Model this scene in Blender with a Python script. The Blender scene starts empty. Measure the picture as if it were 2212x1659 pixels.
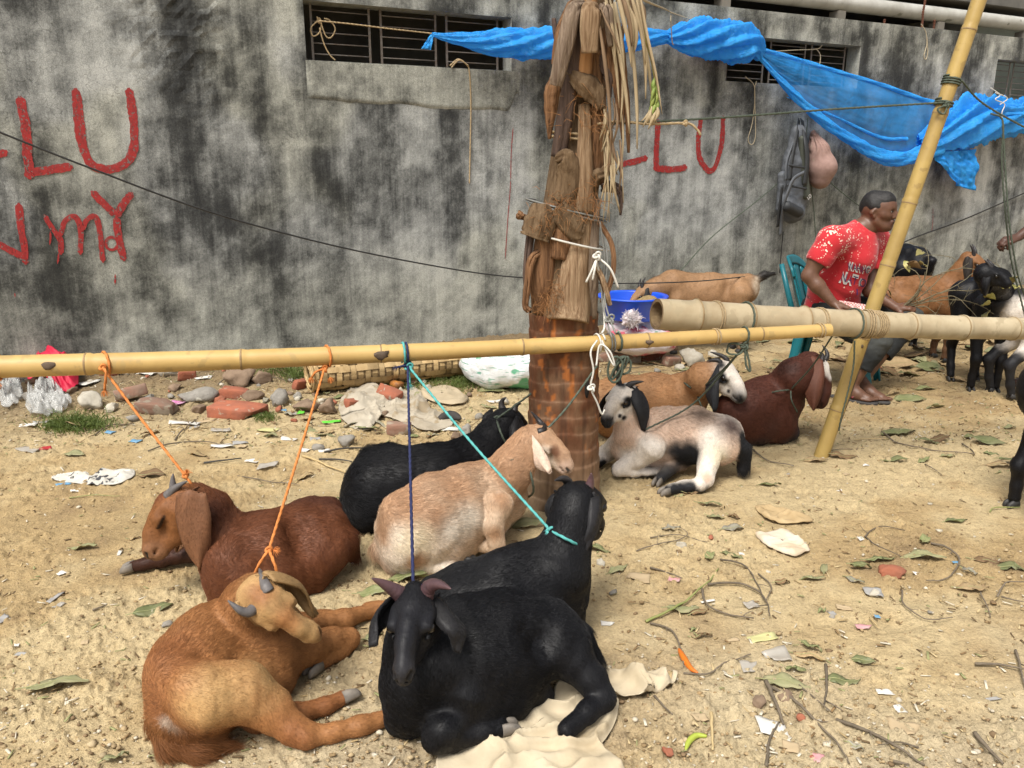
import bpy, bmesh, math, random
import numpy as np
from mathutils import Vector, Matrix
from mathutils.bvhtree import BVHTree
R = math.radians
rng = np.random.default_rng(7)
random.seed(7)
sc = bpy.context.scene
COL = sc.collection

# ------------------------------------------------------------------ camera, sky, sun, exposure
W0, H0, FPX = 2212.0, 1659.0, 1736.0
CAMH, PITCH = 1.4, math.atan((1659 / 2 - 360) / 1736.0)
cd = bpy.data.cameras.new('camera')
cam = bpy.data.objects.new('camera', cd)
COL.objects.link(cam)
cam.location = (0, 0, CAMH)
cam.rotation_euler = (math.pi / 2 - PITCH, 0, 0)
cd.sensor_width = 36.0
cd.lens = 36.0 * FPX / W0
cd.clip_start, cd.clip_end = 0.05, 2000
sc.camera = cam

SUN_EL, SUN_AZ = R(58), R(208)          # azimuth clockwise from +Y: behind the camera, a little to its left
world = bpy.data.worlds.new('World')
sc.world = world
world.use_nodes = True
wn, wl = world.node_tree.nodes, world.node_tree.links
wn.clear()
sky = wn.new('ShaderNodeTexSky')
sky.sky_type = 'NISHITA'
sky.sun_disc = False
sky.sun_elevation = SUN_EL
sky.sun_rotation = SUN_AZ
sky.air_density, sky.dust_density, sky.ozone_density = 1.0, 4.0, 1.0
hs = wn.new('ShaderNodeHueSaturation')
hs.inputs['Saturation'].default_value = 0.22      # thin high overcast: nearly white
bg = wn.new('ShaderNodeBackground')
bg.inputs['Strength'].default_value = 0.11
wo = wn.new('ShaderNodeOutputWorld')
wl.new(sky.outputs[0], hs.inputs['Color'])
wl.new(hs.outputs[0], bg.inputs['Color'])
wl.new(bg.outputs[0], wo.inputs['Surface'])
sd = bpy.data.lights.new('sun', 'SUN')
sd.energy, sd.angle, sd.color = 2.6, R(24), (1.0, 0.95, 0.87)
sun = bpy.data.objects.new('sun', sd)
COL.objects.link(sun)
sun.location = (0, 0, 10)
sdir = Vector((math.sin(SUN_AZ) * math.cos(SUN_EL), math.cos(SUN_AZ) * math.cos(SUN_EL), math.sin(SUN_EL)))
sun.rotation_euler = sdir.to_track_quat('Z', 'Y').to_euler()
sc.view_settings.view_transform = 'Standard'
sc.view_settings.look = 'None'
sc.view_settings.gamma = 1.0
sc.view_settings.exposure = 0.70
sc.render.engine = 'CYCLES'
sc.cycles.max_bounces = 6
sc.cycles.transparent_max_bounces = 12
sc.cycles.caustics_reflective = False
sc.cycles.caustics_refractive = False
try:
    sc.cycles.use_denoising = True
except Exception:
    pass

# ------------------------------------------------------------------ from photograph positions to places in the yard
_cp, _sp = math.cos(PITCH), math.sin(PITCH)
def ray(px, py):
    x, y = (px - W0 / 2) / FPX, (H0 / 2 - py) / FPX
    return np.array([x, _cp + y * _sp, -_sp + y * _cp])
O3 = np.array([0, 0, CAMH])
def G(px, py, z=0.0):                    # point on the level plane z
    d = ray(px, py)
    return O3 + d * ((z - CAMH) / d[2])
def Q(px, py, Y):                        # point at distance Y in front
    d = ray(px, py)
    return O3 + d * (Y / d[1])
def SC(p):                               # metres per photograph unit at p
    v = np.asarray(p, float) - O3
    return (v[1] * _cp - v[2] * _sp) / FPX

# ------------------------------------------------------------------ noise
def _hash(ix, iy, iz, seed):
    h = (ix.astype(np.int64) * 374761393 + iy.astype(np.int64) * 668265263 + iz.astype(np.int64) * 2147483647 + seed * 974634777) & 0xffffffff
    h = ((h ^ (h >> 13)) * 1274126177) & 0xffffffff
    h = ((h ^ (h >> 16)) * 2246822519) & 0xffffffff
    return ((h ^ (h >> 15)) & 0xffffff) / float(0xffffff)
def vnoise(p, seed=0):
    p = np.asarray(p, float)
    if p.shape[-1] == 2:
        i = np.floor(p); f = p - i; u = f * f * (3 - 2 * f)
        z = np.zeros(p.shape[:-1])
        a = [[_hash(i[..., 0] + dx, i[..., 1] + dy, z, seed) for dy in (0, 1)] for dx in (0, 1)]
        return (a[0][0] * (1 - u[..., 0]) + a[1][0] * u[..., 0]) * (1 - u[..., 1]) + (a[0][1] * (1 - u[..., 0]) + a[1][1] * u[..., 0]) * u[..., 1]
    i = np.floor(p); f = p - i; u = f * f * (3 - 2 * f)
    r = 0
    for dx in (0, 1):
        wx = u[..., 0] if dx else 1 - u[..., 0]
        for dy in (0, 1):
            wy = u[..., 1] if dy else 1 - u[..., 1]
            for dz in (0, 1):
                wz = u[..., 2] if dz else 1 - u[..., 2]
                r = r + wx * wy * wz * _hash(i[..., 0] + dx, i[..., 1] + dy, i[..., 2] + dz, seed)
    return r
def fbm(p, octaves=4, seed=0, gain=0.5):
    p = np.asarray(p, float); r = 0; a = 1.0; t = 0
    for o in range(octaves):
        r = r + a * vnoise(p * (2 ** o), seed + o * 17); t += a; a *= gain
    return r / t
def sstep(a, b, x):
    t = np.clip((np.asarray(x, float) - a) / (b - a), 0, 1)
    return t * t * (3 - 2 * t)

# ------------------------------------------------------------------ materials
MATS = {}
def nodes_of(name):
    m = bpy.data.materials.new(name); m.use_nodes = True
    nt = m.node_tree; nt.nodes.clear()
    out = nt.nodes.new('ShaderNodeOutputMaterial')
    b = nt.nodes.new('ShaderNodeBsdfPrincipled')
    nt.links.new(b.outputs[0], out.inputs['Surface'])
    return m, nt, b, out
def N(nt, kind, **kw):
    n = nt.nodes.new(kind)
    for k, v in kw.items():
        if k.startswith('i_'):
            n.inputs[k[2:].replace('_', ' ')].default_value = v
        else:
            setattr(n, k, v)
    return n
def ramp(nt, src, stops):
    r = nt.nodes.new('ShaderNodeValToRGB')
    e = r.color_ramp.elements
    while len(e) < len(stops): e.new(0.5)
    for k, (p, c) in enumerate(stops):
        e[k].position = p
        e[k].color = (c, c, c, 1) if not hasattr(c, '__len__') else (*c[:3], 1)
    nt.links.new(src, r.inputs[0])
    return r.outputs[0]
def mix(nt, a, b, fac, mode='MIX'):
    m = nt.nodes.new('ShaderNodeMix'); m.data_type = 'RGBA'; m.blend_type = mode
    for sock, v in ((m.inputs[6], a), (m.inputs[7], b), (m.inputs[0], fac)):
        if hasattr(v, 'links') or hasattr(v, 'is_output'): nt.links.new(v, sock)
        elif hasattr(v, '__len__'): sock.default_value = (*v[:3], 1)
        else: sock.default_value = v
    return m.outputs[2]
def coords(nt, scale=(1, 1, 1), kind='Object'):
    tc = nt.nodes.new('ShaderNodeTexCoord'); mp = nt.nodes.new('ShaderNodeMapping')
    mp.inputs['Scale'].default_value = scale
    nt.links.new(tc.outputs[kind], mp.inputs['Vector'])
    return mp.outputs[0]
def noise(nt, vec, scale, detail=4, rough=0.55, dist=0.0):
    n = nt.nodes.new('ShaderNodeTexNoise')
    n.inputs['Scale'].default_value = scale; n.inputs['Detail'].default_value = detail
    n.inputs['Roughness'].default_value = rough; n.inputs['Distortion'].default_value = dist
    if vec is not None: nt.links.new(vec, n.inputs['Vector'])
    return n.outputs['Fac']
def bump(nt, b, h, strength=0.3, dist=0.01, prev=None):
    n = nt.nodes.new('ShaderNodeBump')
    n.inputs['Strength'].default_value = strength; n.inputs['Distance'].default_value = dist
    nt.links.new(h, n.inputs['Height'])
    if prev is not None: nt.links.new(prev, n.inputs['Normal'])
    nt.links.new(n.outputs[0], b.inputs['Normal'])
    return n.outputs[0]
def mat(name, c1, c2=None, scale=8, rough=0.7, bscale=None, bstr=0.3, bdist=0.004, stretch=(1, 1, 1), sheen=0, spec=0.4, trans=0, alpha=1, spots=None, vary=0.0, attr=None):
    if name in MATS: return MATS[name]
    m, nt, b, out = nodes_of(name)
    v = coords(nt, stretch)
    c2 = c2 or tuple(x * 0.7 for x in c1)
    f = ramp(nt, noise(nt, v, scale, 5, 0.6), [(0.3, 0.0), (0.7, 1.0)])
    col = mix(nt, c1, c2, f)
    if attr:
        a = N(nt, 'ShaderNodeAttribute', attribute_name=attr)
        col = mix(nt, a.outputs['Color'], col, 1.0, 'MULTIPLY')
    if spots:
        sp = ramp(nt, noise(nt, v, spots[0], 3, 0.5), [(spots[2], 0.0), (spots[2] + 0.04, 1.0)])
        col = mix(nt, col, spots[1], sp)
    if vary:
        oi = N(nt, 'ShaderNodeObjectInfo')
        hv = N(nt, 'ShaderNodeHueSaturation')
        mr = N(nt, 'ShaderNodeMapRange'); mr.inputs[3].default_value = 1 - vary; mr.inputs[4].default_value = 1 + vary
        nt.links.new(oi.outputs['Random'], mr.inputs[0]); nt.links.new(mr.outputs[0], hv.inputs['Value'])
        nt.links.new(col, hv.inputs['Color']); col = hv.outputs[0]
    nt.links.new(col, b.inputs['Base Color'])
    b.inputs['Roughness'].default_value = rough
    b.inputs['Specular IOR Level'].default_value = spec
    if sheen: b.inputs['Sheen Weight'].default_value = sheen
    if bscale: bump(nt, b, noise(nt, v, bscale, 5, 0.6), bstr, bdist)
    if trans:
        tr = N(nt, 'ShaderNodeBsdfTranslucent'); nt.links.new(col, tr.inputs['Color'])
        ms = N(nt, 'ShaderNodeMixShader'); ms.inputs[0].default_value = trans
        nt.links.new(b.outputs[0], ms.inputs[1]); nt.links.new(tr.outputs[0], ms.inputs[2]); nt.links.new(ms.outputs[0], out.inputs['Surface'])
    b.inputs['Alpha'].default_value = alpha
    MATS[name] = m
    return m

# ------------------------------------------------------------------ objects
def mesh_of(name, v, f, mt=None, smooth=True, cols=None):
    me = bpy.data.meshes.new(name)
    v = np.asarray(v, np.float32)
    if isinstance(f, np.ndarray) and f.ndim == 2:
        n = f.shape[1]
        me.vertices.add(len(v)); me.vertices.foreach_set('co', v.ravel())
        me.loops.add(f.size); me.loops.foreach_set('vertex_index', f.astype(np.int32).ravel())
        me.polygons.add(len(f))
        me.polygons.foreach_set('loop_start', np.arange(0, f.size, n, dtype=np.int32))
        me.polygons.foreach_set('loop_total', np.full(len(f), n, np.int32))
        me.update(calc_edges=True); me.validate()
    else:
        me.from_pydata([tuple(map(float, p)) for p in v], [], [tuple(int(i) for i in q) for q in f])
        me.update()
    if smooth: me.polygons.foreach_set('use_smooth', np.ones(len(me.polygons), bool))
    if cols is not None:
        a = me.color_attributes.new('Col', 'FLOAT_COLOR', 'POINT')
        c = np.ones((len(v), 4), np.float32); c[:, :3] = cols
        a.data.foreach_set('color', c.ravel())
    if mt is not None: me.materials.append(mt)
    return me
def tag(o, label=None, cat=None, group=None, kind=None):
    if label: o['label'] = label
    if cat: o['category'] = cat
    if group: o['group'] = group
    if kind: o['kind'] = kind
    return o
def thing(name, label, cat, base, group=None):
    o = bpy.data.objects.new(name, None)
    o.empty_display_size = 0.05
    COL.objects.link(o)
    o.location = tuple(float(x) for x in base)
    o['_b'] = [float(x) for x in base]
    return tag(o, label, cat, group)
def part(name, v, f, mt, parent, smooth=True, cols=None):     # v in yard coordinates
    b = np.array(parent['_b'])
    o = bpy.data.objects.new(name, mesh_of(name, np.asarray(v, float) - b, f, mt, smooth, cols))
    COL.objects.link(o); o.parent = parent
    if parent.parent is None or True: o['_b'] = list(parent['_b'])
    return o
def solo(name, v, f, mt, label, cat, group=None, kind=None, smooth=True, cols=None, base=None):
    v = np.asarray(v, float)
    if base is None:
        base = np.array([(v[:, 0].min() + v[:, 0].max()) / 2, (v[:, 1].min() + v[:, 1].max()) / 2, v[:, 2].min()])
    o = bpy.data.objects.new(name, mesh_of(name, v - base, f, mt, smooth, cols))
    COL.objects.link(o); o.location = tuple(float(x) for x in base); o['_b'] = [float(x) for x in base]
    return tag(o, label, cat, group, kind)

# ------------------------------------------------------------------ shapes
def join(items):
    vs, fs, n = [], [], 0
    for v, f in items:
        vs.append(np.asarray(v, float)); fs += [tuple(i + n for i in q) for q in f]; n += len(v)
    return np.vstack(vs), fs
def catmull(pts, per=8):
    P = np.asarray(pts, float)
    if len(P) < 3:
        t = np.linspace(0, 1, per + 1)[:, None]; return P[0] * (1 - t) + P[-1] * t
    E = np.vstack([2 * P[0] - P[1], P, 2 * P[-1] - P[-2]]); out = []
    for i in range(1, len(E) - 2):
        p0, p1, p2, p3 = E[i - 1:i + 3]
        for t in np.arange(per) / per:
            out.append(0.5 * (2 * p1 + (p2 - p0) * t + (2 * p0 - 5 * p1 + 4 * p2 - p3) * t * t + (3 * p1 - p0 - 3 * p2 + p3) * t ** 3))
    out.append(P[-1]); return np.array(out)
def frames(P):
    P = np.asarray(P, float)
    T = np.gradient(P, axis=0); T /= np.linalg.norm(T, axis=1)[:, None] + 1e-12
    a = np.array([0, 0, 1.0]) if abs(T[0][2]) < 0.9 else np.array([1.0, 0, 0])
    n = np.cross(T[0], a); n /= np.linalg.norm(n); Ns = [n]
    for i in range(1, len(P)):
        n = Ns[-1] - T[i] * (Ns[-1] @ T[i]); n /= np.linalg.norm(n) + 1e-12; Ns.append(n)
    Ns = np.array(Ns); return T, Ns, np.cross(T, Ns)
def tube(P, r, n=10, caps=True, lobes=0, pitch=0.02, lobe=0.2):
    P = np.asarray(P, float); m = len(P)
    r = np.full(m, r, float) if np.isscalar(r) else np.asarray(r, float)
    T, A, B = frames(P)
    th = np.arange(n) / n * 2 * math.pi
    rr = r[:, None] * np.ones((m, n))
    if lobes:
        s = np.concatenate([[0], np.cumsum(np.linalg.norm(np.diff(P, axis=0), axis=1))])
        rr = rr * (1 + lobe * np.cos(lobes * (th[None] - (s / pitch * 2 * math.pi / lobes)[:, None])))
    V = P[:, None] + rr[..., None] * (np.cos(th)[None, :, None] * A[:, None] + np.sin(th)[None, :, None] * B[:, None])
    V = V.reshape(-1, 3)
    F = [(i * n + j, i * n + (j + 1) % n, (i + 1) * n + (j + 1) % n, (i + 1) * n + j) for i in range(m - 1) for j in range(n)]
    if caps:
        F.append(tuple(range(n - 1, -1, -1))); F.append(tuple((m - 1) * n + j for j in range(n)))
    return V, F
def resample(P, step):
    P = np.asarray(P, float)
    s = np.concatenate([[0], np.cumsum(np.linalg.norm(np.diff(P, axis=0), axis=1))])
    n = max(2, int(s[-1] / step) + 1); t = np.linspace(0, s[-1], n)
    return np.stack([np.interp(t, s, P[:, k]) for k in range(3)], 1)
def rope_tube(pts, r, step=None, pitch=None, per=10, n=9):
    P = resample(catmull(pts, per), step or r * 1.3)
    return tube(P, r, n, True, 3, pitch or r * 7, 0.22)
def box(c, s, rot=None, jit=0.0, seed=0):
    v = np.array([[x, y, z] for x in (-.5, .5) for y in (-.5, .5) for z in (-.5, .5)]) * np.asarray(s, float)
    if jit: v += np.random.default_rng(seed).uniform(-jit, jit, v.shape)
    if rot is not None: v = v @ np.asarray(rot).T
    return v + np.asarray(c, float), [(0, 1, 3, 2), (4, 6, 7, 5), (0, 4, 5, 1), (2, 3, 7, 6), (0, 2, 6, 4), (1, 5, 7, 3)]
def rotz(a):
    c, s = math.cos(a), math.sin(a); return np.array([[c, -s, 0], [s, c, 0], [0, 0, 1.0]])
def euler(a, b, c):
    return np.array(Matrix.Rotation(c, 3, 'Z') @ Matrix.Rotation(b, 3, 'Y') @ Matrix.Rotation(a, 3, 'X'))
_ico = {}
def ico(sub):
    if sub not in _ico:
        bm = bmesh.new(); bmesh.ops.create_icosphere(bm, subdivisions=sub, radius=1)
        bm.verts.ensure_lookup_table()
        _ico[sub] = (np.array([v.co[:] for v in bm.verts]), [tuple(q.index for q in f.verts) for f in bm.faces]); bm.free()
    return _ico[sub]
def rock(c, s, seed, sub=2, rough=0.35, rot=None):
    v, f = ico(sub); v = v.copy(); r_ = np.random.default_rng(seed)
    for _ in range(7):                                    # flatten a few sides so that it has facets
        d = r_.normal(size=3); d /= np.linalg.norm(d); k = r_.uniform(0.45, 0.85)
        h = v @ d; v -= np.clip(h - k, 0, None)[:, None] * d
    v *= (1 + rough * (fbm(v * 1.7 + seed * 3.1, 3, seed) - 0.5))[:, None]
    v = v * np.asarray(s, float)
    v = v @ (euler(*r_.uniform(-.4, .4, 2), r_.uniform(0, 6.3)) if rot is None else rot).T
    return v + np.asarray(c, float), f
def sheet(fn, nu, nv):                                    # a surface patch fn(u, v) with u, v in 0..1
    U, Vv = np.meshgrid(np.linspace(0, 1, nu), np.linspace(0, 1, nv), indexing='ij')
    P = fn(U, Vv).reshape(-1, 3)
    F = [(i * nv + j, (i + 1) * nv + j, (i + 1) * nv + j + 1, i * nv + j + 1) for i in range(nu - 1) for j in range(nv - 1)]
    return P, F
def thicken(v, f, t):                                     # give a sheet a second side and a rim
    v = np.asarray(v, float); nrm = np.zeros_like(v)
    for q in f:
        q = list(q)
        nn = np.cross(v[q[1]] - v[q[0]], v[q[2]] - v[q[0]])
        for i in q: nrm[i] += nn
    nrm /= np.linalg.norm(nrm, axis=1)[:, None] + 1e-12
    n = len(v); V = np.vstack([v + nrm * t / 2, v - nrm * t / 2])
    F = [tuple(q) for q in f] + [tuple(i + n for i in reversed(q)) for q in f]
    cnt = {}
    for q in f:
        for a, b in zip(q, q[1:] + q[:1]): cnt[(a, b)] = 1
    for (a, b) in cnt:
        if (b, a) not in cnt: F.append((b, a, a + n, b + n))
    return V, F
# ------------------------------------------------------------------ bodies: blended limbs turned into one continuous surface
def surface_nets(D, o, h):
    s = D < 0
    c = np.zeros(tuple(n - 1 for n in D.shape), np.int8)
    offs = [(i, j, k) for i in (0, 1) for j in (0, 1) for k in (0, 1)]
    nx, ny, nz = c.shape
    for i, j, k in offs: c += s[i:i + nx, j:j + ny, k:k + nz]
    act = (c > 0) & (c < 8)
    idx = np.full(c.shape, -1, np.int64); ai = np.argwhere(act); idx[act] = np.arange(len(ai))
    acc = np.zeros((len(ai), 3)); cnt = np.zeros(len(ai))
    for a in offs:
        for ax in range(3):
            if a[ax]: continue
            b = list(a); b[ax] = 1
            d0 = D[ai[:, 0] + a[0], ai[:, 1] + a[1], ai[:, 2] + a[2]]; d1 = D[ai[:, 0] + b[0], ai[:, 1] + b[1], ai[:, 2] + b[2]]
            x = (d0 < 0) != (d1 < 0); t = np.where(x, d0 / np.where(x, d0 - d1, 1), 0)
            p = np.tile(np.array(a, float), (len(ai), 1)); p[:, ax] += t
            acc[x] += p[x]; cnt[x] += 1
    V = o + (ai + acc / cnt[:, None]) * h
    F = []
    for ax in range(3):
        sl0 = [slice(1, -1)] * 3; sl1 = [slice(1, -1)] * 3
        sl0[ax] = slice(0, -1); sl1[ax] = slice(1, None)
        s0, s1 = s[tuple(sl0)], s[tuple(sl1)]
        e = np.argwhere(s0 != s1)
        if not len(e): continue
        flip = s0[e[:, 0], e[:, 1], e[:, 2]]
        base = e.copy()
        for k in range(3):
            if k != ax: base[:, k] += 1
        u, w = (ax + 1) % 3, (ax + 2) % 3
        q = []
        for du, dw in ((-1, -1), (0, -1), (0, 0), (-1, 0)):
            g = base.copy(); g[:, u] += du; g[:, w] += dw
            q.append(idx[g[:, 0], g[:, 1], g[:, 2]])
        q = np.stack(q, 1); q[~flip] = q[~flip][:, ::-1]
        F.append(q)
    return V, np.vstack(F)
def vert_normals(V, F):
    n = np.cross(V[F[:, 2]] - V[F[:, 0]], V[F[:, 3]] - V[F[:, 1]]); out = np.zeros_like(V)
    for k in range(4): np.add.at(out, F[:, k], n)
    return out / (np.linalg.norm(out, axis=1)[:, None] + 1e-12), np.linalg.norm(n, axis=1) / 2
class Body:
    def __init__(self): self.p = []; self.paint = []
    def add(self, a, b, ra, rb, col=None, k=0.03, fur=1.0, sub=False, flow=None, sq=None, tint=True):
        a, b = np.asarray(a, float), np.asarray(b, float)
        self.p.append(dict(a=a, b=b, ra=ra, rb=rb, col=None if col is None else np.array(col, float), k=k, fur=fur, sub=sub, flow=(b - a) if flow is None else np.asarray(flow, float), sq=sq, tint=tint))
    def chain(self, pts, col=None, k=0.03, fur=1.0, **kw):      # pts: (point, radius)
        for (a, ra), (b, rb) in zip(pts[:-1], pts[1:]): self.add(a, b, ra, rb, col, k, fur, **kw)
    def spot(self, c, r, col, soft=0.4, squash=None): self.paint.append((np.asarray(c, float), r, np.array(col, float), soft, squash))
    def line(self, a, b, r, col): self.paint.append((np.asarray(a, float), r, np.array(col, float), (np.asarray(b, float),), None))
    @staticmethod
    def dist(p, X):
        a, b = p['a'], p['b']; ba = b - a; L = ba @ ba
        if p['sq'] is not None:
            n, s = p['sq']; c = (a + b) / 2
            X = X + ((X - c) @ n)[..., None] * n * (1 / s - 1)
        v = X - a
        t = np.clip((v @ ba) / L, 0, 1) if L > 1e-12 else np.zeros(X.shape[:-1])
        return np.linalg.norm(v - t[..., None] * ba, axis=-1) - (p['ra'] + (p['rb'] - p['ra']) * t)
    def build(self, h, skin=0.0):
        lo = np.min([np.minimum(p['a'], p['b']) - max(p['ra'], p['rb']) for p in self.p], 0) - 4 * h
        hi = np.max([np.maximum(p['a'], p['b']) + max(p['ra'], p['rb']) for p in self.p], 0) + 4 * h
        n = np.ceil((hi - lo) / h).astype(int) + 1
        D = np.full(n, 1.0, np.float32)
        for p in self.p:
            pad = max(p['ra'], p['rb']) + p['k'] + 3 * h
            i0 = np.clip(((np.minimum(p['a'], p['b']) - pad - lo) / h).astype(int), 0, n - 1)
            i1 = np.clip(((np.maximum(p['a'], p['b']) + pad - lo) / h).astype(int) + 2, 1, n)
            g = np.stack(np.meshgrid(*[lo[k] + np.arange(i0[k], i1[k]) * h for k in range(3)], indexing='ij'), -1)
            d = self.dist(p, g).astype(np.float32); sl = tuple(slice(i0[k], i1[k]) for k in range(3))
            E = D[sl]; k = p['k']
            if p['sub']:
                hh = np.clip(k - np.abs(-d - E), 0, None) / k
                D[sl] = np.maximum(E, -d) + hh * hh * k / 4
            else:
                hh = np.clip(k - np.abs(d - E), 0, None) / k
                D[sl] = np.minimum(E, d) - hh * hh * k / 4
        V, F = surface_nets(D, lo, h)
        if skin:                                              # loose skin, ribs and muscle under the coat
            nv_, _ = vert_normals(V, F)
            V = V + nv_ * (skin * (fbm(V * 13 + 3, 2, 51) - .5) + .45 * skin * (fbm(V * np.array([42, 42, 16]), 2, 52) - .5))[:, None]
        W = 0; C = np.zeros((len(V), 3)); fl = np.zeros((len(V), 3)); fu = np.zeros(len(V)); Wc = 1e-9
        for p in self.p:
            if p['sub']: continue
            w = np.exp(-np.clip(self.dist(p, V), -0.05, 0.3) / 0.011)
            W = W + w; fl += w[:, None] * (p['flow'] / (np.linalg.norm(p['flow']) + 1e-9)); fu += w * p['fur']
            if p['col'] is not None: C += w[:, None] * p['col']; Wc = Wc + w
        C /= (Wc if np.ndim(Wc) else W)[:, None]; fu /= W
        jit = (fbm(V * 38, 3, 5) - 0.5)
        rel = V - O3; dep = rel[:, 1] * _cp - rel[:, 2] * _sp
        sx_, sy_ = W0 / 2 + FPX * rel[:, 0] / dep, H0 / 2 - FPX * (rel[:, 1] * _sp + rel[:, 2] * _cp) / dep
        for c, r, col, soft, sq in self.paint:
            if len(c) == 2:                                  # nearest skin point seen at that place
                dd = np.hypot(sx_ - c[0], sy_ - c[1]); c = V[np.argmin(dep + np.clip(dd - 8, 0, None) * 0.1)]
            if isinstance(soft, tuple):                     # a line from c to soft[0]
                ba = soft[0] - c; tt = np.clip(((V - c) @ ba) / (ba @ ba), 0, 1)
                m = (1 - sstep(.6, 1.1, np.linalg.norm(V - c - tt[:, None] * ba, axis=1) / r + jit * (.5 if r > .015 else 0)))[:, None]
                C = C * (1 - m) + col * m; continue
            v = V - c
            if sq is not None: v = v + (v @ sq[0])[:, None] * sq[0] * (1 / sq[1] - 1)
            d = np.linalg.norm(v, axis=1) / r + jit * 0.45
            m = (1 - sstep(1 - soft, 1 + soft * 0.3, d))[:, None]
            C = C * (1 - m) + col * m
        self.V, self.F, self.C, self.fl, self.fu = V, F, C, fl, fu
        return V, F
def fur(bd, parent, mt, count, length=0.012, rad=0.0005, lift=0.3, seed=1, name='fur', zmin=0.0):
    V, F, r_ = bd.V, bd.F, np.random.default_rng(seed)
    nv, ar = vert_normals(V, F)
    fi = r_.choice(len(F), count, p=ar / ar.sum())
    a, b = r_.random(count), r_.random(count)
    w = np.stack([(1 - a) * (1 - b), a * (1 - b), a * b, (1 - a) * b], 1)[..., None]
    def at(X): return (X[F[fi]] * (w if X.ndim == 2 else w[..., 0])).sum(1)
    P, nn, fl, C, fu_ = at(V), at(nv), at(bd.fl), at(bd.C), at(bd.fu)
    keep = (fu_ > 0.12) & (P[:, 2] > zmin)
    P, nn, fl, C, fu_ = P[keep], nn[keep], fl[keep], C[keep], fu_[keep]; n = len(P)
    nn /= np.linalg.norm(nn, axis=1)[:, None]
    fl = fl / (np.linalg.norm(fl, axis=1)[:, None] + 1e-9) + np.array([0, 0, -0.35])
    sw = np.stack([fbm(P * 9 + 3, 2, 31), fbm(P * 9 + 7, 2, 32), fbm(P * 9 + 11, 2, 33)], 1) - 0.5
    fl = fl + sw * 0.75 + r_.normal(0, 0.24, (n, 3))
    fl -= nn * (fl * nn).sum(1)[:, None]; fl /= np.linalg.norm(fl, axis=1)[:, None] + 1e-9
    L = (length * fu_ * r_.uniform(0.6, 1.25, n))[:, None]
    lf = (lift * r_.uniform(0.5, 1.4, n))[:, None]
    d0 = fl * np.cos(lf) + nn * np.sin(lf)
    pts = [P - nn * 0.001]
    pts.append(P + d0 * L * 0.35); pts.append(pts[-1] + (fl * 0.97 + nn * 0.12 * lf) * L * 0.35)
    pts.append(pts[-1] + (fl + np.array([0, 0, -0.15])) * L * 0.33)
    pos = np.stack(pts, 1).reshape(-1, 3) - np.array(parent['_b'])
    cu = bpy.data.hair_curves.new(name); cu.add_curves([4] * n)
    cu.attributes['position'].data.foreach_set('vector', pos.astype(np.float32).ravel())
    ra = cu.attributes.get('radius') or cu.attributes.new('radius', 'FLOAT', 'POINT')
    ra.data.foreach_set('value', np.tile(np.array([1, 0.9, 0.65, 0.12]) * rad, n).astype(np.float32))
    ca = cu.attributes.new('Col', 'FLOAT_COLOR', 'CURVE')
    cc = np.ones((n, 4), np.float32); cc[:, :3] = C * r_.uniform(0.62, 1.45, n)[:, None]
    ca.data.foreach_set('color', cc.ravel())
    cu.materials.append(mt)
    o = bpy.data.objects.new(name, cu); COL.objects.link(o); o.parent = parent
    return o
# ------------------------------------------------------------------ wall frame: s along the wall, z up, off towards the yard
WA = np.array([-2.18, 5.59, 0.0]); WANG = R(25.7)
WT = np.array([math.cos(WANG), math.sin(WANG), 0]); WN = np.array([math.sin(WANG), -math.cos(WANG), 0])
def WP(px, py, off=0.0):
    d = ray(px, py); P = WA + WN * off
    return O3 + d * (((P - O3) @ WN) / (d @ WN))
def WS(px, py, off=0.0):
    p = WP(px, py, off); return (p - WA) @ WT, p[2]
def W3(s, z, off=0.0):
    return WA + WT * s + WN * off + np.array([0, 0, z])
WTOP = 2.73

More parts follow.
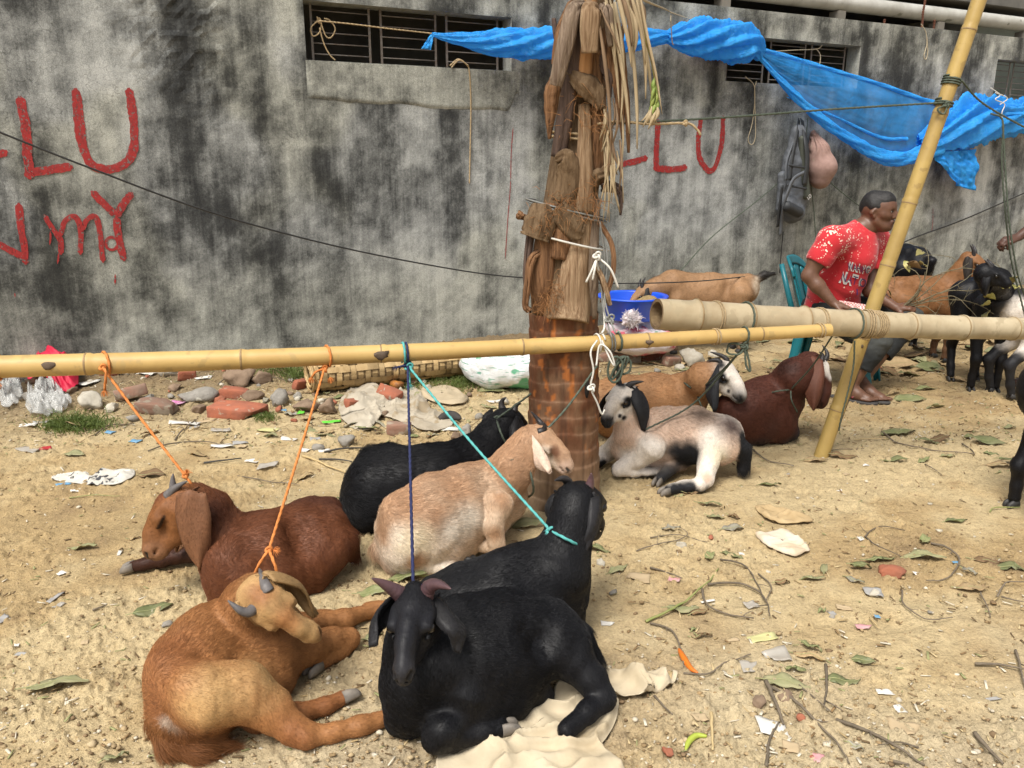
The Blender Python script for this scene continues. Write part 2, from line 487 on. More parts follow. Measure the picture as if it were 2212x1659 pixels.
# ------------------------------------------------------------------ ground
def ground_z(x, y):
    p = np.stack([np.asarray(x, float), np.asarray(y, float)], -1)
    z = 0.030 * (fbm(p * 1.3, 3, 3) - 0.5) + 0.012 * (fbm(p * 7 + 9, 3, 8) - 0.5)
    off = (p - WA[:2]) @ WN[:2]
    return z + 0.05 * (1 - sstep(0.0, 1.6, off)) * (fbm(p * 2.1, 2, 4) + 0.2)
def GG(px, py, up=0.0):                   # the dirt surface seen at a place of the photograph
    p = G(px, py)
    for _ in range(3): p = G(px, py, float(ground_z(p[0], p[1])) + up)
    return p
def make_ground():
    dense = np.radians(np.arange(-39, 39.01, 0.15)); rest = np.radians(np.arange(42, 319, 4.0))
    ang = np.concatenate([dense, rest])
    rad = np.concatenate([[0.02, 0.2, 0.5, 0.8, 1.0], 1.1 * np.exp(np.arange(0, 2.15, 0.0042)), [10, 11, 12.5, 15, 20, 30, 60, 120, 300, 900]])
    Rr, A = np.meshgrid(rad, ang, indexing='ij')
    X, Y = Rr * np.sin(A), Rr * np.cos(A)
    p = np.stack([X, Y], -1)
    z = ground_z(X, Y)
    near = (1 - sstep(6.5, 9.5, Rr))
    r1 = fbm(p * 22, 3, 12)
    crumb = np.clip(fbm(p * 60, 3, 21, 0.6) - 0.5, 0, None)
    patch = sstep(0.40, 0.62, fbm(p * 2.6 + 5, 3, 14))
    z = z + near * (0.020 * (r1 - 0.5) * (0.35 + 0.9 * patch) + 0.045 * crumb * (0.25 + patch))
    # drag marks
    z = z - near * 0.006 * sstep(0.62, 0.75, fbm(np.stack([X * 1.2 + Y * 3, Y * 9 - X * 2], -1), 2, 77))
    m, n = len(rad), len(ang)
    I = np.arange(m * n).reshape(m, n)
    F = np.stack([I[:-1], np.roll(I, -1, 1)[:-1], np.roll(I, -1, 1)[1:], I[1:]], -1).reshape(-1, 4)
    V = np.stack([X, Y, z], -1).reshape(-1, 3)
    # colour: dry pale sand, damper tan and darker trodden earth, greyer dust in front
    q = V[:, :2]
    a = fbm(q * 1.1 + 3, 4, 41); b = fbm(q * 5 + 1, 4, 43); c = fbm(q * 22, 3, 12)
    pale, tan, dark, grey = (np.array(t) for t in ((0.475, 0.372, 0.212), (0.385, 0.277, 0.140), (0.215, 0.148, 0.080), (0.43, 0.375, 0.275)))
    t1 = sstep(0.40, 0.62, 0.6 * a + 0.4 * b)[:, None]
    C = pale * (1 - t1) + tan * t1
    t2 = (sstep(0.56, 0.76, 0.45 * b + 0.4 * a + 0.15 * c) * 0.8)[:, None]
    C = C * (1 - t2) + dark * t2
    t3 = ((1 - sstep(1.5, 2.6, V[:, 1])) * 0.5 * sstep(0.35, 0.6, fbm(q * 0.9 + 20, 3, 47)))[:, None]
    C = C * (1 - t3) + grey * t3
    C *= (0.86 + 0.28 * c)[:, None]
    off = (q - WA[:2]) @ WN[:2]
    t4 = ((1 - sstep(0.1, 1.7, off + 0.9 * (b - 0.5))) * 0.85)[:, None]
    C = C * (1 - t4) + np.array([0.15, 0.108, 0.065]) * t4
    m_, nt, bs, out = nodes_of('sandy_earth')
    at = N(nt, 'ShaderNodeAttribute', attribute_name='Col')
    v = coords(nt)
    g1 = noise(nt, v, 120, 5, 0.65); g2 = noise(nt, v, 430, 2, 0.5); g3 = noise(nt, v, 38, 5, 0.7)
    col = mix(nt, at.outputs['Color'], ramp(nt, g1, [(0.25, 0.55), (0.5, 1.0), (0.8, 1.25)]), 0.75, 'MULTIPLY')
    col = mix(nt, col, ramp(nt, g3, [(0.3, 0.68), (0.48, 1.0), (0.75, 1.15)]), 0.7, 'MULTIPLY')
    gr = ramp(nt, g2, [(0.66, 0.0), (0.72, 1.0)])
    col = mix(nt, col, (0.55, 0.47, 0.33), gr)
    nt.links.new(col, bs.inputs['Base Color']); bs.inputs['Roughness'].default_value = 0.95; bs.inputs['Specular IOR Level'].default_value = 0.15
    b1 = bump(nt, bs, g3, 0.9, 0.012); b2 = bump(nt, bs, g1, 0.9, 0.006, b1); bump(nt, bs, g2, 0.5, 0.002, b2)
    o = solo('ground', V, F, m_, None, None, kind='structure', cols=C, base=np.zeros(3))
    return o
make_ground()

# ------------------------------------------------------------------ wall
win = [dict(s0=WS(662, 128)[0], s1=WS(1105, 152)[0], z0=2.115, z1=2.495),
       dict(s0=WS(1567, 177)[0], s1=WS(1856, 140)[0], z0=2.13, z1=2.51),
       dict(s0=WS(2143, 212)[0], s1=WS(2143, 212)[0] + 1.55, z0=2.12, z1=2.50)]
THK = 0.16
def wall_tone(s, z):
    p = np.stack([s, z], -1)
    warp = (fbm(p * 2.2, 3, 61) - 0.5)
    t = 0.63 + 0.8 * (fbm(np.stack([s * 1.1, z * 0.9], -1), 4, 62) - 0.5)
    t += 1.25 * (fbm(np.stack([s * 5.5 + warp * 1.2, z * 0.42], -1), 4, 63) - 0.5) * (0.45 + 0.55 * sstep(0.2, 1.6, z))
    t += 1.0 * (fbm(p * 9, 4, 64, 0.65) - 0.5)
    for (px, py, w, h, d) in STAINS:
        cs, cz = WS(px, py); e = WS(px + w, py)[0] - cs; g = abs(cz - WS(px, py + h)[1])
        t += .85 * d * np.exp(-(((s - cs + warp * 0.25) / e) ** 2 + ((z - cz + warp * 0.3) / g) ** 2))
    return t
STAINS = [(385, 90, 60, 190, -.55), (200, 40, 130, 60, -.25), (120, 300, 140, 190, .30), (250, 560, 120, 60, .12), (300, 220, 28, 160, .25), (500, 290, 45, 70, .30),
          (600, 540, 60, 110, -.34), (740, 380, 110, 130, -.26), (930, 430, 90, 130, -.30), (540, 140, 70, 120, -.20), (470, 470, 60, 80, -.25), (690, 640, 120, 60, -.18),
          (1060, 470, 60, 180, .14), (820, 660, 160, 40, .10), (1480, 190, 170, 45, -.40), (1500, 450, 170, 140, .22), (1720, 260, 60, 60, -.10), (1960, 190, 130, 60, -.22),
          (1830, 70, 260, 30, -.30), (2060, 480, 150, 100, .20), (1620, 360, 40, 120, -.15), (40, 620, 130, 90, -.22), (360, 690, 160, 60, -.15), (1160, 60, 60, 90, -.2)]
def make_wall():
    h = 0.035
    sl = sorted(set([round(x, 4) for x in np.arange(-5, 20.01, h)] + [w[k] for w in win for k in ('s0', 's1')]))
    zl = sorted(set([round(x, 4) for x in np.arange(-0.2, WTOP, h)] + [WTOP] + [w[k] for w in win for k in ('z0', 'z1')]))
    def clean(L, keep):
        out = []
        for x in L:
            if x in keep or all(abs(x - k) > 0.012 for k in keep): out.append(x)
        return np.array(out)
    sl = clean(sl, [w[k] for w in win for k in ('s0', 's1')]); zl = clean(zl, [WTOP] + [w[k] for w in win for k in ('z0', 'z1')])
    S, Z = np.meshgrid(sl, zl, indexing='ij'); n = len(zl)
    t = wall_tone(S, Z)
    blis = np.clip(fbm(np.stack([S * 14, Z * 14], -1), 2, 66) - 0.45, 0, None) * np.exp(-((S - WS(385, 120)[0]) / 0.28) ** 2 - ((Z - 2.35) / 0.55) ** 2)
    off = 0.004 * (fbm(np.stack([S * 3, Z * 3], -1), 3, 67) - 0.5) + 0.05 * blis
    for w in win: off = np.where((S > w['s0'] - .01) & (S < w['s1'] + .01) & (Z > w['z0'] - .01) & (Z < w['z1'] + .01), 0, off)
    V = [W3(0, 0) + WT * s + WN * o + np.array([0, 0, z]) for s, z, o in zip(S.ravel(), Z.ravel(), off.ravel())]
    F = []
    for i in range(len(sl) - 1):
        cs = (sl[i] + sl[i + 1]) / 2
        for j in range(n - 1):
            cz = (zl[j] + zl[j + 1]) / 2
            if any(w['s0'] < cs < w['s1'] and w['z0'] < cz < w['z1'] for w in win): continue
            F.append((i * n + j, (i + 1) * n + j, (i + 1) * n + j + 1, i * n + j + 1))
    V = list(V); tone = list(t.ravel())
    def quad(a, b, c, d, tn):
        k = len(V); V.extend([a, b, c, d]); tone.extend([tn] * 4); F.append((k, k + 1, k + 2, k + 3))
    for w in win:
        a, b, c, d = w['s0'], w['s1'], w['z0'], w['z1']
        quad(W3(a, c), W3(b, c), W3(b, c, -THK), W3(a, c, -THK), .75); quad(W3(b, d), W3(a, d), W3(a, d, -THK), W3(b, d, -THK), .7)
        quad(W3(a, d), W3(a, c), W3(a, c, -THK), W3(a, d, -THK), .75); quad(W3(b, c), W3(b, d), W3(b, d, -THK), W3(b, c, -THK), .85)
    # top and back
    quad(W3(-5, WTOP), W3(20, WTOP), W3(20, WTOP, -THK), W3(-5, WTOP, -THK), .55)
    bs_ = [-5] + sum([[w['s0'], w['s1']] for w in win], []) + [20]
    for k in range(len(bs_) - 1):
        a, b = bs_[k], bs_[k + 1]
        if k % 2 == 0: quad(W3(b, -.2, -THK), W3(a, -.2, -THK), W3(a, WTOP, -THK), W3(b, WTOP, -THK), .5)
        else:
            w = win[k // 2]
            quad(W3(b, -.2, -THK), W3(a, -.2, -THK), W3(a, w['z0'], -THK), W3(b, w['z0'], -THK), .5)
            quad(W3(b, w['z1'], -THK), W3(a, w['z1'], -THK), W3(a, WTOP, -THK), W3(b, WTOP, -THK), .5)
    V = np.array(V); tone = np.array(tone)
    s_ = (V - WA) @ WT; z_ = V[:, 2]
    # the vertex values say how clean (red) and how mossy (green) the cement is; the material turns that into colour
    p2 = np.stack([s_, z_], -1)
    ol = np.clip((1 - sstep(0.35, 1.0, z_)) * 0.75 + sstep(2.3, 2.6, z_) * 0.55 + 0.7 * sstep(.52, .68, fbm(p2 * 1.4 + 8, 3, 71)), 0, 0.8)
    C = np.stack([np.clip(tone / 1.2, 0, 1), ol, np.zeros_like(ol)], 1)
    m_, nt, b, out = nodes_of('weathered_cement')
    at = N(nt, 'ShaderNodeAttribute', attribute_name='Col'); sp_ = N(nt, 'ShaderNodeSeparateColor'); nt.links.new(at.outputs['Color'], sp_.inputs[0])
    rotm = nt.nodes.new('ShaderNodeTexCoord'); v = rotm.outputs['Object']
    def stretched(z, sc_, det, ro, dist=0.):
        mp = nt.nodes.new('ShaderNodeMapping'); mp.inputs['Scale'].default_value = (1, 1, z); nt.links.new(v, mp.inputs['Vector']); return noise(nt, mp.outputs[0], sc_, det, ro, dist)
    st, st2 = stretched(.10, 15, 6, .7), stretched(.045, 42, 4, .6)
    g1 = noise(nt, v, 60, 6, 0.75); g2 = noise(nt, v, 190, 3, 0.6); g3 = noise(nt, v, 11, 8, 0.75, .4)
    def madd(x, k, y):
        n = N(nt, 'ShaderNodeMath', operation='MULTIPLY_ADD'); nt.links.new(x, n.inputs[0]); n.inputs[1].default_value = k
        if hasattr(y, 'is_output'): nt.links.new(y, n.inputs[2])
        else: n.inputs[2].default_value = y
        return n.outputs[0]
    tt_ = madd(sp_.outputs[0], 1.0, -1.02)
    for x, k in ((st, .55), (st2, .30), (g3, .60), (g1, .62)): tt_ = madd(x, k, tt_)
    col = ramp(nt, tt_, [(0.0, (.030, .031, .031)), (.20, (.062, .064, .062)), (.38, (.135, .139, .134)), (.56, (.225, .231, .222)), (.76, (.335, .343, .328)), (1.0, (.45, .455, .435))])
    col = mix(nt, col, mix(nt, col, (1.03, 1.01, .90), 1.0, 'MULTIPLY'), sp_.outputs[1])
    col = mix(nt, col, ramp(nt, g2, [(0.3, 0.55), (0.55, 1.05), (0.75, 1.35)]), 0.8, 'MULTIPLY')
    vo = N(nt, 'ShaderNodeTexVoronoi', feature='DISTANCE_TO_EDGE'); vo.inputs['Scale'].default_value = 24
    wv = N(nt, 'ShaderNodeVectorMath', operation='ADD'); wn_ = nt.nodes.new('ShaderNodeTexNoise'); wn_.inputs['Scale'].default_value = 9
    ws = N(nt, 'ShaderNodeVectorMath', operation='SCALE'); ws.inputs['Scale'].default_value = 0.09
    nt.links.new(v, wn_.inputs['Vector']); nt.links.new(wn_.outputs['Color'], ws.inputs[0]); nt.links.new(v, wv.inputs[0]); nt.links.new(ws.outputs[0], wv.inputs[1]); nt.links.new(wv.outputs[0], vo.inputs['Vector'])
    cr = ramp(nt, vo.outputs['Distance'], [(0.0, 0.0), (0.035, 1.0)])
    crm = ramp(nt, noise(nt, v, 1.7, 3, 0.6), [(0.46, 0.0), (0.6, 0.55)])
    col = mix(nt, col, mix(nt, (0.25, 0.25, 0.24), (1, 1, 1), cr), crm, 'MULTIPLY')
    nt.links.new(col, b.inputs['Base Color']); b.inputs['Roughness'].default_value = 0.9; b.inputs['Specular IOR Level'].default_value = 0.25
    b1 = bump(nt, b, cr, 0.25, 0.004); b2 = bump(nt, b, g3, 0.25, 0.010, b1); bump(nt, b, g1, 0.5, 0.004, b2)
    w = thing('cement_wall', 'long weathered grey cement wall with red lettering and barred windows', 'wall', W3(0, 0))
    part('wall_face', V, F, m_, w, cols=C, smooth=False)
    MATS['cement'] = m_
    return w
wall = make_wall()

# repair plaster under the barred opening, its lower edge broken
def plaster_patch():
    def fn(U, V):
        a, b = WS(660, 133)[0], WS(1122, 160)[0]
        s = a + (b - a) * U
        edge = 1.86 - 0.05 * U + 0.045 * (fbm(np.stack([s * 4, s * 0], -1), 4, 91) - 0.5)
        edge = edge + 0.30 * sstep(0.93, 1.0, U) * fbm(np.stack([s * 9, s * 0 + 3], -1), 2, 92)
        z = 2.112 + (edge - 2.112) * V
        o = 0.010 * (1 - sstep(0.93, 1.0, V)) * sstep(0.0, 0.02, U) * (1 - sstep(0.975, 1.0, U)) + 0.001 + 0.002 * (fbm(np.stack([s * 8, z * 8], -1), 2, 93) - 0.5)
        return WA + s[..., None] * WT + o[..., None] * WN + z[..., None] * np.array([0, 0, 1.0])
    v, f = sheet(fn, 130, 26)
    s_, z_ = (v - WA) @ WT, v[:, 2]; p = np.stack([s_, z_], -1)
    t = fbm(p * 3.2, 4, 94) + 0.5 * (fbm(p * 14, 3, 95) - 0.5)
    t2 = sstep(0.32, 0.62, t); tn = .50 + .26 * t2 + .25 * sstep(1.83, 1.80, z_ - 0.03 * (t - .5)) * .5
    C = np.stack([tn / 1.2 * 1.05, np.full_like(tn, .75), np.zeros_like(tn)], 1)
    part('plaster_patch', v, [q[::-1] for q in f], MATS['cement'], wall, cols=C)
plaster_patch()

# red brush lettering
red = mat('red_wall_paint', (0.36, 0.022, 0.020), (0.22, 0.018, 0.018), 30, 0.7, 60, 0.4, 0.003, spots=(55, (0.15, 0.12, 0.11), 0.60))
_nt = red.node_tree; _b = next(n for n in _nt.nodes if n.type == 'BSDF_PRINCIPLED')
_nt.links.new(ramp(_nt, noise(_nt, coords(_nt, (1, 1, .35)), 70, 5, .7), [(.26, 0.), (.46, .95)]), _b.inputs['Alpha'])
def brush(pts, w, name='painted_letter', seed=0, lift=0.004):
    paths = pts if isinstance(pts[0][0], (tuple, list)) else [pts]
    items = []
    for q, pa in enumerate(paths):
        P = np.array([WS(*p) for p in pa]); P3 = catmull(np.column_stack([P, np.zeros(len(P))]), 10)[:, :2]
        P3 = resample(np.column_stack([P3, np.zeros(len(P3))]), 0.006)[:, :2]
        T = np.gradient(P3, axis=0); T /= np.linalg.norm(T, axis=1)[:, None] + 1e-9; Nn = np.column_stack([-T[:, 1], T[:, 0]])
        k = np.arange(len(P3)); ln = len(P3)
        wa = w / 2 * (0.9 + 0.20 * (vnoise(np.column_stack([k * 0.35, k * 0 + seed + q]), 5) - .5) + 0.3 * (vnoise(np.column_stack([k * 0.07, k * 0 + seed]), 6) - .5))
        wb = w / 2 * (0.9 + 0.20 * (vnoise(np.column_stack([k * 0.35, k * 0 + seed + q + 50]), 7) - .5) + 0.3 * (vnoise(np.column_stack([k * 0.07, k * 0 + seed + 9]), 8) - .5))
        end = np.clip(np.minimum(k, ln - 1 - k) / 3.0, 0.35, 1)
        A, B = P3 + Nn * (wa * end)[:, None], P3 - Nn * (wb * end)[:, None]
        v = np.array([W3(s, z, lift + 0.0012 * q) for s, z in np.stack([A, B], 1).reshape(-1, 2)])
        f = [(2 * i, 2 * i + 1, 2 * i + 3, 2 * i + 2) for i in range(ln - 1)]
        items.append((v, f))
    v, f = join(items)
    part(name, v, f, red, wall, smooth=False)
def cr1(*L): return [(x * .4232, y * .4232) for x, y in L]
LW = 0.057
brush([(-40, 340), (0, 333), (16, 326)], LW * .9, seed=1)
brush([cr1((100, 490), (125, 620), (140, 760), (152, 915)), cr1((150, 882), (250, 868), (372, 852))], LW, seed=2)
brush(cr1((385, 450), (402, 600), (420, 740), (465, 840), (540, 862), (625, 840), (680, 770), (684, 650), (668, 520), (655, 448)), LW * 1.05, seed=3)
brush([cr1((95, 1035), (115, 1200), (132, 1350)), cr1((130, 1322), (60, 1282), (-60, 1225))], LW * .8, seed=4)
brush([cr1((225, 1095), (265, 1160), (308, 1225), (310, 1300)), cr1((305, 1210), (330, 1130), (385, 1108), (412, 1180), (410, 1300)), cr1((418, 1180), (442, 1122), (490, 1108), (512, 1210), (526, 1340))], LW * .62, seed=5)
brush([cr1((465, 975), (530, 1040), (590, 1102)), cr1((675, 980), (625, 1050), (590, 1110)), cr1((592, 1105), (608, 1230), (635, 1332))], LW * .85, seed=6)
brush(cr1(*[(570 + 30 * math.cos(a), 1243 + 32 * math.sin(a)) for a in np.linspace(0, 6.4, 14)]), 0.02, seed=7)
brush([cr1((588, 1398), (588, 1425), (587, 1452)), cr1((257, 1180), (258, 1215), (254, 1250)), cr1((300, 1290), (298, 1320), (294, 1346)), cr1((76, 1495), (77, 1505), (77, 1516))], 0.011, 'paint_drip', seed=8)
brush([(1300, 285), (1299, 330), (1300, 364)], 0.06, seed=9)
brush([(1334, 356), (1365, 350), (1399, 341)], 0.055, seed=10)
brush([[(1421, 258), (1418, 315), (1416, 370)], [(1416, 364), (1450, 366), (1484, 361)]], 0.062, seed=11)
brush([(1514, 255), (1508, 300), (1508, 330), (1518, 356), (1533, 369), (1546, 356), (1558, 310), (1562, 250)], 0.058, seed=12)
brush([(1108, 275), (1104, 330), (1102, 400), (1096, 480), (1091, 560)], 0.007, 'paint_line', seed=13)
brush([(2015, 450), (2014, 480), (2012, 500)], 0.006, 'paint_line', seed=14)

# barred windows
iron = mat('old_grille_paint', (0.16, 0.15, 0.14), (0.10, 0.07, 0.05), 25, 0.6, 60, 0.3)
def grille(w, pairs, rods, lab):
    g = thing('window_grille', None, None, W3(w['s0'], w['z0'], -0.1)); g.parent = wall
    g.location = tuple(W3(w['s0'], w['z0'], -0.1) - np.array(wall['_b']))
    g['label'] = lab
    for a, b in pairs:
        for s in (a, b):
            v, f = box(W3(s, (w['z0'] + w['z1']) / 2, -0.10), (0.016, 0.006, w['z1'] - w['z0'] - 0.004), rotz(WANG)); part('vertical_bar', v, f, iron, g, False)
        for k in range(rods):
            z = w['z0'] + (w['z1'] - w['z0']) * (k + 0.75) / (rods + 0.35)
            v, f = tube([W3(a + .008, z, -0.10), W3(b - .008, z, -0.10)], 0.0045, 6); part('horizontal_rod', v, f, iron, g)
def sx(px, w): return WS(px, 100, -0.1)[0]
grille(win[0], [(sx(675, 0), sx(799, 0)), (sx(824, 0), sx(941, 0)), (sx(965, 0), sx(1074, 0))], 5, 'three panel iron grille of the opening above the plaster patch')
s0, s1 = win[1]['s0'], win[1]['s1']
grille(win[1], [(s0 + .08, s0 + .50), (s0 + .58, s0 + 1.0), (s0 + 1.08, s1 - .1)], 6, 'iron grille of the opening behind the blue sheet')
s0 = win[2]['s0']
grille(win[2], [(s0 + .02, s0 + .36), (s0 + .43, s0 + .86), (s0 + .93, s0 + 1.5)], 6, 'iron grille of the opening at the far end of the wall')

# the shed behind the wall: floor of shade, back wall, roof slab, pipe
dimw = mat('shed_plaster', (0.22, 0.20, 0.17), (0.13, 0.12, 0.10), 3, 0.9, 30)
shed = thing('shed_building', 'low building behind the wall with dark roof underside and pale inner wall', 'building', W3(5, 0, -3))
def wslab(name, s0, s1, z0, z1, o0, o1, m):
    v, f = box(W3((s0 + s1) / 2, (z0 + z1) / 2, (o0 + o1) / 2), (abs(s1 - s0), abs(o1 - o0), z1 - z0), rotz(WANG)); return part(name, v, f, m, shed, False)
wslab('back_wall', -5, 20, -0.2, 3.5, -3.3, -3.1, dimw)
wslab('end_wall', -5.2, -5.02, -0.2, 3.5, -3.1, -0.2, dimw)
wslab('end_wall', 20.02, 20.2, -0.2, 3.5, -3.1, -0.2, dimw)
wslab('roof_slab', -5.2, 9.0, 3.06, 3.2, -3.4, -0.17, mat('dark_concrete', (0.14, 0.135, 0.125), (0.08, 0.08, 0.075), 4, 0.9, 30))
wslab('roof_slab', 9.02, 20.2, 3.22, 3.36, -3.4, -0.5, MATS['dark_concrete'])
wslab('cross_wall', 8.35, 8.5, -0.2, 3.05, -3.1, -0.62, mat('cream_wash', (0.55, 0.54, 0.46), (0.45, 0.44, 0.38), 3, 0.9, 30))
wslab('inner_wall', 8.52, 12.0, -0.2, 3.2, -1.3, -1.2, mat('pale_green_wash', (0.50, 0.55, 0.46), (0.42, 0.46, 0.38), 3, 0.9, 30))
wslab('roof_beam', 3.0, 12.0, WTOP + 0.02, WTOP + 0.10, -0.62, -0.48, mat('rust_beam', (0.11, 0.045, 0.03), (0.06, 0.035, 0.03), 12, 0.8, 40))
pm = mat('cement_pipe', (0.46, 0.46, 0.43), (0.30, 0.29, 0.26), 5, 0.75, 40, 0.2, 0.003, stretch=(1, 1, 1), spots=(9, (0.2, 0.2, 0.17), 0.66))
pp = thing('drain_pipe', 'thick pale cement pipe running along the top of the wall', 'pipe', W3(4, WTOP, -0.2))
PZ = WTOP + 0.185
v, f = tube([W3(s, PZ, -0.22) for s in np.linspace(2.6, 14, 24)], 0.072, 20); part('pipe_barrel', v, f, pm, pp)
for s in (4.05, 9.8):
    v, f = tube([W3(s, PZ, -0.22), W3(s + .1, PZ, -0.22)], 0.086, 20); part('pipe_collar', v, f, pm, pp)
for s in np.arange(3.2, 14, 1.4):
    v, f = box(W3(s, WTOP + 0.056, -0.22), (0.09, 0.12, 0.104), rotz(WANG)); part('support_block', v, f, dimw, pp, False)
rust = mat('rusty_rebar', (0.14, 0.05, 0.025), (0.08, 0.03, 0.02), 40, 0.85, 200, 0.5)
for px, top, lab in ((1988, -25, 'taller rusty reinforcement rod sticking up from the wall top'), (2014, 42, 'short rusty reinforcement rod beside the taller one'), (1906, 88, 'stub of rusty rod on the wall top near the blue sheet')):
    b_ = WS(px, 80, -0.06)[0]; z1 = max(WS(px, top, -0.06)[1], WTOP + .05)
    P = np.array([W3(b_ + 0.004 * math.sin(z * 30), z, -0.06) for z in np.linspace(WTOP - 0.01, z1, 60)])
    v, f = tube(P, 0.011 + 0.0022 * np.sign(np.sin(P[:, 2] * 420)), 8)
    solo('rebar_rod', v, f, rust, lab, 'rebar', 'rusty rods on the wall top')
# ------------------------------------------------------------------ goats
def coat_mat(name, rough=0.55, spec=0.35, hair=False, sheen=0.0):
    m, nt, b, out = nodes_of(name)
    at = N(nt, 'ShaderNodeAttribute', attribute_name='Col'); col = at.outputs['Color']
    if not hair:
        v = coords(nt)
        g = noise(nt, v, 90, 4, 0.65); g2 = noise(nt, v, 14, 4, 0.6)
        col = mix(nt, col, ramp(nt, g, [(0.3, 0.72), (0.5, 1.0), (0.75, 1.25)]), 0.6, 'MULTIPLY')
        col = mix(nt, col, ramp(nt, g2, [(0.3, 0.8), (0.7, 1.18)]), 0.7, 'MULTIPLY')
        bump(nt, b, g, 0.35, 0.003)
    nt.links.new(col, b.inputs['Base Color'])
    b.inputs['Roughness'].default_value = rough; b.inputs['Specular IOR Level'].default_value = spec
    if sheen: b.inputs['Sheen Weight'].default_value = sheen; b.inputs['Sheen Roughness'].default_value = 0.4
    return m
COAT, COATB = coat_mat('goat_coat', 0.62, 0.3), coat_mat('black_goat_coat', 0.5, 0.22)
FURM, FURB = coat_mat('goat_fur', 0.6, 0.3, True), coat_mat('black_goat_fur', 0.42, 0.28, True)
HORN = mat('dark_horn', (0.035, 0.030, 0.030), (0.015, 0.014, 0.014), 30, 0.45, 90, 0.5, 0.002, stretch=(1, 1, 3))
HORNG = mat('grey_horn', (0.15, 0.135, 0.13), (0.07, 0.065, 0.065), 30, 0.5, 90, 0.5, 0.002)
HORNP = mat('purplish_horn', (0.115, 0.058, 0.062), (0.055, 0.032, 0.036), 25, 0.42, 80, 0.5, 0.003)
HOOF = mat('grey_hoof', (0.22, 0.19, 0.155), (0.10, 0.09, 0.08), 30, 0.6, 60, 0.4, 0.002)
HOOFB = mat('black_hoof', (0.04, 0.037, 0.035), (0.02, 0.02, 0.02), 30, 0.55, 60, 0.4, 0.002)
EYE = mat('goat_eye', (0.02, 0.012, 0.006), (0.01, 0.008, 0.006), 10, 0.12, spec=0.6)
BLACK = np.array((0.0055, 0.0055, 0.0068)); BLK2 = np.array((0.012, 0.0115, 0.0125))
def unit(v): v = np.asarray(v, float); return v / (np.linalg.norm(v) + 1e-12)
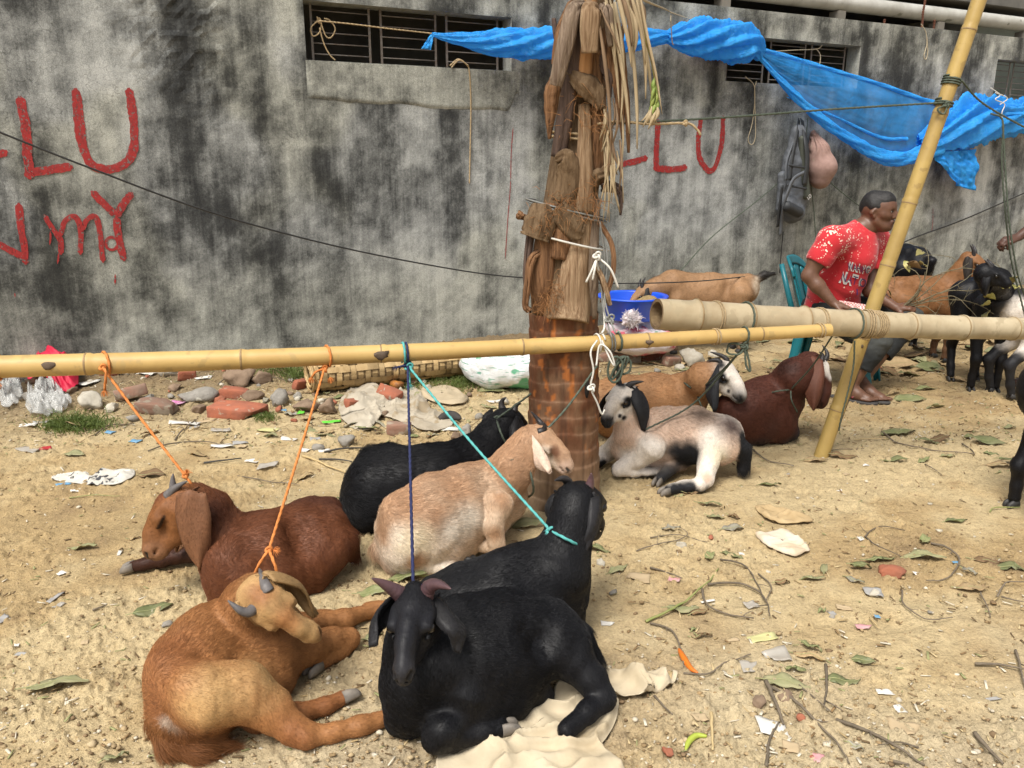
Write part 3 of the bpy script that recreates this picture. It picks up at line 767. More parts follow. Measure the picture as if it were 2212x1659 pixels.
class Goat:
    def __init__(self, label, base, black=False, group='goats tied up in the yard', vox=0.006):
        self.t = thing('goat', label, 'goat', base, group); self.b = Body(); self.black = black; self.vox = vox; self.later = []
        self.hz = base
    def head(self, poll, muz, up, face, muzzle=None, jaw=None, S=None, closed=False, eyes=True):
        b = self.b; X = unit(muz - poll); Zv = unit(np.asarray(up, float) - X * (np.asarray(up, float) @ X)); Yv = np.cross(Zv, X)
        S = S or np.linalg.norm(muz - poll) / 0.185; self.S = S
        L = lambda x, y, z: poll + S * (X * x + Yv * y + Zv * z); self.L, self.X, self.Y, self.Z = L, X, Yv, Zv
        m = muzzle if muzzle is not None else face; j = jaw if jaw is not None else face
        kw = dict(k=0.022 * S, fur=0.28, flow=-X); nq = (Yv, .74)
        b.add(L(-.012, 0, -.006), L(.03, 0, .006), .055 * S, .056 * S, face, **kw)
        b.chain([(L(.03, 0, .012), .050 * S), (L(.085, 0, .012), .040 * S), (L(.135, 0, .000), .033 * S), (L(.178, 0, -.022), .028 * S)], face, sq=nq, **kw)
        b.chain([(L(.0, 0, -.050), .044 * S), (L(.08, 0, -.056), .033 * S), (L(.158, 0, -.050), .022 * S)], j, sq=nq, **kw)
        b.add(L(.172, 0, -.030), L(.186, 0, -.038), .026 * S, .023 * S, m, **kw)
        b.add(L(.166, 0, -.056), L(.176, 0, -.058), .018 * S, .016 * S, m, **kw)
        for s in (1, -1):
            b.add(L(.015, s * .028, -.032), L(.060, s * .020, -.040), .036 * S, .024 * S, j, **kw)
            b.add(L(.034, s * .038, .022), L(.078, s * .042, .016), .019 * S, .016 * S, face, k=.012 * S, fur=.2, flow=-X)       # brow
            b.add(L(.186, s * .015, -.024), L(.192, s * .012, -.03), .012 * S, .011 * S, m, k=.010 * S, fur=.0, flow=-X)       # nostril wing
            b.add(L(.194, s * .024, -.024), L(.206, s * .013, -.034), .0070 * S, .005 * S, sub=True, k=.005)                    # nostril
            b.add(L(.200, s * .008, -.047), L(.145, s * .032, -.043), .0055 * S, .0045 * S, sub=True, k=.005)                   # mouth
            b.line(L(.192, s * .024, -.025), L(.202, s * .014, -.034), .008 * S, np.minimum(m * .22, .012))
            b.line(L(.198, s * .012, -.047), L(.150, s * .030, -.044), .0055 * S, m * .3)
            if closed:
                b.add(L(.062, s * .048, .004), L(.090, s * .043, -.002), .013 * S, .011 * S, face, k=.008, fur=.1, flow=-X)
                b.add(L(.055, s * .062, -.006), L(.098, s * .052, -.012), .0045 * S, .004 * S, sub=True, k=.004)
                b.line(L(.052, s * .058, -.003), L(.098, s * .050, -.012), .0075 * S, face * .12)
                b.line(L(.098, s * .048, -.014), L(.125, s * .04, -.026), .006 * S, face * .45)
            else:
                b.add(L(.066, s * .060, .003), L(.076, s * .058, .002), .012 * S, .011 * S, sub=True, k=.006); b.add(L(.055, s * .047, -.012), L(.088, s * .044, -.014), .008 * S, .007 * S, face, k=.006 * S, fur=.1, flow=-X)
                b.line(L(.055, s * .050, .004), L(.090, s * .046, -.004), .016 * S, face * .35)
                if eyes: self.later.append(('eye', L(.071, s * .0475, .004), .0145 * S))
        return L
    def ear(self, side, tip, w=0.07, col=None, base=None, curl=0.35, bow=0.03, face=None):
        B = self.L(-.020, side * .046, .014) if base is None else base
        tip = np.asarray(tip, float); outw = self.Y * side if face is None else unit(face)
        P = catmull([B - outw * .012, B + outw * .016 * self.S + np.array([0, 0, .0]), (B + tip) / 2 + outw * bow, tip], 7); n = len(P)
        T = np.gradient(P, axis=0); T = np.array([unit(t) for t in T]); t = np.linspace(0, 1, n)
        wid = w * np.interp(t, [0, .08, .16, .32, .55, .78, .93, 1], [.05, .20, .42, .80, 1.0, .76, .36, .06])
        V = []; mcols = 9
        for i in range(n):
            side_v = unit(np.cross(outw, T[i])); nrm = unit(np.cross(T[i], side_v))
            for q in np.linspace(-.5, .5, mcols):
                V.append(P[i] + side_v * q * wid[i] + nrm * (-(q * 2) ** 2 * wid[i] * curl * (.5 + 1.6 * max(0, .3 - t[i])) + .004 * math.sin(q * 9 + t[i] * 7) + .006 * math.cos(q * 6.28) * t[i]))
        F = [(i * mcols + j, i * mcols + j + 1, (i + 1) * mcols + j + 1, (i + 1) * mcols + j) for i in range(n - 1) for j in range(mcols - 1)]
        V, F = thicken(V, F, .006)
        c = np.tile(np.asarray(col, float), (len(V), 1)) * (0.8 + 0.4 * fbm(V * 25, 3, 3))[:, None]
        self.later.append(('ear', V, F, c))
    def horn(self, pts, r, m=HORN):
        p0, pl = np.asarray(pts[0], float), np.asarray(pts[-1], float); bulge = np.mean([np.asarray(p, float) for p in pts[1:-1]], 0) - (p0 + pl) / 2; bulge = bulge * min(1, .28 * np.linalg.norm(pl - p0) / (np.linalg.norm(bulge) + 1e-9))
        P = resample(catmull([p0, p0 * .68 + pl * .32 + bulge * .85, p0 * .35 + pl * .65 + bulge * .85, pl], 8), .004); t = np.linspace(0, 1, len(P))
        rr = r * (1 - t) ** .75 + .0012; rr = rr * (1 + .05 * np.sin(t * 55) * (1 - t))
        self.later.append(('horn', *tube(P, rr, 12), m))
    def hoof(self, p, d, up=(0, 0, 1), s=1.0, m=None):
        d = unit(d); up = unit(np.asarray(up, float) - d * (np.asarray(up, float) @ d)); y = np.cross(up, d); items = []
        for k in (-1, 1):
            prof = [(-.014, .0150, .018), (.010, .0155, .017), (.028, .0140, .0135), (.036, .008, .007)]
            V = []; n = 10
            for x, ry, rz in prof:
                for a in np.arange(n) / n * 2 * math.pi:
                    V.append(p + s * (d * x + y * (k * .0130 + .8 * ry * math.cos(a) * .78) + up * (rz * math.sin(a) - (.018 - rz) * .8)))
            F = [(i * n + j, i * n + (j + 1) % n, (i + 1) * n + (j + 1) % n, (i + 1) * n + j) for i in range(3) for j in range(n)] + [tuple(range(n - 1, -1, -1)), tuple(3 * n + j for j in range(n))]
            items.append((V, F))
        self.later.append(('hoof', *join(items), m or (HOOFB if self.black else HOOF)))
    def leg(self, pts, col, hoof=None, fur=.5, k=.02, hm=None, up=(0, 0, 1)):
        self.b.chain(pts, col, k, fur)
        if hoof: self.hoof(pts[-1][0] + unit(pts[-1][0] - pts[-2][0]) * pts[-1][1] * .75, pts[-1][0] - pts[-2][0], up, hoof, hm)
    def done(self, n=22000, length=.012, rad=.0005, lift=.28, seed=1):
        self.b.build(self.vox, .007 if self.black else .012)
        V = self.b.V + 0.0
        body = part('body', V, self.b.F, COATB if self.black else COAT, self.t, cols=self.b.C)
        for it in self.later:
            if it[0] == 'eye':
                v, f = ico(2); part('eye', it[1] + v * it[2], f, EYE, self.t)
            elif it[0] == 'ear':
                part('ear', it[1], it[2], COATB if self.black else COAT, self.t, cols=it[3])
                if n > 20000:
                    e = Body(); e.V, e.F, e.C = np.asarray(it[1]), np.array([q for q in it[2] if len(q) == 4]), it[3]; e.fl = np.tile(unit(e.V[len(e.V) // 2 - 5] - e.V[4]), (len(e.V), 1)); e.fu = np.full(len(e.V), .45); fur(e, self.t, FURB if self.black else FURM, 2200, length, rad, .2, 5, 'ear_fur')
            else: part(it[0], it[1], it[2], it[3], self.t)
        if n: fur(self.b, self.t, FURB if self.black else FURM, n, length, rad, lift, seed)
        return self.t

def g(px, py, z): return G(px, py, z)
# ---- chestnut goat lying at the left, eyes shut, muzzle down
RED = np.array((0.130, 0.043, 0.016)); REDD = np.array((0.068, 0.021, 0.009)); REDL = np.array((0.24, 0.105, 0.042))
def goat_chestnut():
    o = Goat('chestnut brown goat lying with closed eyes, an orange rope behind its short horns', G(600, 1240)); b = o.b
    b.chain([(g(520, 1200, .150), .105), (g(590, 1190, .145), .125), (g(650, 1172, .140), .122), (g(700, 1168, .130), .105)], RED, .035, 1.1)
    b.chain([(g(520, 1245, .09), .08), (g(600, 1235, .085), .10), (g(670, 1220, .085), .09)], RED, .035)
    b.chain([(Q(545, 1140, 2.52), .05), (Q(610, 1128, 2.60), .03), (Q(670, 1098, 2.66), .028), (Q(715, 1095, 2.68), .035)], REDD, .05)
    b.chain([(Q(668, 1110, 2.62), .038), (Q(712, 1122, 2.60), .045)], RED, .04)
    b.add(Q(640, 1140, 2.46), Q(650, 1160, 2.44), .03, .03, sub=True, k=.09)
    b.chain([(g(498, 1215, .15), .090), (Q(482, 1160, 2.47), .080), (Q(455, 1110, 2.47), .068), (Q(428, 1085, 2.46), .060)], RED, .035, 1.6)
    b.chain([(g(485, 1260, .09), .065), (g(492, 1215, .15), .075)], RED, .03)
    poll, muz = Q(392, 1084, 2.44), Q(312, 1180, 2.40)
    o.head(poll, muz, (-.6, .30, 1), np.array((0.185, 0.072, 0.022)), np.array((0.20, 0.10, 0.05)), closed=True, S=1.0)
    near = 1 if (o.Y[1] < 0) else -1
    o.ear(near, Q(432, 1230, 2.33), .115, (0.17, 0.075, 0.035), bow=.02, curl=.25, base=Q(414, 1066, 2.37))
    o.ear(-near, Q(385, 1190, 2.58), .09, (0.16, 0.08, 0.04))
    hb = o.L(.004, near * .026, .040); ht = Q(405, 1039, 2.41); o.horn([hb, hb * .5 + ht * .5 + [-.004, 0, .004], ht], .016, HORNG)
    hb = o.L(.004, -near * .026, .040); ht = Q(374, 1023, 2.48); o.horn([hb, hb * .5 + ht * .5 + [-.004, 0, .003], ht], .016, HORNG)
    o.leg([(g(500, 1190, .10), .055), (g(425, 1192, .065), .033), (g(350, 1208, .045), .024), (g(290, 1222, .028), .020)], REDD * .6, .95, hm=HOOF)
    o.leg([(g(520, 1245, .12), .065), (g(480, 1290, .05), .040), (g(540, 1310, .03), .027)], RED)
    o.leg([(g(695, 1190, .12), .095), (g(650, 1225, .09), .07), (g(610, 1258, .05), .042), (g(680, 1262, .03), .028)], RED)
    b.chain([(g(752, 1165, .14), .03), (g(765, 1200, .07), .02)], REDD, fur=2.5)
    b.spot(Q(478, 1100, 2.4), .08, REDD, .7); b.spot(Q(680, 1085, 2.66), .13, REDD * 1.1, .8, (np.array([0, 0, 1.0]), .5))
    b.spot(g(540, 1210, .24), .10, RED * 1.25, .8); b.spot(o.L(.02, 0, .05), .05, REDD * 1.6, .8)
    return o.done(60000, .017, .00028)
goat_chestnut()
# ---- golden goat curled up in front, head laid back on its shoulder
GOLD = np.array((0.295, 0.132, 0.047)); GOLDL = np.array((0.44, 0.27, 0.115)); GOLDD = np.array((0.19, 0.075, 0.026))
def goat_golden():
    o = Goat('golden tan goat curled up with its head laid back on its own shoulder', G(460, 1560)); b = o.b
    b.chain([(g(416, 1508, .130), .106), (g(422, 1450, .140), .112), (g(466, 1402, .145), .116), (g(535, 1378, .140), .112), (g(600, 1382, .115), .085)], GOLD, .035, 1.1)
    b.chain([(g(430, 1545, .08), .075), (g(500, 1475, .085), .10), (g(560, 1440, .08), .105), (g(595, 1415, .08), .08)], GOLD, .035)
    b.chain([(g(365, 1440, .21), .04), (g(430, 1365, .225), .04)], GOLD, .06)
    b.chain([(g(580, 1365, .16), .085), (g(545, 1335, .22), .070), (g(532, 1305, .27), .060), (g(545, 1285, .30), .052)], GOLD, .035, 1.3)
    poll, muz = g(562, 1288, .335), g(622, 1334, .280)
    o.head(poll, muz, (-.20, -.74, .64), GOLDL * .9, GOLDL, closed=True, S=.90)
    us = 1 if o.Y[1] > 0 else -1           # the side that lies uppermost in the picture
    o.ear(us, g(682, 1330, .225), .080, GOLDL * .62, bow=.04, face=(.2, .6, .75))
    o.ear(-us, g(560, 1370, .18), .07, GOLDL * .8, bow=.0)
    o.horn([o.L(.01, us * .030, .042), o.L(-.002, us * .038, .075), g(560, 1228, .385)], .0145, HORNG)
    o.horn([o.L(.01, -us * .030, .042), o.L(-.004, -us * .05, .068), g(492, 1297, .365)], .0145, HORNG)
    # hind legs, the upper one stretched out
    o.leg([(g(445, 1505, .165), .084), (g(520, 1495, .150), .070), (g(585, 1530, .100), .048), (g(640, 1580, .050), .034), (g(662, 1590, .040), .029), (g(720, 1582, .034), .024), (g(780, 1568, .032), .021), (g(825, 1553, .028), .021)], GOLD, .95, hm=HOOF)
    o.leg([(g(560, 1540, .05), .05), (g(640, 1546, .035), .03), (g(700, 1525, .03), .022), (g(738, 1508, .032), .020)], GOLDD * 1.2, .95, hm=HOOF, up=(-.3, .6, 1))
    # fore legs, one stretched away, one folded
    o.leg([(g(640, 1360, .09), .05), (g(690, 1345, .055), .034), (g(745, 1338, .045), .030), (g(800, 1318, .032), .022), (g(850, 1310, .03), .021)], GOLD, 1.0)
    o.leg([(g(600, 1400, .12), .07), (g(660, 1400, .085), .048), (g(720, 1385, .055), .036), (g(752, 1380, .042), .031), (g(735, 1405, .028), .023), (g(690, 1434, .028), .020)], GOLD, 1.0, hm=HOOF)
    b.chain([(g(345, 1560, .09), .030), (g(372, 1592, .06), .036), (g(430, 1606, .04), .036), (g(495, 1608, .025), .010)], GOLDD, .02, fur=3.6)
    b.chain([(g(365, 1455, .205), .022), (g(400, 1480, .215), .024)], GOLD, .06)
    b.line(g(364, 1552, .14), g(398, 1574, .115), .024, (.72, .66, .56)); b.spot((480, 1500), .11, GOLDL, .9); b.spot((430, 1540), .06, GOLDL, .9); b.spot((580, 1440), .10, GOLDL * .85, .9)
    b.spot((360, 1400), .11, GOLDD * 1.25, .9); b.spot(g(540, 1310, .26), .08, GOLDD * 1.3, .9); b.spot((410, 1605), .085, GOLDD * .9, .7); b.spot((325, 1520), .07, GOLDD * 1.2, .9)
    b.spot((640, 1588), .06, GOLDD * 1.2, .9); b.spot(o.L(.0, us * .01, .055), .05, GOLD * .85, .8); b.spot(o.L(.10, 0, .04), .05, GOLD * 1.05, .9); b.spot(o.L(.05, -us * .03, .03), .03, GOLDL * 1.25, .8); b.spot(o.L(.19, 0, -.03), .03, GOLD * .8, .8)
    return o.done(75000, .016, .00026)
goat_golden()
# ---- black goat in front, facing the camera
def goat_front_black():
    o = Goat('black goat with curved purplish horns resting partly on a crumpled beige cloth', G(1020, 1590), True); b = o.b
    b.chain([(g(960, 1435, .165), .105), (g(1015, 1418, .170), .128), (g(1085, 1402, .170), .126), (g(1150, 1385, .170), .105), (g(1190, 1382, .170), .080)], BLACK, .035)
    b.chain([(g(945, 1510, .095), .085), (g(1010, 1500, .085), .105), (g(1085, 1478, .085), .092), (g(1130, 1455, .09), .065)], BLACK, .03)
    b.chain([(Q(985, 1330, 1.88), .045), (Q(1080, 1312, 1.98), .035), (Q(1160, 1318, 2.02), .035), (Q(1215, 1345, 1.98), .035)], BLACK, .06)
    b.chain([(g(925, 1450, .18), .095), (Q(905, 1400, 1.79), .078), (Q(900, 1345, 1.78), .062)], BLACK, .04)
    b.chain([(g(885, 1530, .085), .062), (g(893, 1480, .14), .075), (g(915, 1430, .2), .08)], BLACK, .04)
    poll, muz = Q(900, 1318, 1.745), Q(868, 1428, 1.575)
    o.head(poll, muz, (-.10, -.62, .78), BLACK * 2.0, BLK2 * 2.4, S=.95)  # face and muzzle painted lighter, standing in for highlights on forehead and nose
    rt = 1 if o.Y[0] > 0 else -1
    o.ear(rt, Q(986, 1408, 1.67), .080, BLK2, bow=.045, face=(.85, -.5, .15), curl=.5)
    o.ear(-rt, Q(806, 1395, 1.63), .062, BLK2 * 1.2, bow=.03)
    o.horn([o.L(-.005, rt * .024, .040), o.L(-.018, rt * .040, .072), Q(944, 1265, 1.70), Q(974, 1272, 1.67)], .021, HORNP)
    o.horn([o.L(-.005, -rt * .030, .040), Q(845, 1275, 1.73), Q(828, 1256, 1.73), Q(803, 1249, 1.71)], .021, HORNP)
    # near fore leg folded under, knee forward
    o.leg([(g(1000, 1495, .13), .075), (g(985, 1540, .085), .052), (g(955, 1576, .085), .040), (g(942, 1594, .065), .034), (g(975, 1596, .052), .028), (g(1045, 1580, .050), .023), (g(1080, 1572, .050), .021)], BLACK, 1.0, hm=HOOF, k=.014)
    o.leg([(g(900, 1520, .08), .06), (g(868, 1556, .045), .037), (g(885, 1572, .03), .025)], BLACK)
    # hind leg: thigh, hock out to the side, foot back in
    o.leg([(g(1190, 1395, .17), .085), (g(1232, 1418, .145), .060), (g(1275, 1465, .105), .041), (g(1304, 1508, .066), .031), (g(1268, 1538, .060), .026), (g(1225, 1576, .050), .023)], BLACK, None, k=.014)
    o.leg([(g(1120, 1470, .08), .055), (g(1170, 1500, .035), .028), (g(1125, 1532, .028), .022)], BLACK, 1.0, hm=HOOF)
    b.chain([(g(1255, 1365, .16), .025), (g(1290, 1425, .09), .016)], BLACK, fur=2.5)
    b.add(Q(1160, 1362, 1.80), Q(1172, 1385, 1.80), .03, .035, sub=True, k=.06)
    b.chain([(Q(1195, 1325, 1.95), .035), (Q(1240, 1372, 1.90), .035)], BLACK, .04)
    b.add(Q(1195, 1450, 1.72), Q(1205, 1490, 1.72), .035, .04, sub=True, k=.04)
    b.add(o.L(.03, 0, .03), o.L(-.01, 0, .05), .03 , .025, BLACK, .03, 1.2)
    b.spot(Q(1165, 1470, 1.86), .05, (.06, .055, .05), .8)
    return o.done(90000, .017, .00028, .20)
goat_front_black()
# ---- black goat behind it, looking away
def goat_back_black():
    o = Goat('black goat with a teal rope at its neck, seen from behind looking away', G(1090, 1330), True); b = o.b
    b.chain([(g(1195, 1255, .185), .108), (g(1140, 1275, .175), .122), (g(1070, 1300, .160), .128), (g(1000, 1320, .145), .118), (g(960, 1330, .13), .10)], BLACK, .05)
    b.chain([(g(1205, 1300, .11), .085), (g(1120, 1330, .10), .10), (g(1020, 1350, .09), .10)], BLACK, .05)
    b.chain([(g(1085, 1222, .275), .03), (g(1160, 1192, .292), .03)], BLACK, .06)
    b.chain([(g(1205, 1232, .235), .090), (Q(1222, 1180, 2.22), .066), (Q(1235, 1120, 2.25), .060), (Q(1240, 1085, 2.28), .058)], BLACK, .045)
    poll, muz = Q(1248, 1088, 2.29), Q(1288, 1112, 2.455)
    o.head(poll, muz, (0, .3, 1), BLACK, BLK2)
    rt = 1 if o.Y[0] > 0 else -1
    o.ear(rt, Q(1256, 1196, 2.17), .062, BLK2 * 1.3, bow=.03, face=(.75, -.65, 0))
    o.ear(-rt, Q(1200, 1142, 2.27), .085, BLK2, bow=.03, face=(-.7, -.6, .2))
    o.horn([o.L(0, -rt * .026, .042), o.L(-.01, -rt * .04, .07), Q(1220, 1040, 2.27), Q(1198, 1038, 2.26)], .017, HORN)
    o.horn([o.L(0, rt * .026, .042), o.L(-.01, rt * .034, .062), o.L(-.03, rt * .04, .078)], .016, HORNP)
    o.leg([(g(1215, 1280, .13), .065), (g(1232, 1325, .06), .042), (g(1240, 1348, .035), .034)], BLACK)
    b.chain([(g(990, 1262, .20), .05), (g(950, 1290, .16), .07)], BLACK, .04)
    o.leg([(g(1000, 1350, .12), .09), (g(1080, 1370, .05), .05), (g(1020, 1385, .03), .03)], BLACK)
    return o.done(60000, .014, .00028, .22, 3)
goat_back_black()
# ---- cream and tan goat in the middle
CRT = np.array((0.41, 0.245, 0.140)); CRW = np.array((0.64, 0.56, 0.46)); CRL = np.array((0.53, 0.39, 0.27))
def goat_cream():
    o = Goat('cream and tan goat lying before the palm trunk, eyes shut, dark straight horns', G(960, 1210)); b = o.b
    b.chain([(g(885, 1145, .150), .122), (g(930, 1128, .160), .128), (g(990, 1105, .165), .130), (g(1045, 1080, .170), .112), (g(1078, 1072, .165), .090)], CRL, .035, 1.2)
    b.chain([(g(885, 1180, .085), .085), (g(960, 1165, .085), .105), (g(1055, 1115, .095), .09)], CRL, .035)
    b.chain([(g(850, 1095, .25), .035), (g(930, 1052, .275), .03), (g(1000, 1030, .275), .03), (g(1060, 1015, .27), .04)], CRT, .06, 1.3)
    b.chain([(g(1075, 1055, .21), .092), (Q(1105, 1010, 2.86), .076), (Q(1130, 972, 2.91), .062), (Q(1145, 950, 2.93), .054)], CRT, .035, 1.0)
    b.chain([(g(1105, 1085, .13), .06), (g(1100, 1050, .2), .06)], CRL, .04)
    poll, muz = Q(1163, 945, 2.93), Q(1222, 990, 2.865)
    o.head(poll, muz, (.36, -.25, 1), CRT * .85, np.array((.45, .32, .25)), CRW * .9, S=.86, closed=True)
    near = 1 if o.Y[1] < 0 else -1
    o.ear(near, Q(1187, 1020, 2.80), .090, (.60, .46, .36), bow=.02, curl=.25, base=o.L(-.02, near * .052, -.012))
    o.ear(-near, Q(1130, 936, 3.02), .05, (.55, .45, .36), bow=.0)
    o.horn([o.L(.0, near * .024, .040), Q(1186, 930, 2.90), Q(1174, 912, 2.89)], .015, HORN)
    o.horn([o.L(.0, -near * .024, .040), Q(1168, 912, 2.99), Q(1147, 889, 2.98)], .015, HORN)
    o.leg([(g(1072, 1095, .20), .062), (g(1066, 1132, .150), .042), (g(1072, 1170, .085), .032), (g(1076, 1186, .055), .029), (g(1050, 1180, .058), .022), (g(1020, 1172, .070), .020)], CRL, 1.1, hm=HOOF, up=(0, .3, 1), k=.012)
    o.leg([(g(1000, 1175, .06), .035), (g(960, 1204, .04), .022), (g(1000, 1207, .036), .019)], np.array((.36, .27, .17)), 1.0, hm=HOOFB, k=.012)
    o.leg([(g(885, 1170, .12), .105), (g(925, 1172, .11), .078), (g(912, 1210, .055), .045), (g(885, 1222, .038), .034), (g(950, 1228, .028), .022), (g(1000, 1232, .026), .021)], CRW, None, k=.016)
    b.chain([(g(818, 1188, .085), .030), (g(850, 1212, .045), .028), (g(890, 1225, .025), .012)], np.array((.30, .17, .09)), fur=2.6)
    cw, ct = CRW, CRT
    b.add(g(962, 1150, .19), g(970, 1180, .15), .02, .02, sub=True, k=.05)
    b.spot((985, 1045), .12, ct, .9); b.spot((880, 1085), .12, ct * 1.05, .9); b.spot((820, 1145), .075, ct * .85, .8); b.spot((945, 1110), .07, CRT, .9)
    b.spot((860, 1150), .05, cw, .9); b.spot((905, 1170), .085, np.array((.62, .52, .36)), .8); b.line(Q(1040, 1008, 2.72), Q(1082, 1052, 2.70), .034, (.76, .69, .60)); b.spot((1020, 1120), .07, cw, .9); b.spot((985, 1150), .07, cw, .8)
    b.spot((1085, 1070), .06, CRT * .95, .9); b.spot((1070, 1160), .04, ct, .8); b.spot((905, 1218), .05, ct * .9, .8); b.spot(g(890, 1226, .02), .035, (.03, .028, .026), .6)
    b.line(g(838, 1082, .27), g(880, 1062, .28), .012, (.62, .55, .46))
    b.spot(o.L(.075, near * .045, -.02), .042, CRW, .6); b.spot(o.L(.11, near * .03, .012), .028, np.array((.16, .075, .04)), .7); b.spot(o.L(.03, near * .05, -.01), .025, CRT, .7)
    b.spot(g(1115, 1080, .12), .06, CRW, .8)
    return o.done(70000, .018, .00030, .3, 5)
goat_cream()
# ---- black goat between the rubble and the trunk
def goat_rear_black():
    o = Goat('long haired black goat lying left of the palm trunk behind the cream goat', G(900, 1090), True); b = o.b
    b.chain([(g(815, 1052, .165), .132), (g(870, 1042, .172), .132), (g(940, 1034, .175), .132), (g(1010, 1012, .180), .118), (g(1050, 995, .185), .105)], BLACK, .05, 1.3)
    b.chain([(g(800, 1090, .10), .11), (g(930, 1080, .10), .11)], BLACK, .05, 1.6)
    b.chain([(Q(800, 985, 3.05), .035), (Q(832, 982, 3.08), .04)], BLACK, .06, 2.0)
    b.chain([(g(1045, 975, .24), .092), (Q(1068, 945, 3.25), .075), (Q(1088, 918, 3.28), .064)], BLACK, .045)
    poll, muz = Q(1096, 912, 3.30), Q(1132, 938, 3.44)
    o.head(poll, muz, (0, .3, 1), BLACK, BLK2, S=1.05)
    rt = 1 if o.Y[0] > 0 else -1
    o.ear(rt, Q(1112, 975, 3.16), .075, BLK2, bow=.03, face=(.4, -.9, .1)); o.ear(-rt, Q(1042, 912, 3.30), .085, BLK2, bow=.0, face=(-.2, -.9, .4))
    o.horn([o.L(0, -rt * .025, .045), o.L(-.02, -rt * .035, .085), Q(1094, 858, 3.33)], .018, HORN)
    o.horn([o.L(0, rt * .025, .045), o.L(-.015, rt * .03, .08), Q(1126, 872, 3.33)], .016, HORN)
    o.leg([(g(800, 1060, .13), .11), (g(790, 1095, .06), .07)], BLACK, fur=1.5)
    o.leg([(g(1060, 1030, .1), .07), (g(1080, 1065, .04), .035)], BLACK)
    b.chain([(g(765, 1085, .10), .04), (g(752, 1112, .03), .025)], BLACK, fur=3)
    return o.done(45000, .020, .00035, .3, 7)
goat_rear_black()
# ---- pied goat right of the trunk
PIW = np.array((0.66, 0.60, 0.53)); PIP = np.array((0.55, 0.40, 0.30)); PIB = np.array((0.013, 0.013, 0.015))
def goat_pied():
    o = Goat('white goat with black face patches, black drooping ears and black legs', G(1480, 1030)); b = o.b
    b.chain([(g(1388, 945, .175), .098), (g(1440, 943, .180), .112), (g(1500, 945, .180), .115), (g(1552, 955, .175), .108)], PIP * 1.05, .035)
    b.chain([(g(1368, 975, .11), .075), (g(1460, 980, .09), .085)], PIP * 1.1, .035)
    b.chain([(Q(1420, 895, 3.62), .035), (Q(1500, 897, 3.6), .03), (Q(1580, 925, 3.55), .035)], PIP, .05)
    b.chain([(g(1370, 940, .20), .085), (Q(1362, 905, 3.56), .070), (Q(1357, 875, 3.56), .058)], PIP * 1.1, .04)
    b.chain([(g(1352, 970, .12), .06), (g(1356, 930, .2), .06)], PIP * 1.1, .04)
    poll, muz = Q(1352, 852, 3.55), Q(1304, 898, 3.43)
    o.head(poll, muz, (-.45, -.25, 1), PIW, PIB * 2, PIW, S=.95)
    near = 1 if o.Y[0] > 0 else -1
    o.ear(near, Q(1390, 930, 3.46), .105, PIB, bow=.035, curl=.3); o.ear(-near, Q(1292, 900, 3.60), .08, PIB, bow=.03)
    o.horn([o.L(0, -near * .024, .040), Q(1336, 815, 3.56), Q(1336, 784, 3.57)], .015, HORN)
    o.horn([o.L(0, near * .026, .040), Q(1366, 828, 3.54), Q(1391, 824, 3.53)], .016, HORN)
    o.leg([(g(1405, 965, .17), .070), (g(1385, 985, .12), .050), (g(1350, 1008, .065), .036), (g(1338, 1014, .052), .032), (g(1370, 1020, .040), .024), (g(1425, 1020, .036), .022)], PIW, .95, hm=HOOF, k=.014)
    o.leg([(g(1345, 955, .14), .06), (g(1310, 980, .06), .040), (g(1290, 998, .035), .028)], PIW)
    o.leg([(g(1560, 940, .20), .098), (g(1535, 955, .19), .070), (g(1530, 1000, .115), .045), (g(1524, 1034, .062), .036), (g(1512, 1046, .045), .030), (g(1480, 1050, .036), .025), (g(1446, 1058, .032), .023)], PIW, 1.0, hm=HOOF, k=.016)
    o.leg([(g(1460, 1000, .06), .04), (g(1425, 1035, .030), .022)], PIB, .95, hm=HOOF)
    b.chain([(g(1606, 970, .15), .032), (g(1606, 1010, .06), .028)], PIB, fur=2.4)
    for L_, r_, c_ in (((.015, .0, .045), .034, PIB), ((.065, near * .048, .0), .034, PIB), ((.065, -near * .048, .0), .034, PIB), ((.190, 0, -.035), .042, PIB), ((.13, near * .035, -.035), .020, PIW), ((.112, near * .03, -.05), .014, PIB), ((.0, near * .05, -.0), .020, PIB), ((.12, 0, .03), .03, PIW)):
        b.spot(o.L(*L_), r_ * o.S, c_, .35)
    b.line(o.L(.09, near * .045, -.012), o.L(.16, near * .03, -.032), .011, PIB)
    S2 = lambda x, y, r, c, f_=.6: b.spot((x, y), r, c, f_)
    S2(1352, 908, .016, PIB)
    S2(1520, 890, .09, (.17, .12, .09), .95); S2(1585, 915, .09, (.10, .07, .06), .9); S2(1450, 900, .08, PIP * .9, .9)
    S2(1478, 988, .088, PIB, .5); S2(1455, 978, .055, PIB * 1.5, .9); S2(1492, 1008, .07, PIB, .5)
    b.line(g(1512, 950, .26), g(1568, 925, .28), .030, PIB * 1.6)
    S2(1560, 985, .075, (.64, .57, .44), .8); S2(1612, 985, .05, PIB); S2(1605, 1020, .06, PIB, .5)
    S2(1420, 920, .09, PIP, .9); S2(1345, 985, .06, PIW, .9); S2(1395, 985, .05, PIW, .8)
    b.line(g(1332, 1016, .045), g(1340, 1020, .030), .034, PIB); b.line(g(1352, 1022, .03), g(1440, 1022, .03), .030, PIB); b.line(g(1285, 1000, .03), g(1300, 1002, .03), .034, PIB); b.line(g(1516, 1052, .03), g(1440, 1062, .03), .036, PIB)
    b.line(g(1608, 950, .2), g(1612, 1010, .08), .050, PIB)
    S2(1524, 1025, .03, PIP, .8)
    return o.done(50000, .015, .00035, .3, 9)
goat_pied()
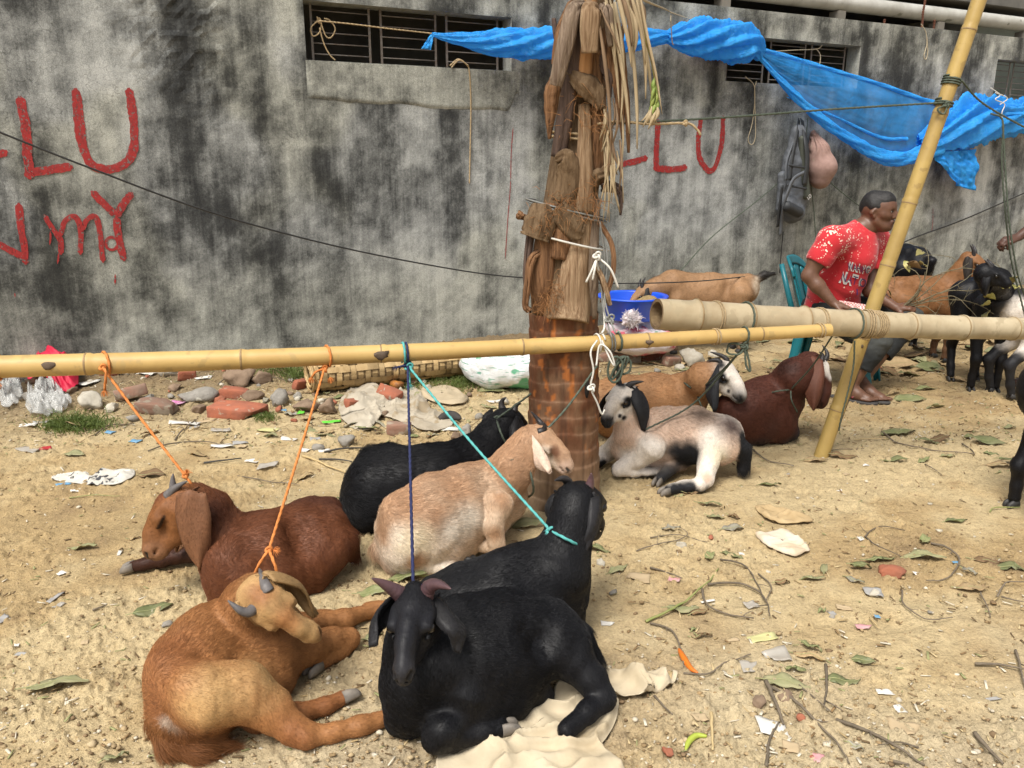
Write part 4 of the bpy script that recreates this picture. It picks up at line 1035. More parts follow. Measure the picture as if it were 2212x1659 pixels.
# ---- tan goat with black and white face
def goat_tan():
    T = np.array((0.40, 0.21, 0.095))
    o = Goat('tan goat with a black and white striped face lying behind the pied goat', G(1420, 930), vox=.009); b = o.b
    b.chain([(g(1300, 872, .2), .12), (g(1340, 866, .205), .128), (g(1410, 862, .205), .128), (g(1480, 862, .205), .118)], T, .05)
    b.chain([(g(1320, 900, .11), .11), (g(1470, 905, .10), .10)], T, .05)
    b.chain([(g(1490, 842, .25), .095), (Q(1520, 818, 3.98), .075), (Q(1545, 804, 3.98), .060)], T, .05)
    poll, muz = Q(1556, 800, 3.98), Q(1600, 840, 3.86)
    o.head(poll, muz, (.35, -.3, 1), PIW, PIB * 2, PIW, S=.98)
    near = 1 if o.Y[1] < 0 else -1
    o.ear(near, Q(1543, 888, 3.80), .10, PIB * 1.3, bow=.03); o.ear(-near, Q(1570, 850, 4.2), .08, PIB)
    o.horn([o.L(0, near * .024, .040), o.L(-.02, near * .028, .07), Q(1526, 780, 3.97)], .015, HORN)
    o.horn([o.L(0, -near * .024, .040), o.L(-.015, -near * .028, .08), Q(1533, 760, 4.02)], .015, HORN)
    for L_, r_ in (((.06, near * .048, .0), .040), ((.06, -near * .048, .0), .040), ((.185, 0, -.035), .034), ((.015, near * .03, .03), .036), ((-.03, near * .03, .0), .045), ((.12, near * .03, -.045), .014)):
        b.spot(o.L(*L_), r_ * o.S, PIB, .4)
    b.spot(Q(1515, 805, 4.0), .05, T * .6, .9); b.spot(g(1440, 850, .28), .08, T * 1.35, .9); b.spot(g(1310, 850, .25), .09, T * 1.1, .9)
    o.leg([(g(1480, 900, .1), .07), (g(1510, 925, .04), .04)], T)
    o.leg([(g(1320, 900, .12), .1), (g(1360, 935, .05), .05)], T)
    return o.done(25000, .014, .0004, .3, 11)
goat_tan()
# ---- dark brown goat by the bamboo post
def goat_dark():
    D = np.array((0.075, 0.022, 0.012))
    o = Goat('dark reddish brown goat with a white crown lying beside the slanted bamboo post', G(1650, 950), vox=.009); b = o.b
    b.chain([(g(1588, 892, .17), .110), (g(1618, 882, .185), .125), (g(1655, 872, .195), .136), (g(1685, 870, .19), .118)], D, .05)
    b.chain([(g(1600, 920, .10), .09), (g(1675, 915, .10), .105)], D, .05)
    b.chain([(g(1690, 850, .24), .105), (Q(1715, 815, 4.02), .085), (Q(1742, 792, 4.05), .070)], D * .9, .05)
    poll, muz = Q(1756, 788, 4.06), Q(1784, 858, 3.98)
    o.head(poll, muz, (.55, -.05, .8), D * .8, D * .7, S=1.08)
    near = 1 if o.Y[1] < 0 else -1
    o.ear(near, Q(1757, 886, 3.90), .115, (0.115, 0.042, 0.024), bow=.03); o.ear(-near, Q(1790, 860, 4.2), .09, D)
    o.horn([o.L(0, near * .024, .045), o.L(-.03, near * .024, .07), Q(1769, 760, 4.03)], .015, HORN); o.horn([o.L(0, -near * .024, .045), o.L(-.02, -near * .028, .085), Q(1776, 745, 4.1)], .015, HORN)
    b.spot(o.L(.035, 0, .05), .055, (.62, .58, .52), .5); b.spot(o.L(.08, 0, .05), .03, (.5, .46, .42), .6)
    o.leg([(g(1650, 920, .10), .07), (g(1640, 942, .05), .042), (g(1610, 950, .035), .032)], PIB)
    o.leg([(g(1690, 905, .10), .07), (g(1706, 935, .055), .042), (g(1690, 948, .03), .03)], PIB)
    b.spot(g(1640, 945, .03), .06, PIB, .6); b.spot(g(1705, 940, .04), .06, PIB, .6); b.spot(Q(1700, 800, 4.0), .07, D * .35, .7)
    return o.done(25000, .013, .0004, .28, 13)
goat_dark()
# ---- standing goats
def standing(label, foot, ang, col, h=.62, black=False, headp=None, headm=None, neck_c=None, paint=None, legc=None, bellyc=None, n=8000, legs=None, ears=True, tail=None, up=(0, 0, 1), horns=True, hornm=HORN, vox=.010, S=.9, length=.52, r=.125, tailup=False):
    foot = np.array([foot[0], foot[1], float(ground_z(foot[0], foot[1]))])
    o = Goat(label, foot, black, 'goats standing by the wall', vox); b = o.b
    f = np.array([math.cos(ang), math.sin(ang), 0]); l = np.array([-f[1], f[0], 0]); u = np.array([0, 0, 1.0])
    P = lambda x, y, z: foot + f * x + l * y + u * z
    hl = length / 2; zc = h - r
    b.chain([(P(-hl, 0, zc + .005), r * .88), (P(-.05, 0, zc - .02), r * 1.04), (P(hl - .04, 0, zc), r * .96)], col, .04, sq=(l, .82))
    b.chain([(P(-hl - .03, 0, h - .045), .03), (P(-.05, 0, h - .035), .026), (P(hl - .06, 0, h - .02), .034)], col * .8, .05)
    for s_ in (1, -1): b.add(P(-hl + .06, s_ * .055, h - .045), P(-hl + .10, s_ * .06, h - .05), .030, .028, col, .03); b.add(P(-hl + .17, s_ * .10, zc + .03), P(-hl + .19, s_ * .10, zc - .02), .03, .03, sub=True, k=.06)
    b.add(P(-.1, 0, zc - .06), P(hl - .1, 0, zc - .04), r * .85, r * .85, bellyc if bellyc is not None else col, .05)
    hp = P(hl + .18, 0, h + .18) if headp is None else np.asarray(headp); hm = hp + (f * .14 - u * .1) if headm is None else np.asarray(headm)
    sh = P(hl - .02, 0, zc + .05); mid = sh * .5 + hp * .5 - f * .0
    b.chain([(sh, r * .85), (mid, .078), (hp - unit(hm - hp) * .02 - u * .01, .060)], col if neck_c is None else neck_c, .05)
    o.head(hp, hm, up, col if neck_c is None else neck_c, S=S)
    lc = col if legc is None else np.array(legc)
    ls = legs or {}
    for i, (x, y, hind) in enumerate(((hl - .06, .075, 0), (hl - .06, -.075, 0), (-hl + .03, .08, 1), (-hl + .03, -.08, 1))):
        dx, dy = ls.get(i, (0, 0)); fp = P(x + dx, y + dy, 0); fp[2] = float(ground_z(fp[0], fp[1]))
        if hind:
            pts = [(P(x + .03, y, zc - .02), .095), (P(x + .05 + dx * .4, y + dy * .4, zc * .62), .052), (P(x - .055 + dx * .8, y + dy * .8, zc * .40), .030), (fp + f * -.02 + u * .10, .021), (fp + u * .045, .024)]
        else:
            pts = [(P(x, y * .8, zc - .05), .075), (P(x - .02 + dx * .4, y + dy * .4, zc * .62), .042), (P(x + .015 + dx * .75, y + dy * .75, zc * .36), .030), (fp + u * .10, .020), (fp + u * .045, .024)]
        b.chain(pts, lc, .025, .5)
        b.p[-4]['col'] = np.array(col if hind == 0 else col, float)
        o.hoof(fp + u * .022, f - u * .25, u, 1.05, HOOFB)
    tl = P(-hl - r * .75, 0, h - .05)
    b.chain([(P(-hl - r * .5, 0, h - .06), .028), (tl + (u * .04 if tailup else -u * .04) - f * .05, .026), (tl + (u * .05 if tailup else -u * .12) - f * (.13 if tailup else .05), .012)], tail if tail is not None else col, fur=2.6)
    if ears:
        for s in (1, -1): o.ear(s, o.L(.02, s * .075, -.02) + np.array([0, 0, -.165 * S]), .083 * S, (tail if tail is not None else col), bow=.02)
    if horns:
        for s in (1, -1): o.horn([o.L(0, s * .024, .045), o.L(-.03, s * .032, .08), o.L(-.075, s * .045, .10)], .015, hornm)
    for p in (paint or []): b.spot(P(*p[0]), p[1], p[2], p[3])
    o.P = P
    o.done(n * 2, .014, .0005, .3, 17)
    return o
TANB = np.array((0.29, 0.165, 0.082)); BRN = np.array((0.20, 0.090, 0.034))
# feeding goat: faces left, head down in the blue tub
fd = Q(1525, 640, 6.15)
standing('tan goat with dark tail standing with its head down in the blue tub', (fd[0], fd[1]), R(183), TANB, .605, headp=Q(1392, 632, 6.05), headm=Q(1362, 660, 6.0), neck_c=TANB * .9, tail=(.02, .018, .016), n=6000, legc=(.16, .10, .06), up=(-.6, 0, .7), length=.60, r=.125, ears=True, tailup=True,
         paint=[((-.35, 0, .5), .09, (.62, .54, .42), .7), ((.1, 0, .70), .1, TANB * .6, .9), ((.42, 0, .62), .07, (.04, .03, .025), .7)])
# brown goat behind the branch
br = Q(1990, 650, 5.85)
standing('brown goat with black face standing behind the leafy branch', (br[0], br[1]), R(4), BRN, .63, headp=Q(2096, 562, 5.8), headm=Q(2135, 588, 5.72), neck_c=BRN, tail=(.02, .015, .012), n=6000, length=.50, r=.15, legc=(.12, .06, .03),
         paint=[((.38, 0, .84), .10, (.03, .022, .02), .6), ((.25, 0, .66), .06, (.05, .03, .02), .7)])
# black goat nibbling the branch
bk = G(2105, 850)
standing('black goat standing by the wall nibbling the end of the branch', (bk[0] + .09, bk[1] + .18), R(-97), BLACK, .70, True, headp=Q(2136, 590, 4.55), headm=Q(2174, 604, 4.49), up=(0, 0, 1), n=9000, length=.40, r=.088, hornm=HORN, S=.64)
# black goat seen from behind the seated man
kb = Q(1955, 600, 6.35)
standing('black goat standing close to the wall behind the seated person', (kb[0], kb[1] + .1), R(100), BLACK, .80, True, n=4000, length=.40, r=.15, headp=Q(1962, 565, 6.9), headm=Q(1975, 590, 6.98))
# black and white goat cut by the picture edge
wb = Q(2182, 700, 4.95)
standing('black and white goat at the picture edge beside the black goat', (wb[0] + .25, 4.93), R(8), PIW, .68, n=6000, length=.5, r=.13, tail=PIB, legc=PIB, legs={2: (-.07, 0), 3: (-.05, 0)}, neck_c=PIB,
         paint=[((-.25, 0, .72), .15, PIB, .5), ((-.05, 0, .72), .16, PIB, .5), ((.15, 0, .72), .16, PIB, .5), ((-.22, -.08, .36), .10, PIW, .6), ((-.22, .08, .36), .10, PIW, .6)])
# black goat whose fore leg shows at the right edge
eb = G(2190, 1118)
standing('black goat of which one leg shows at the picture edge', (eb[0] + .30, eb[1] + .06), R(185), BLACK, .64, True, n=5000, length=.48, r=.13, legs={0: (.06, .0), 1: (.05, .0)}, headp=(eb[0] + .33, eb[1] + .25, .72), headm=(eb[0] + .48, eb[1] + .32, .62))
# ------------------------------------------------------------------ palm tree
PY = 3.24
def palm():
    base = G(1213, 1088)
    t = thing('palm_tree', 'young coconut palm with bare ringed trunk and shaggy dead leaf bases', 'palm tree', base)
    c0 = Q(1213, 1060, PY)
    bx, by = c0[0], c0[1]
    # ---- ringed trunk
    nz, na = 230, 96
    zs = np.linspace(-.12, .83, nz); th = np.arange(na) / na * 2 * math.pi
    Z, T = np.meshgrid(zs, th, indexing='ij')
    wob = .030 * (fbm(np.stack([np.cos(T) * .9 + 4, np.sin(T) * .9, Z * 3], -1), 3, 5) - .5)
    ph = (Z + wob * 1.6) / .072 + .6 * fbm(np.stack([Z * 6, Z * 0], -1), 2, 9)
    fr = ph - np.floor(ph)
    r = np.interp(Z, [-.12, .0, .06, .3, .83], [.215, .174, .160, .147, .137])
    r = r + .0042 * sstep(.0, .85, fr) - .002 * sstep(.90, 1.0, fr) + .010 * (fbm(np.stack([np.cos(T) * 3, np.sin(T) * 3, Z * 9], -1), 3, 6) - .5)
    crk = sstep(.60, .72, fbm(np.stack([np.cos(T) * 22, np.sin(T) * 22, Z * 5], -1), 2, 8))
    r = r - .0025 * crk
    cx = bx + .004 * np.sin(Z * 5); V = np.stack([cx + r * np.cos(T), by + r * np.sin(T), Z], -1)
    n1 = fbm(np.stack([np.cos(T) * 3, np.sin(T) * 3, Z * 14], -1), 4, 11); n2 = fbm(np.stack([np.cos(T) * 2 + 7, np.sin(T) * 2, Z * 5], -1), 3, 12)
    base_c = np.array([.150, .062, .030]); grey = np.array([.215, .125, .070]); orange = np.array([.42, .145, .040]); dk = np.array([.060, .036, .024])
    a = .7 * sstep(.42, .70, n1)[..., None]; C = base_c * (1 - a) + grey * a
    lowt = (1 - sstep(.05, .38, Z))[..., None] * .6; C = C * (1 - lowt) + np.array([.36, .27, .175]) * lowt
    o_ = (sstep(.58, .66, fbm(np.stack([np.cos(T) * 6, np.sin(T) * 6, Z * 22], -1), 3, 13)) * sstep(.22, .36, Z) * sstep(.47, .57, n2 + .1 * np.cos(T + 1.2)))[..., None]; C = C * (1 - o_) + orange * o_
    ring = (sstep(.90, .95, fr) * (1 - sstep(.97, 1.0, fr)) * sstep(.35, .6, n1))[..., None] * .12; C = C * (1 - ring) + np.array([.40, .30, .21]) * ring
    cc = (crk * .5)[..., None]; C = C * (1 - cc) + dk * cc
    I = np.arange(nz * na).reshape(nz, na)
    F = np.stack([I[:-1], np.roll(I, -1, 1)[:-1], np.roll(I, -1, 1)[1:], I[1:]], -1).reshape(-1, 4)
    bark = mat('palm_bark', (1.0, 1.0, 1.0), (.68, .66, .64), 60, .85, 70, .5, .004, stretch=(1, 1, .35), attr='Col', spec=.2)
    part('trunk', V.reshape(-1, 3), F, bark, t, cols=C.reshape(-1, 3))
    # near-black lump standing in for the shade inside a trunk slit
    hp = Q(1268, 838, PY - .150); v, f = ico(2)
    vv = v * np.array([.010, .012, .044]) + hp; part('slit_shade_lump', vv, f, mat('slit_shadow', (.015, .010, .008), (.01, .008, .006), 20, .95), t)
    # ---- stem under the leaf bases (leans a little to the right)
    ax = [Q(1213, 690, PY), Q(1218, 600, PY), Q(1228, 480, PY), Q(1246, 330, PY), Q(1262, 180, PY), Q(1276, 40, PY), Q(1286, -80, PY)]
    P = catmull(ax, 10); tt = np.linspace(0, 1, len(P))
    fib = mat('palm_fibre', (.20, .135, .078), (.085, .052, .028), 70, .95, 190, .9, .006, stretch=(1, 1, .2), spec=.15)
    v, f = tube(P, np.interp(tt, [0, .15, .4, .7, 1], [.125, .130, .105, .085, .075]), 20); part('stem', v, f, fib, t)
    # ---- leaf bases clasping the stem: (angle, foot px, top px, foot width, top width, colour)
    lb1 = mat('leaf_base_tan', (.40, .28, .17), (.14, .075, .036), 95, .85, 130, .95, .010, stretch=(1, 1, .045), spec=.2)
    lb2 = mat('leaf_base_brown', (.31, .165, .08), (.085, .042, .022), 95, .85, 130, .95, .010, stretch=(1, 1, .045), spec=.2)
    lb3 = mat('leaf_base_grey', (.34, .26, .19), (.12, .08, .055), 95, .85, 130, .95, .010, stretch=(1, 1, .045), spec=.2)
    lb4 = mat('leaf_base_dark', (.13, .085, .065), (.06, .04, .032), 95, .75, 130, .95, .010, stretch=(1, 1, .045), spec=.25)
    def strip(name, pts, ws, m, curl=.30, th=.012, n=9, per=9, ragged=0., seed=0, face=(0, -1, .1)):
        P = catmull(pts, per); k = len(P); T = np.gradient(P, axis=0); V = []
        ww = np.interp(np.linspace(0, 1, k), np.linspace(0, 1, len(ws)), ws); fc = unit(face)
        rr = np.random.default_rng(seed)
        for i in range(k):
            sd_ = unit(np.cross(fc, T[i])); nr = unit(np.cross(T[i], sd_)); nr = nr if nr @ fc > 0 else -nr
            for q in np.linspace(-.5, .5, n):
                e = ragged * (vnoise(np.array([[i * .6, q * 5 + seed]]), seed)[0] - .5)
                V.append(P[i] + sd_ * ww[i] * (q + e * abs(q)) + nr * (-(2 * q) ** 2 * ww[i] * curl + .004 * math.sin(q * 14 + seed) + e * .02))
        F = [(i * n + j, i * n + j + 1, (i + 1) * n + j + 1, (i + 1) * n + j) for i in range(k - 1) for j in range(n - 1)]
        v, f = thicken(V, F, th); return part(name, v, f, m, t)
    q = lambda x, y, d=.0: Q(x, y, PY - .12 + d)
    strip('leaf_base', [q(1228, 690, -.055), q(1232, 655, -.035), q(1240, 590, -.03), q(1252, 500, -.01), q(1258, 430, .0)], [.155, .150, .10, .075, .07], lb1, .26, .02)      # broad pale foot in front
    strip('leaf_base', [q(1272, 690, .03), q(1275, 600, .0), q(1278, 500, .01), q(1282, 430, .03)], [.06, .06, .05, .05], lb3, .3, .012)
    strip('leaf_base', [q(1175, 680, .03), q(1172, 610, -.01), q(1180, 520, -.01), q(1195, 440, .02)], [.08, .09, .08, .05], lb2, .35, .014)
    strip('leaf_base', [q(1205, 560, -.02), q(1215, 500, -.03), q(1228, 420, -.02), q(1240, 330, -.01)], [.075, .08, .06, .05], lb2, .3, .014)
    strip('leaf_base', [q(1262, 460, -.02), q(1262, 380, -.03), q(1262, 290, -.02), q(1262, 225, -.01)], [.07, .062, .045, .04], lb1, .3, .014)
    strip('leaf_base', [q(1205, 340, .0), q(1218, 260, -.02), q(1232, 170, -.03), q(1247, 60, -.03), q(1262, 0, -.01)], [.05, .055, .05, .045, .04], lb4, .3, .014)
    strip('leaf_base', [q(1290, 400, .03), q(1292, 300, .0), q(1290, 200, .0), q(1285, 110, .0)], [.06, .06, .05, .04], lb2, .3, .014)
    strip('leaf_base', [q(1258, 210, -.01), q(1262, 140, -.03), q(1268, 60, -.03), q(1276, -40, -.01)], [.05, .055, .045, .05], mat('leaf_base_orange', (.40, .20, .075), (.20, .10, .045), 22, .8, 45, .5, .005, stretch=(1, 1, .12)), .3, .014)
    # folded-over dead stalks cut short at the top
    strip('dead_stalk', [q(1268, 10, -.03), q(1240, 20, -.09), q(1222, 90, -.10), q(1205, 160, -.09), q(1200, 185, -.08)], [.03, .05, .055, .045, .040], lb3, .30, .012, seed=2)
    strip('dead_stalk', [q(1290, 15, -.03), q(1280, 15, -.10), q(1274, 60, -.11), q(1274, 115, -.10)], [.04, .07, .065, .055], lb1, .30, .012, seed=3)
    strip('dead_stalk', [q(1300, 10, -.02), q(1312, 20, -.08), q(1316, 60, -.08), q(1322, 100, -.07)], [.03, .032, .028, .026], lb3, .30, .010, seed=4)
    strip('dead_stalk', [q(1238, 5, .0), q(1215, 60, -.06), q(1205, 110, -.06), q(1200, 140, -.05)], [.03, .035, .03, .022], lb2, .30, .010, seed=5)
    strip('dead_stalk', [q(1205, 150, .0), q(1195, 190, -.03), q(1190, 240, -.02), q(1187, 300, .0)], [.02, .055, .045, .004], lb2, .35, .008, seed=6, ragged=.3)
    strip('dead_stalk', [q(1196, 40, -.02), q(1200, 70, -.04), q(1206, 100, -.03), q(1212, 115, -.02)], [.008, .012, .014, .012], lb4, .3, .008, seed=7)
    for x0, y0, x1, y1, w, m, sd_ in ((1310, 60, 1335, 240, .05, lb2, 8), (1322, 80, 1345, 300, .035, lb2, 9), (1300, 120, 1318, 210, .04, lb4, 10), (1332, 50, 1352, 250, .03, lb2, 11), (1342, 120, 1358, 330, .022, lb2, 12)):
        strip('dead_stalk', [q(x0, y0, .0), q((x0 + x1) / 2 + 5, (y0 + y1) / 2, -.03), q(x1, y1, -.02)], [w, w * .8, w * .1], m, .3, .008, seed=sd_, ragged=.3)
    # loose leaf edges lower down
    strip('dead_stalk', [q(1165, 440, .05), q(1148, 500, .0), q(1138, 590, -.02), q(1140, 640, -.02)], [.02, .028, .024, .012], lb4, .3, .008, seed=13)
    strip('dead_stalk', [q(1300, 400, .03), q(1335, 408, -.02), q(1342, 430, -.02), q(1340, 465, -.02)], [.05, .03, .016, .004], lb4, .3, .006, seed=14, ragged=.4)
    strip('dead_stalk', [q(1295, 480, .0), q(1322, 530, -.02), q(1324, 590, -.03), q(1302, 655, -.03)], [.016, .014, .014, .020], lb2, .3, .006, seed=15)
    strip('dead_stalk', [q(1285, 570, -.01), q(1300, 600, -.04), q(1312, 640, -.05), q(1318, 660, -.05)], [.014, .018, .018, .010], lb1, .3, .008, seed=16)
    strip('dead_stalk', [q(1145, 470, .02), q(1130, 468, -.01), q(1118, 462, -.01)], [.014, .024, .030], lb2, .3, .008, seed=17, ragged=.8)
    strip('dead_stalk', [q(1180, 540, -.0), q(1150, 560, -.03), q(1140, 620, -.03), q(1136, 660, -.02), q(1145, 672, -.02)], [.02, .03, .026, .02, .022], lb2, .3, .008, seed=18, ragged=.3)
    # fibre cloth wrapped round the stem
    for pts, ws, sd_ in (([q(1175, 440, -.03), q(1170, 470, -.05), q(1160, 500, -.05), q(1155, 515, -.05)], [.09, .115, .12, .11], 1), ([q(1205, 445, -.045), q(1225, 470, -.05), q(1250, 495, -.045), q(1262, 500, -.04)], [.06, .10, .10, .05], 2),
                          ([q(1225, 155, -.03), q(1255, 175, -.055), q(1285, 200, -.05), q(1300, 235, -.04)], [.03, .075, .09, .03], 3), ([q(1200, 345, -.02), q(1222, 340, -.045), q(1232, 380, -.04), q(1215, 440, -.03)], [.03, .075, .10, .08], 4), ([q(1275, 410, -.0), q(1290, 380, -.03), q(1305, 375, -.03), q(1312, 360, -.03)], [.05, .05, .04, .03], 5)):
        strip('fibre_sheath', pts, ws, fib, .2, .003, 9, 8, .22, sd_)
    # coarse hairs
    hair = mat('palm_hair', (.36, .17, .06), (.20, .09, .035), 60, .9)
    rr = np.random.default_rng(4)
    for cxp, cyp, spx, spy, cnt, ln in ((1180, 655, 26, 20, 70, .05), (1195, 620, 22, 25, 40, .05), (1215, 440, 60, 40, 60, .06), (1280, 440, 30, 60, 60, .06), (1270, 250, 60, 60, 60, .07), (1180, 480, 30, 40, 40, .05)):
        items = []
        for _ in range(cnt):
            p = q(cxp + rr.normal(0, spx * .5), cyp + rr.normal(0, spy * .5), -.04); d = unit(rr.normal(size=3) + np.array([0, -.8, -.3])); L = ln * rr.uniform(.4, 1.2)
            items.append(tube([p, p + d * L * .5 + rr.normal(0, .004, 3), p + d * L + np.array([0, 0, -.3 * L]) + rr.normal(0, .006, 3)], [.0011, .0009, .0004], 3, False))
        part('fibre_tuft', *join(items), hair, t)['kind'] = 'stuff'
    # hanging dried leaflets on the right of the crown
    dry = [mat('dry_leaflet_pale', (.46, .37, .23), (.30, .22, .125), 30, .8, stretch=(1, 1, .2)), mat('dry_leaflet_brown', (.26, .17, .095), (.15, .095, .055), 30, .8, stretch=(1, 1, .2))]
    gr = mat('green_leaflet', (.17, .26, .055), (.30, .33, .09), 20, .6)
    for i in range(26):
        x0 = 1330 + rr.uniform(-28, 62); y0 = rr.uniform(-60, 30); L = rr.uniform(120, 330) if i % 3 else rr.uniform(60, 160)
        x1 = x0 + rr.uniform(-14, 30) + (14 if x0 > 1370 else 0); d = rr.uniform(-.10, .12)
        strip('dried_leaflet', [q(x0 - 12, y0, d), q(x0 + 4, y0 + L * .35, d - .03), q((x0 + x1) / 2 + 6, y0 + L * .7, d - .03), q(x1, y0 + L, d - .02)], [.006, .014, .012, .002], dry[i % 5 == 0], .25, .002, 3, 4, 0, i, face=(rr.uniform(-.7, .7), -1, .1))
    for i in range(26):
        x0 = 1318 + rr.uniform(-14, 26); y0 = rr.uniform(200, 330); L = rr.uniform(60, 190)
        strip('dried_leaflet', [q(x0, y0, -.02), q(x0 + 4, y0 + L * .5, -.05), q(x0 + rr.uniform(-12, 22), y0 + L, -.03)], [.005, .009, .002], dry[i % 3 == 0], .25, .002, 3, 5, 0, i + 70, face=(rr.uniform(-.7, .7), -1, .1))
    v, f = tube(catmull([q(1385, 60, -.02), q(1404, 110, -.04), q(1416, 170, -.05), q(1420, 230, -.05)], 8), np.linspace(.009, .004, 25), 6); part('green_stalk', v, f, mat('yellow_stalk', (.44, .38, .10), (.30, .30, .08), 20, .6), t)
    for i in range(9):
        y0 = 165 + i * 9; s_ = 1 if i % 2 else -1
        strip('green_leaflet', [q(1416 + i * .3, y0, -.05), q(1416 + s_ * 5, y0 + 18, -.06), q(1414 + s_ * rr.uniform(2, 8) - i * 1.5, y0 + 42, -.05)], [.006, .014, .002], gr if i < 7 else dry[0], .25, .002, 3, 4, 0, i)
    for i in range(8):
        strip('dried_leaflet', [q(1408, 230, -.05), q(1398 + i * 2, 250, -.06), q(1384 + i * 5, 268 + rr.uniform(-6, 10), -.05)], [.004, .010, .002], dry[0], .25, .002, 3, 4, 0, i + 30)
    # live fronds above the picture
    for i in range(8):
        a = i * .785 + .3; pts = [np.array(ax[-1]) + np.array([math.cos(a) * r_, math.sin(a) * r_, h_]) for r_, h_ in ((.03, .0), (.35, .55), (.9, .85), (1.5, .8))]
        v, f = tube(catmull(pts, 5), np.linspace(.016, .004, 16), 6); fr_ = part('frond', v, f, MATS['yellow_stalk'], t)
        Pm = catmull(pts, 8); Tm = np.gradient(Pm, axis=0); items = []
        for k in range(3, len(Pm)):
            for s_ in (1, -1):
                sd_ = unit(np.cross(Tm[k], [0, 0, 1])) * s_; L = .32 * (1 - .5 * k / len(Pm)); p = Pm[k]; e = p + sd_ * L + unit(Tm[k]) * L * .5 + np.array([0, 0, -L * .45])
                w_ = unit(Tm[k]) * .012; items.append(([p - w_, p + w_, (p + e) / 2 + w_ + np.array([0, 0, .03]), (p + e) / 2 - w_ + np.array([0, 0, .03]), e], [(0, 1, 2, 3), (3, 2, 4)]))
        o_ = part('leaflets', *join(items), gr, t); o_.parent = fr_
    return t
palm()
# ------------------------------------------------------------------ bamboo, ropes, cables, sheet
bam1 = mat('yellow_bamboo', (.53, .365, .135), (.40, .255, .085), 3.5, .5, 60, .2, .002, stretch=(1, 1, 1), spec=.4, spots=(20, (.40, .275, .105), .60))
bam2 = mat('grey_bamboo', (.50, .42, .28), (.34, .26, .155), 6, .55, 50, .2, .003, spec=.35, spots=(16, (.37, .30, .19), .58))
bam3 = mat('golden_bamboo', (.46, .325, .105), (.32, .215, .07), 5, .40, 60, .12, .002, spec=.45, spots=(18, (.33, .225, .075), .60))
node = mat('bamboo_node', (.34, .235, .11), (.20, .13, .06), 30, .6, 60, .3)
scar = mat('branch_scar', (.13, .09, .06), (.07, .05, .035), 40, .85, 80, .6)
hollow = mat('bamboo_end', (.30, .21, .11), (.14, .09, .05), 30, .9, 60, .5)
def bamboo(label, A, B, ra, rb, nodes, m, scars=(), sag=0.012, split=None, n=22, cut=(True, True), rough_=.03, nodeh=.0):
    A, B = np.asarray(A, float), np.asarray(B, float); t = thing('bamboo_pole', label, 'bamboo pole', (A + B) / 2 * [1, 1, 0] if False else A, 'bamboo poles of the tethering frame')
    L = np.linalg.norm(B - A); k = max(40, int(L / .012)); s = np.linspace(0, 1, k)
    P = A + (B - A) * s[:, None]; P[:, 2] -= sag * 4 * s * (1 - s)
    bend = np.array([fbm(np.array([[q * 3.1, 0.]]), 2, int(L * 100))[0] - .5 for q in s]); P[:, 2] += bend * .012
    r = ra + (rb - ra) * s
    r = r * (1 + rough_ * (fbm(np.column_stack([s * L * 6, np.zeros(k)]), 3, 5) - .5))
    for q in nodes: r = r * (1 + nodeh * np.exp(-((s - q) * L / .022) ** 2)) * (1 + .075 * np.exp(-((s - q) * L / .009) ** 2) - .05 * np.exp(-((s - q) * L - .016) ** 2 / .00006))
    P_ = P; v, f = tube(P_, r, n); f = f[:-2]; part('culm', v, f, m, t)
    T, Aa, Bb = frames(P_)
    for e, cap in ((0, cut[0]), (k - 1, cut[1])):
        d = T[e] * (1 if e == 0 else -1)
        v, f = tube([P_[e], P_[e] + d * .0005, P_[e] + d * .0005, P_[e] + d * .05], [r[e] * .999, r[e] * .99, r[e] * .80, r[e] * .78], n); part('cut_end', v, f[:-2] + [f[-1]], hollow, t, False)
    for q in nodes:
        i = int(q * (k - 1)); d = T[i]
        v, f = tube([P_[i] - d * .0035, P_[i] - d * .0012, P_[i] + d * .0012, P_[i] + d * .0035], np.array([1.0, 1.022, 1.022, 1.0]) * r[i] * 1.004, n); part('node_ring', v, f[:-2], node, t)
    for q, ang, sz in scars:
        i = int(q * (k - 1)); nrm = math.cos(ang) * np.array([0, -1, 0]) + math.sin(ang) * np.array([0, 0, 1]); nrm = unit(nrm - T[i] * (nrm @ T[i])); sd_ = np.cross(T[i], nrm)
        v, f = ico(2); v = v * (1 + 1.1 * (fbm(v * 2.2 + q * 9, 3, 3) - .5))[:, None]
        part('branch_scar', P_[i] + nrm * r[i] * .92 + (v[:, :1] * T[i] * sz * (1.3 - .5 * v[:, 1:2]) + v[:, 1:2] * sd_ * sz * .8 + v[:, 2:] * nrm * .0075), f, scar, t)
    if split:
        q0, q1, ang = split; i0, i1 = int(q0 * (k - 1)), int(q1 * (k - 1)); pts = []
        for i in range(i0, i1, 4):
            nrm = math.cos(ang) * np.array([0, -1, 0]) + math.sin(ang) * np.array([1, 0, 0]); nrm = unit(nrm - T[i] * (nrm @ T[i])); pts.append(P_[i] + nrm * r[i] * .985)
        v, f = tube(pts, .0045 * np.sin(np.linspace(.12, 3.0, len(pts))), 6); part('split_crack', v, f, scar, t)
    return P_, r
RY0 = 2.60
b1A, b1B = Q(-60, 797, 2.60), Q(1792, 712, 3.36)
rail1, r1 = bamboo('long yellow bamboo rail to which the coloured goat ropes are tied', b1A, b1B, .0385, .0265, [.11, .265, .42, .585, .745, .90], bam1,
                   [(.075, .15, .019), (.42, .0, .022), (.745, -.1, .012)])
b2A, b2B = Q(1418, 677, 3.34), Q(2330, 712, 3.95)
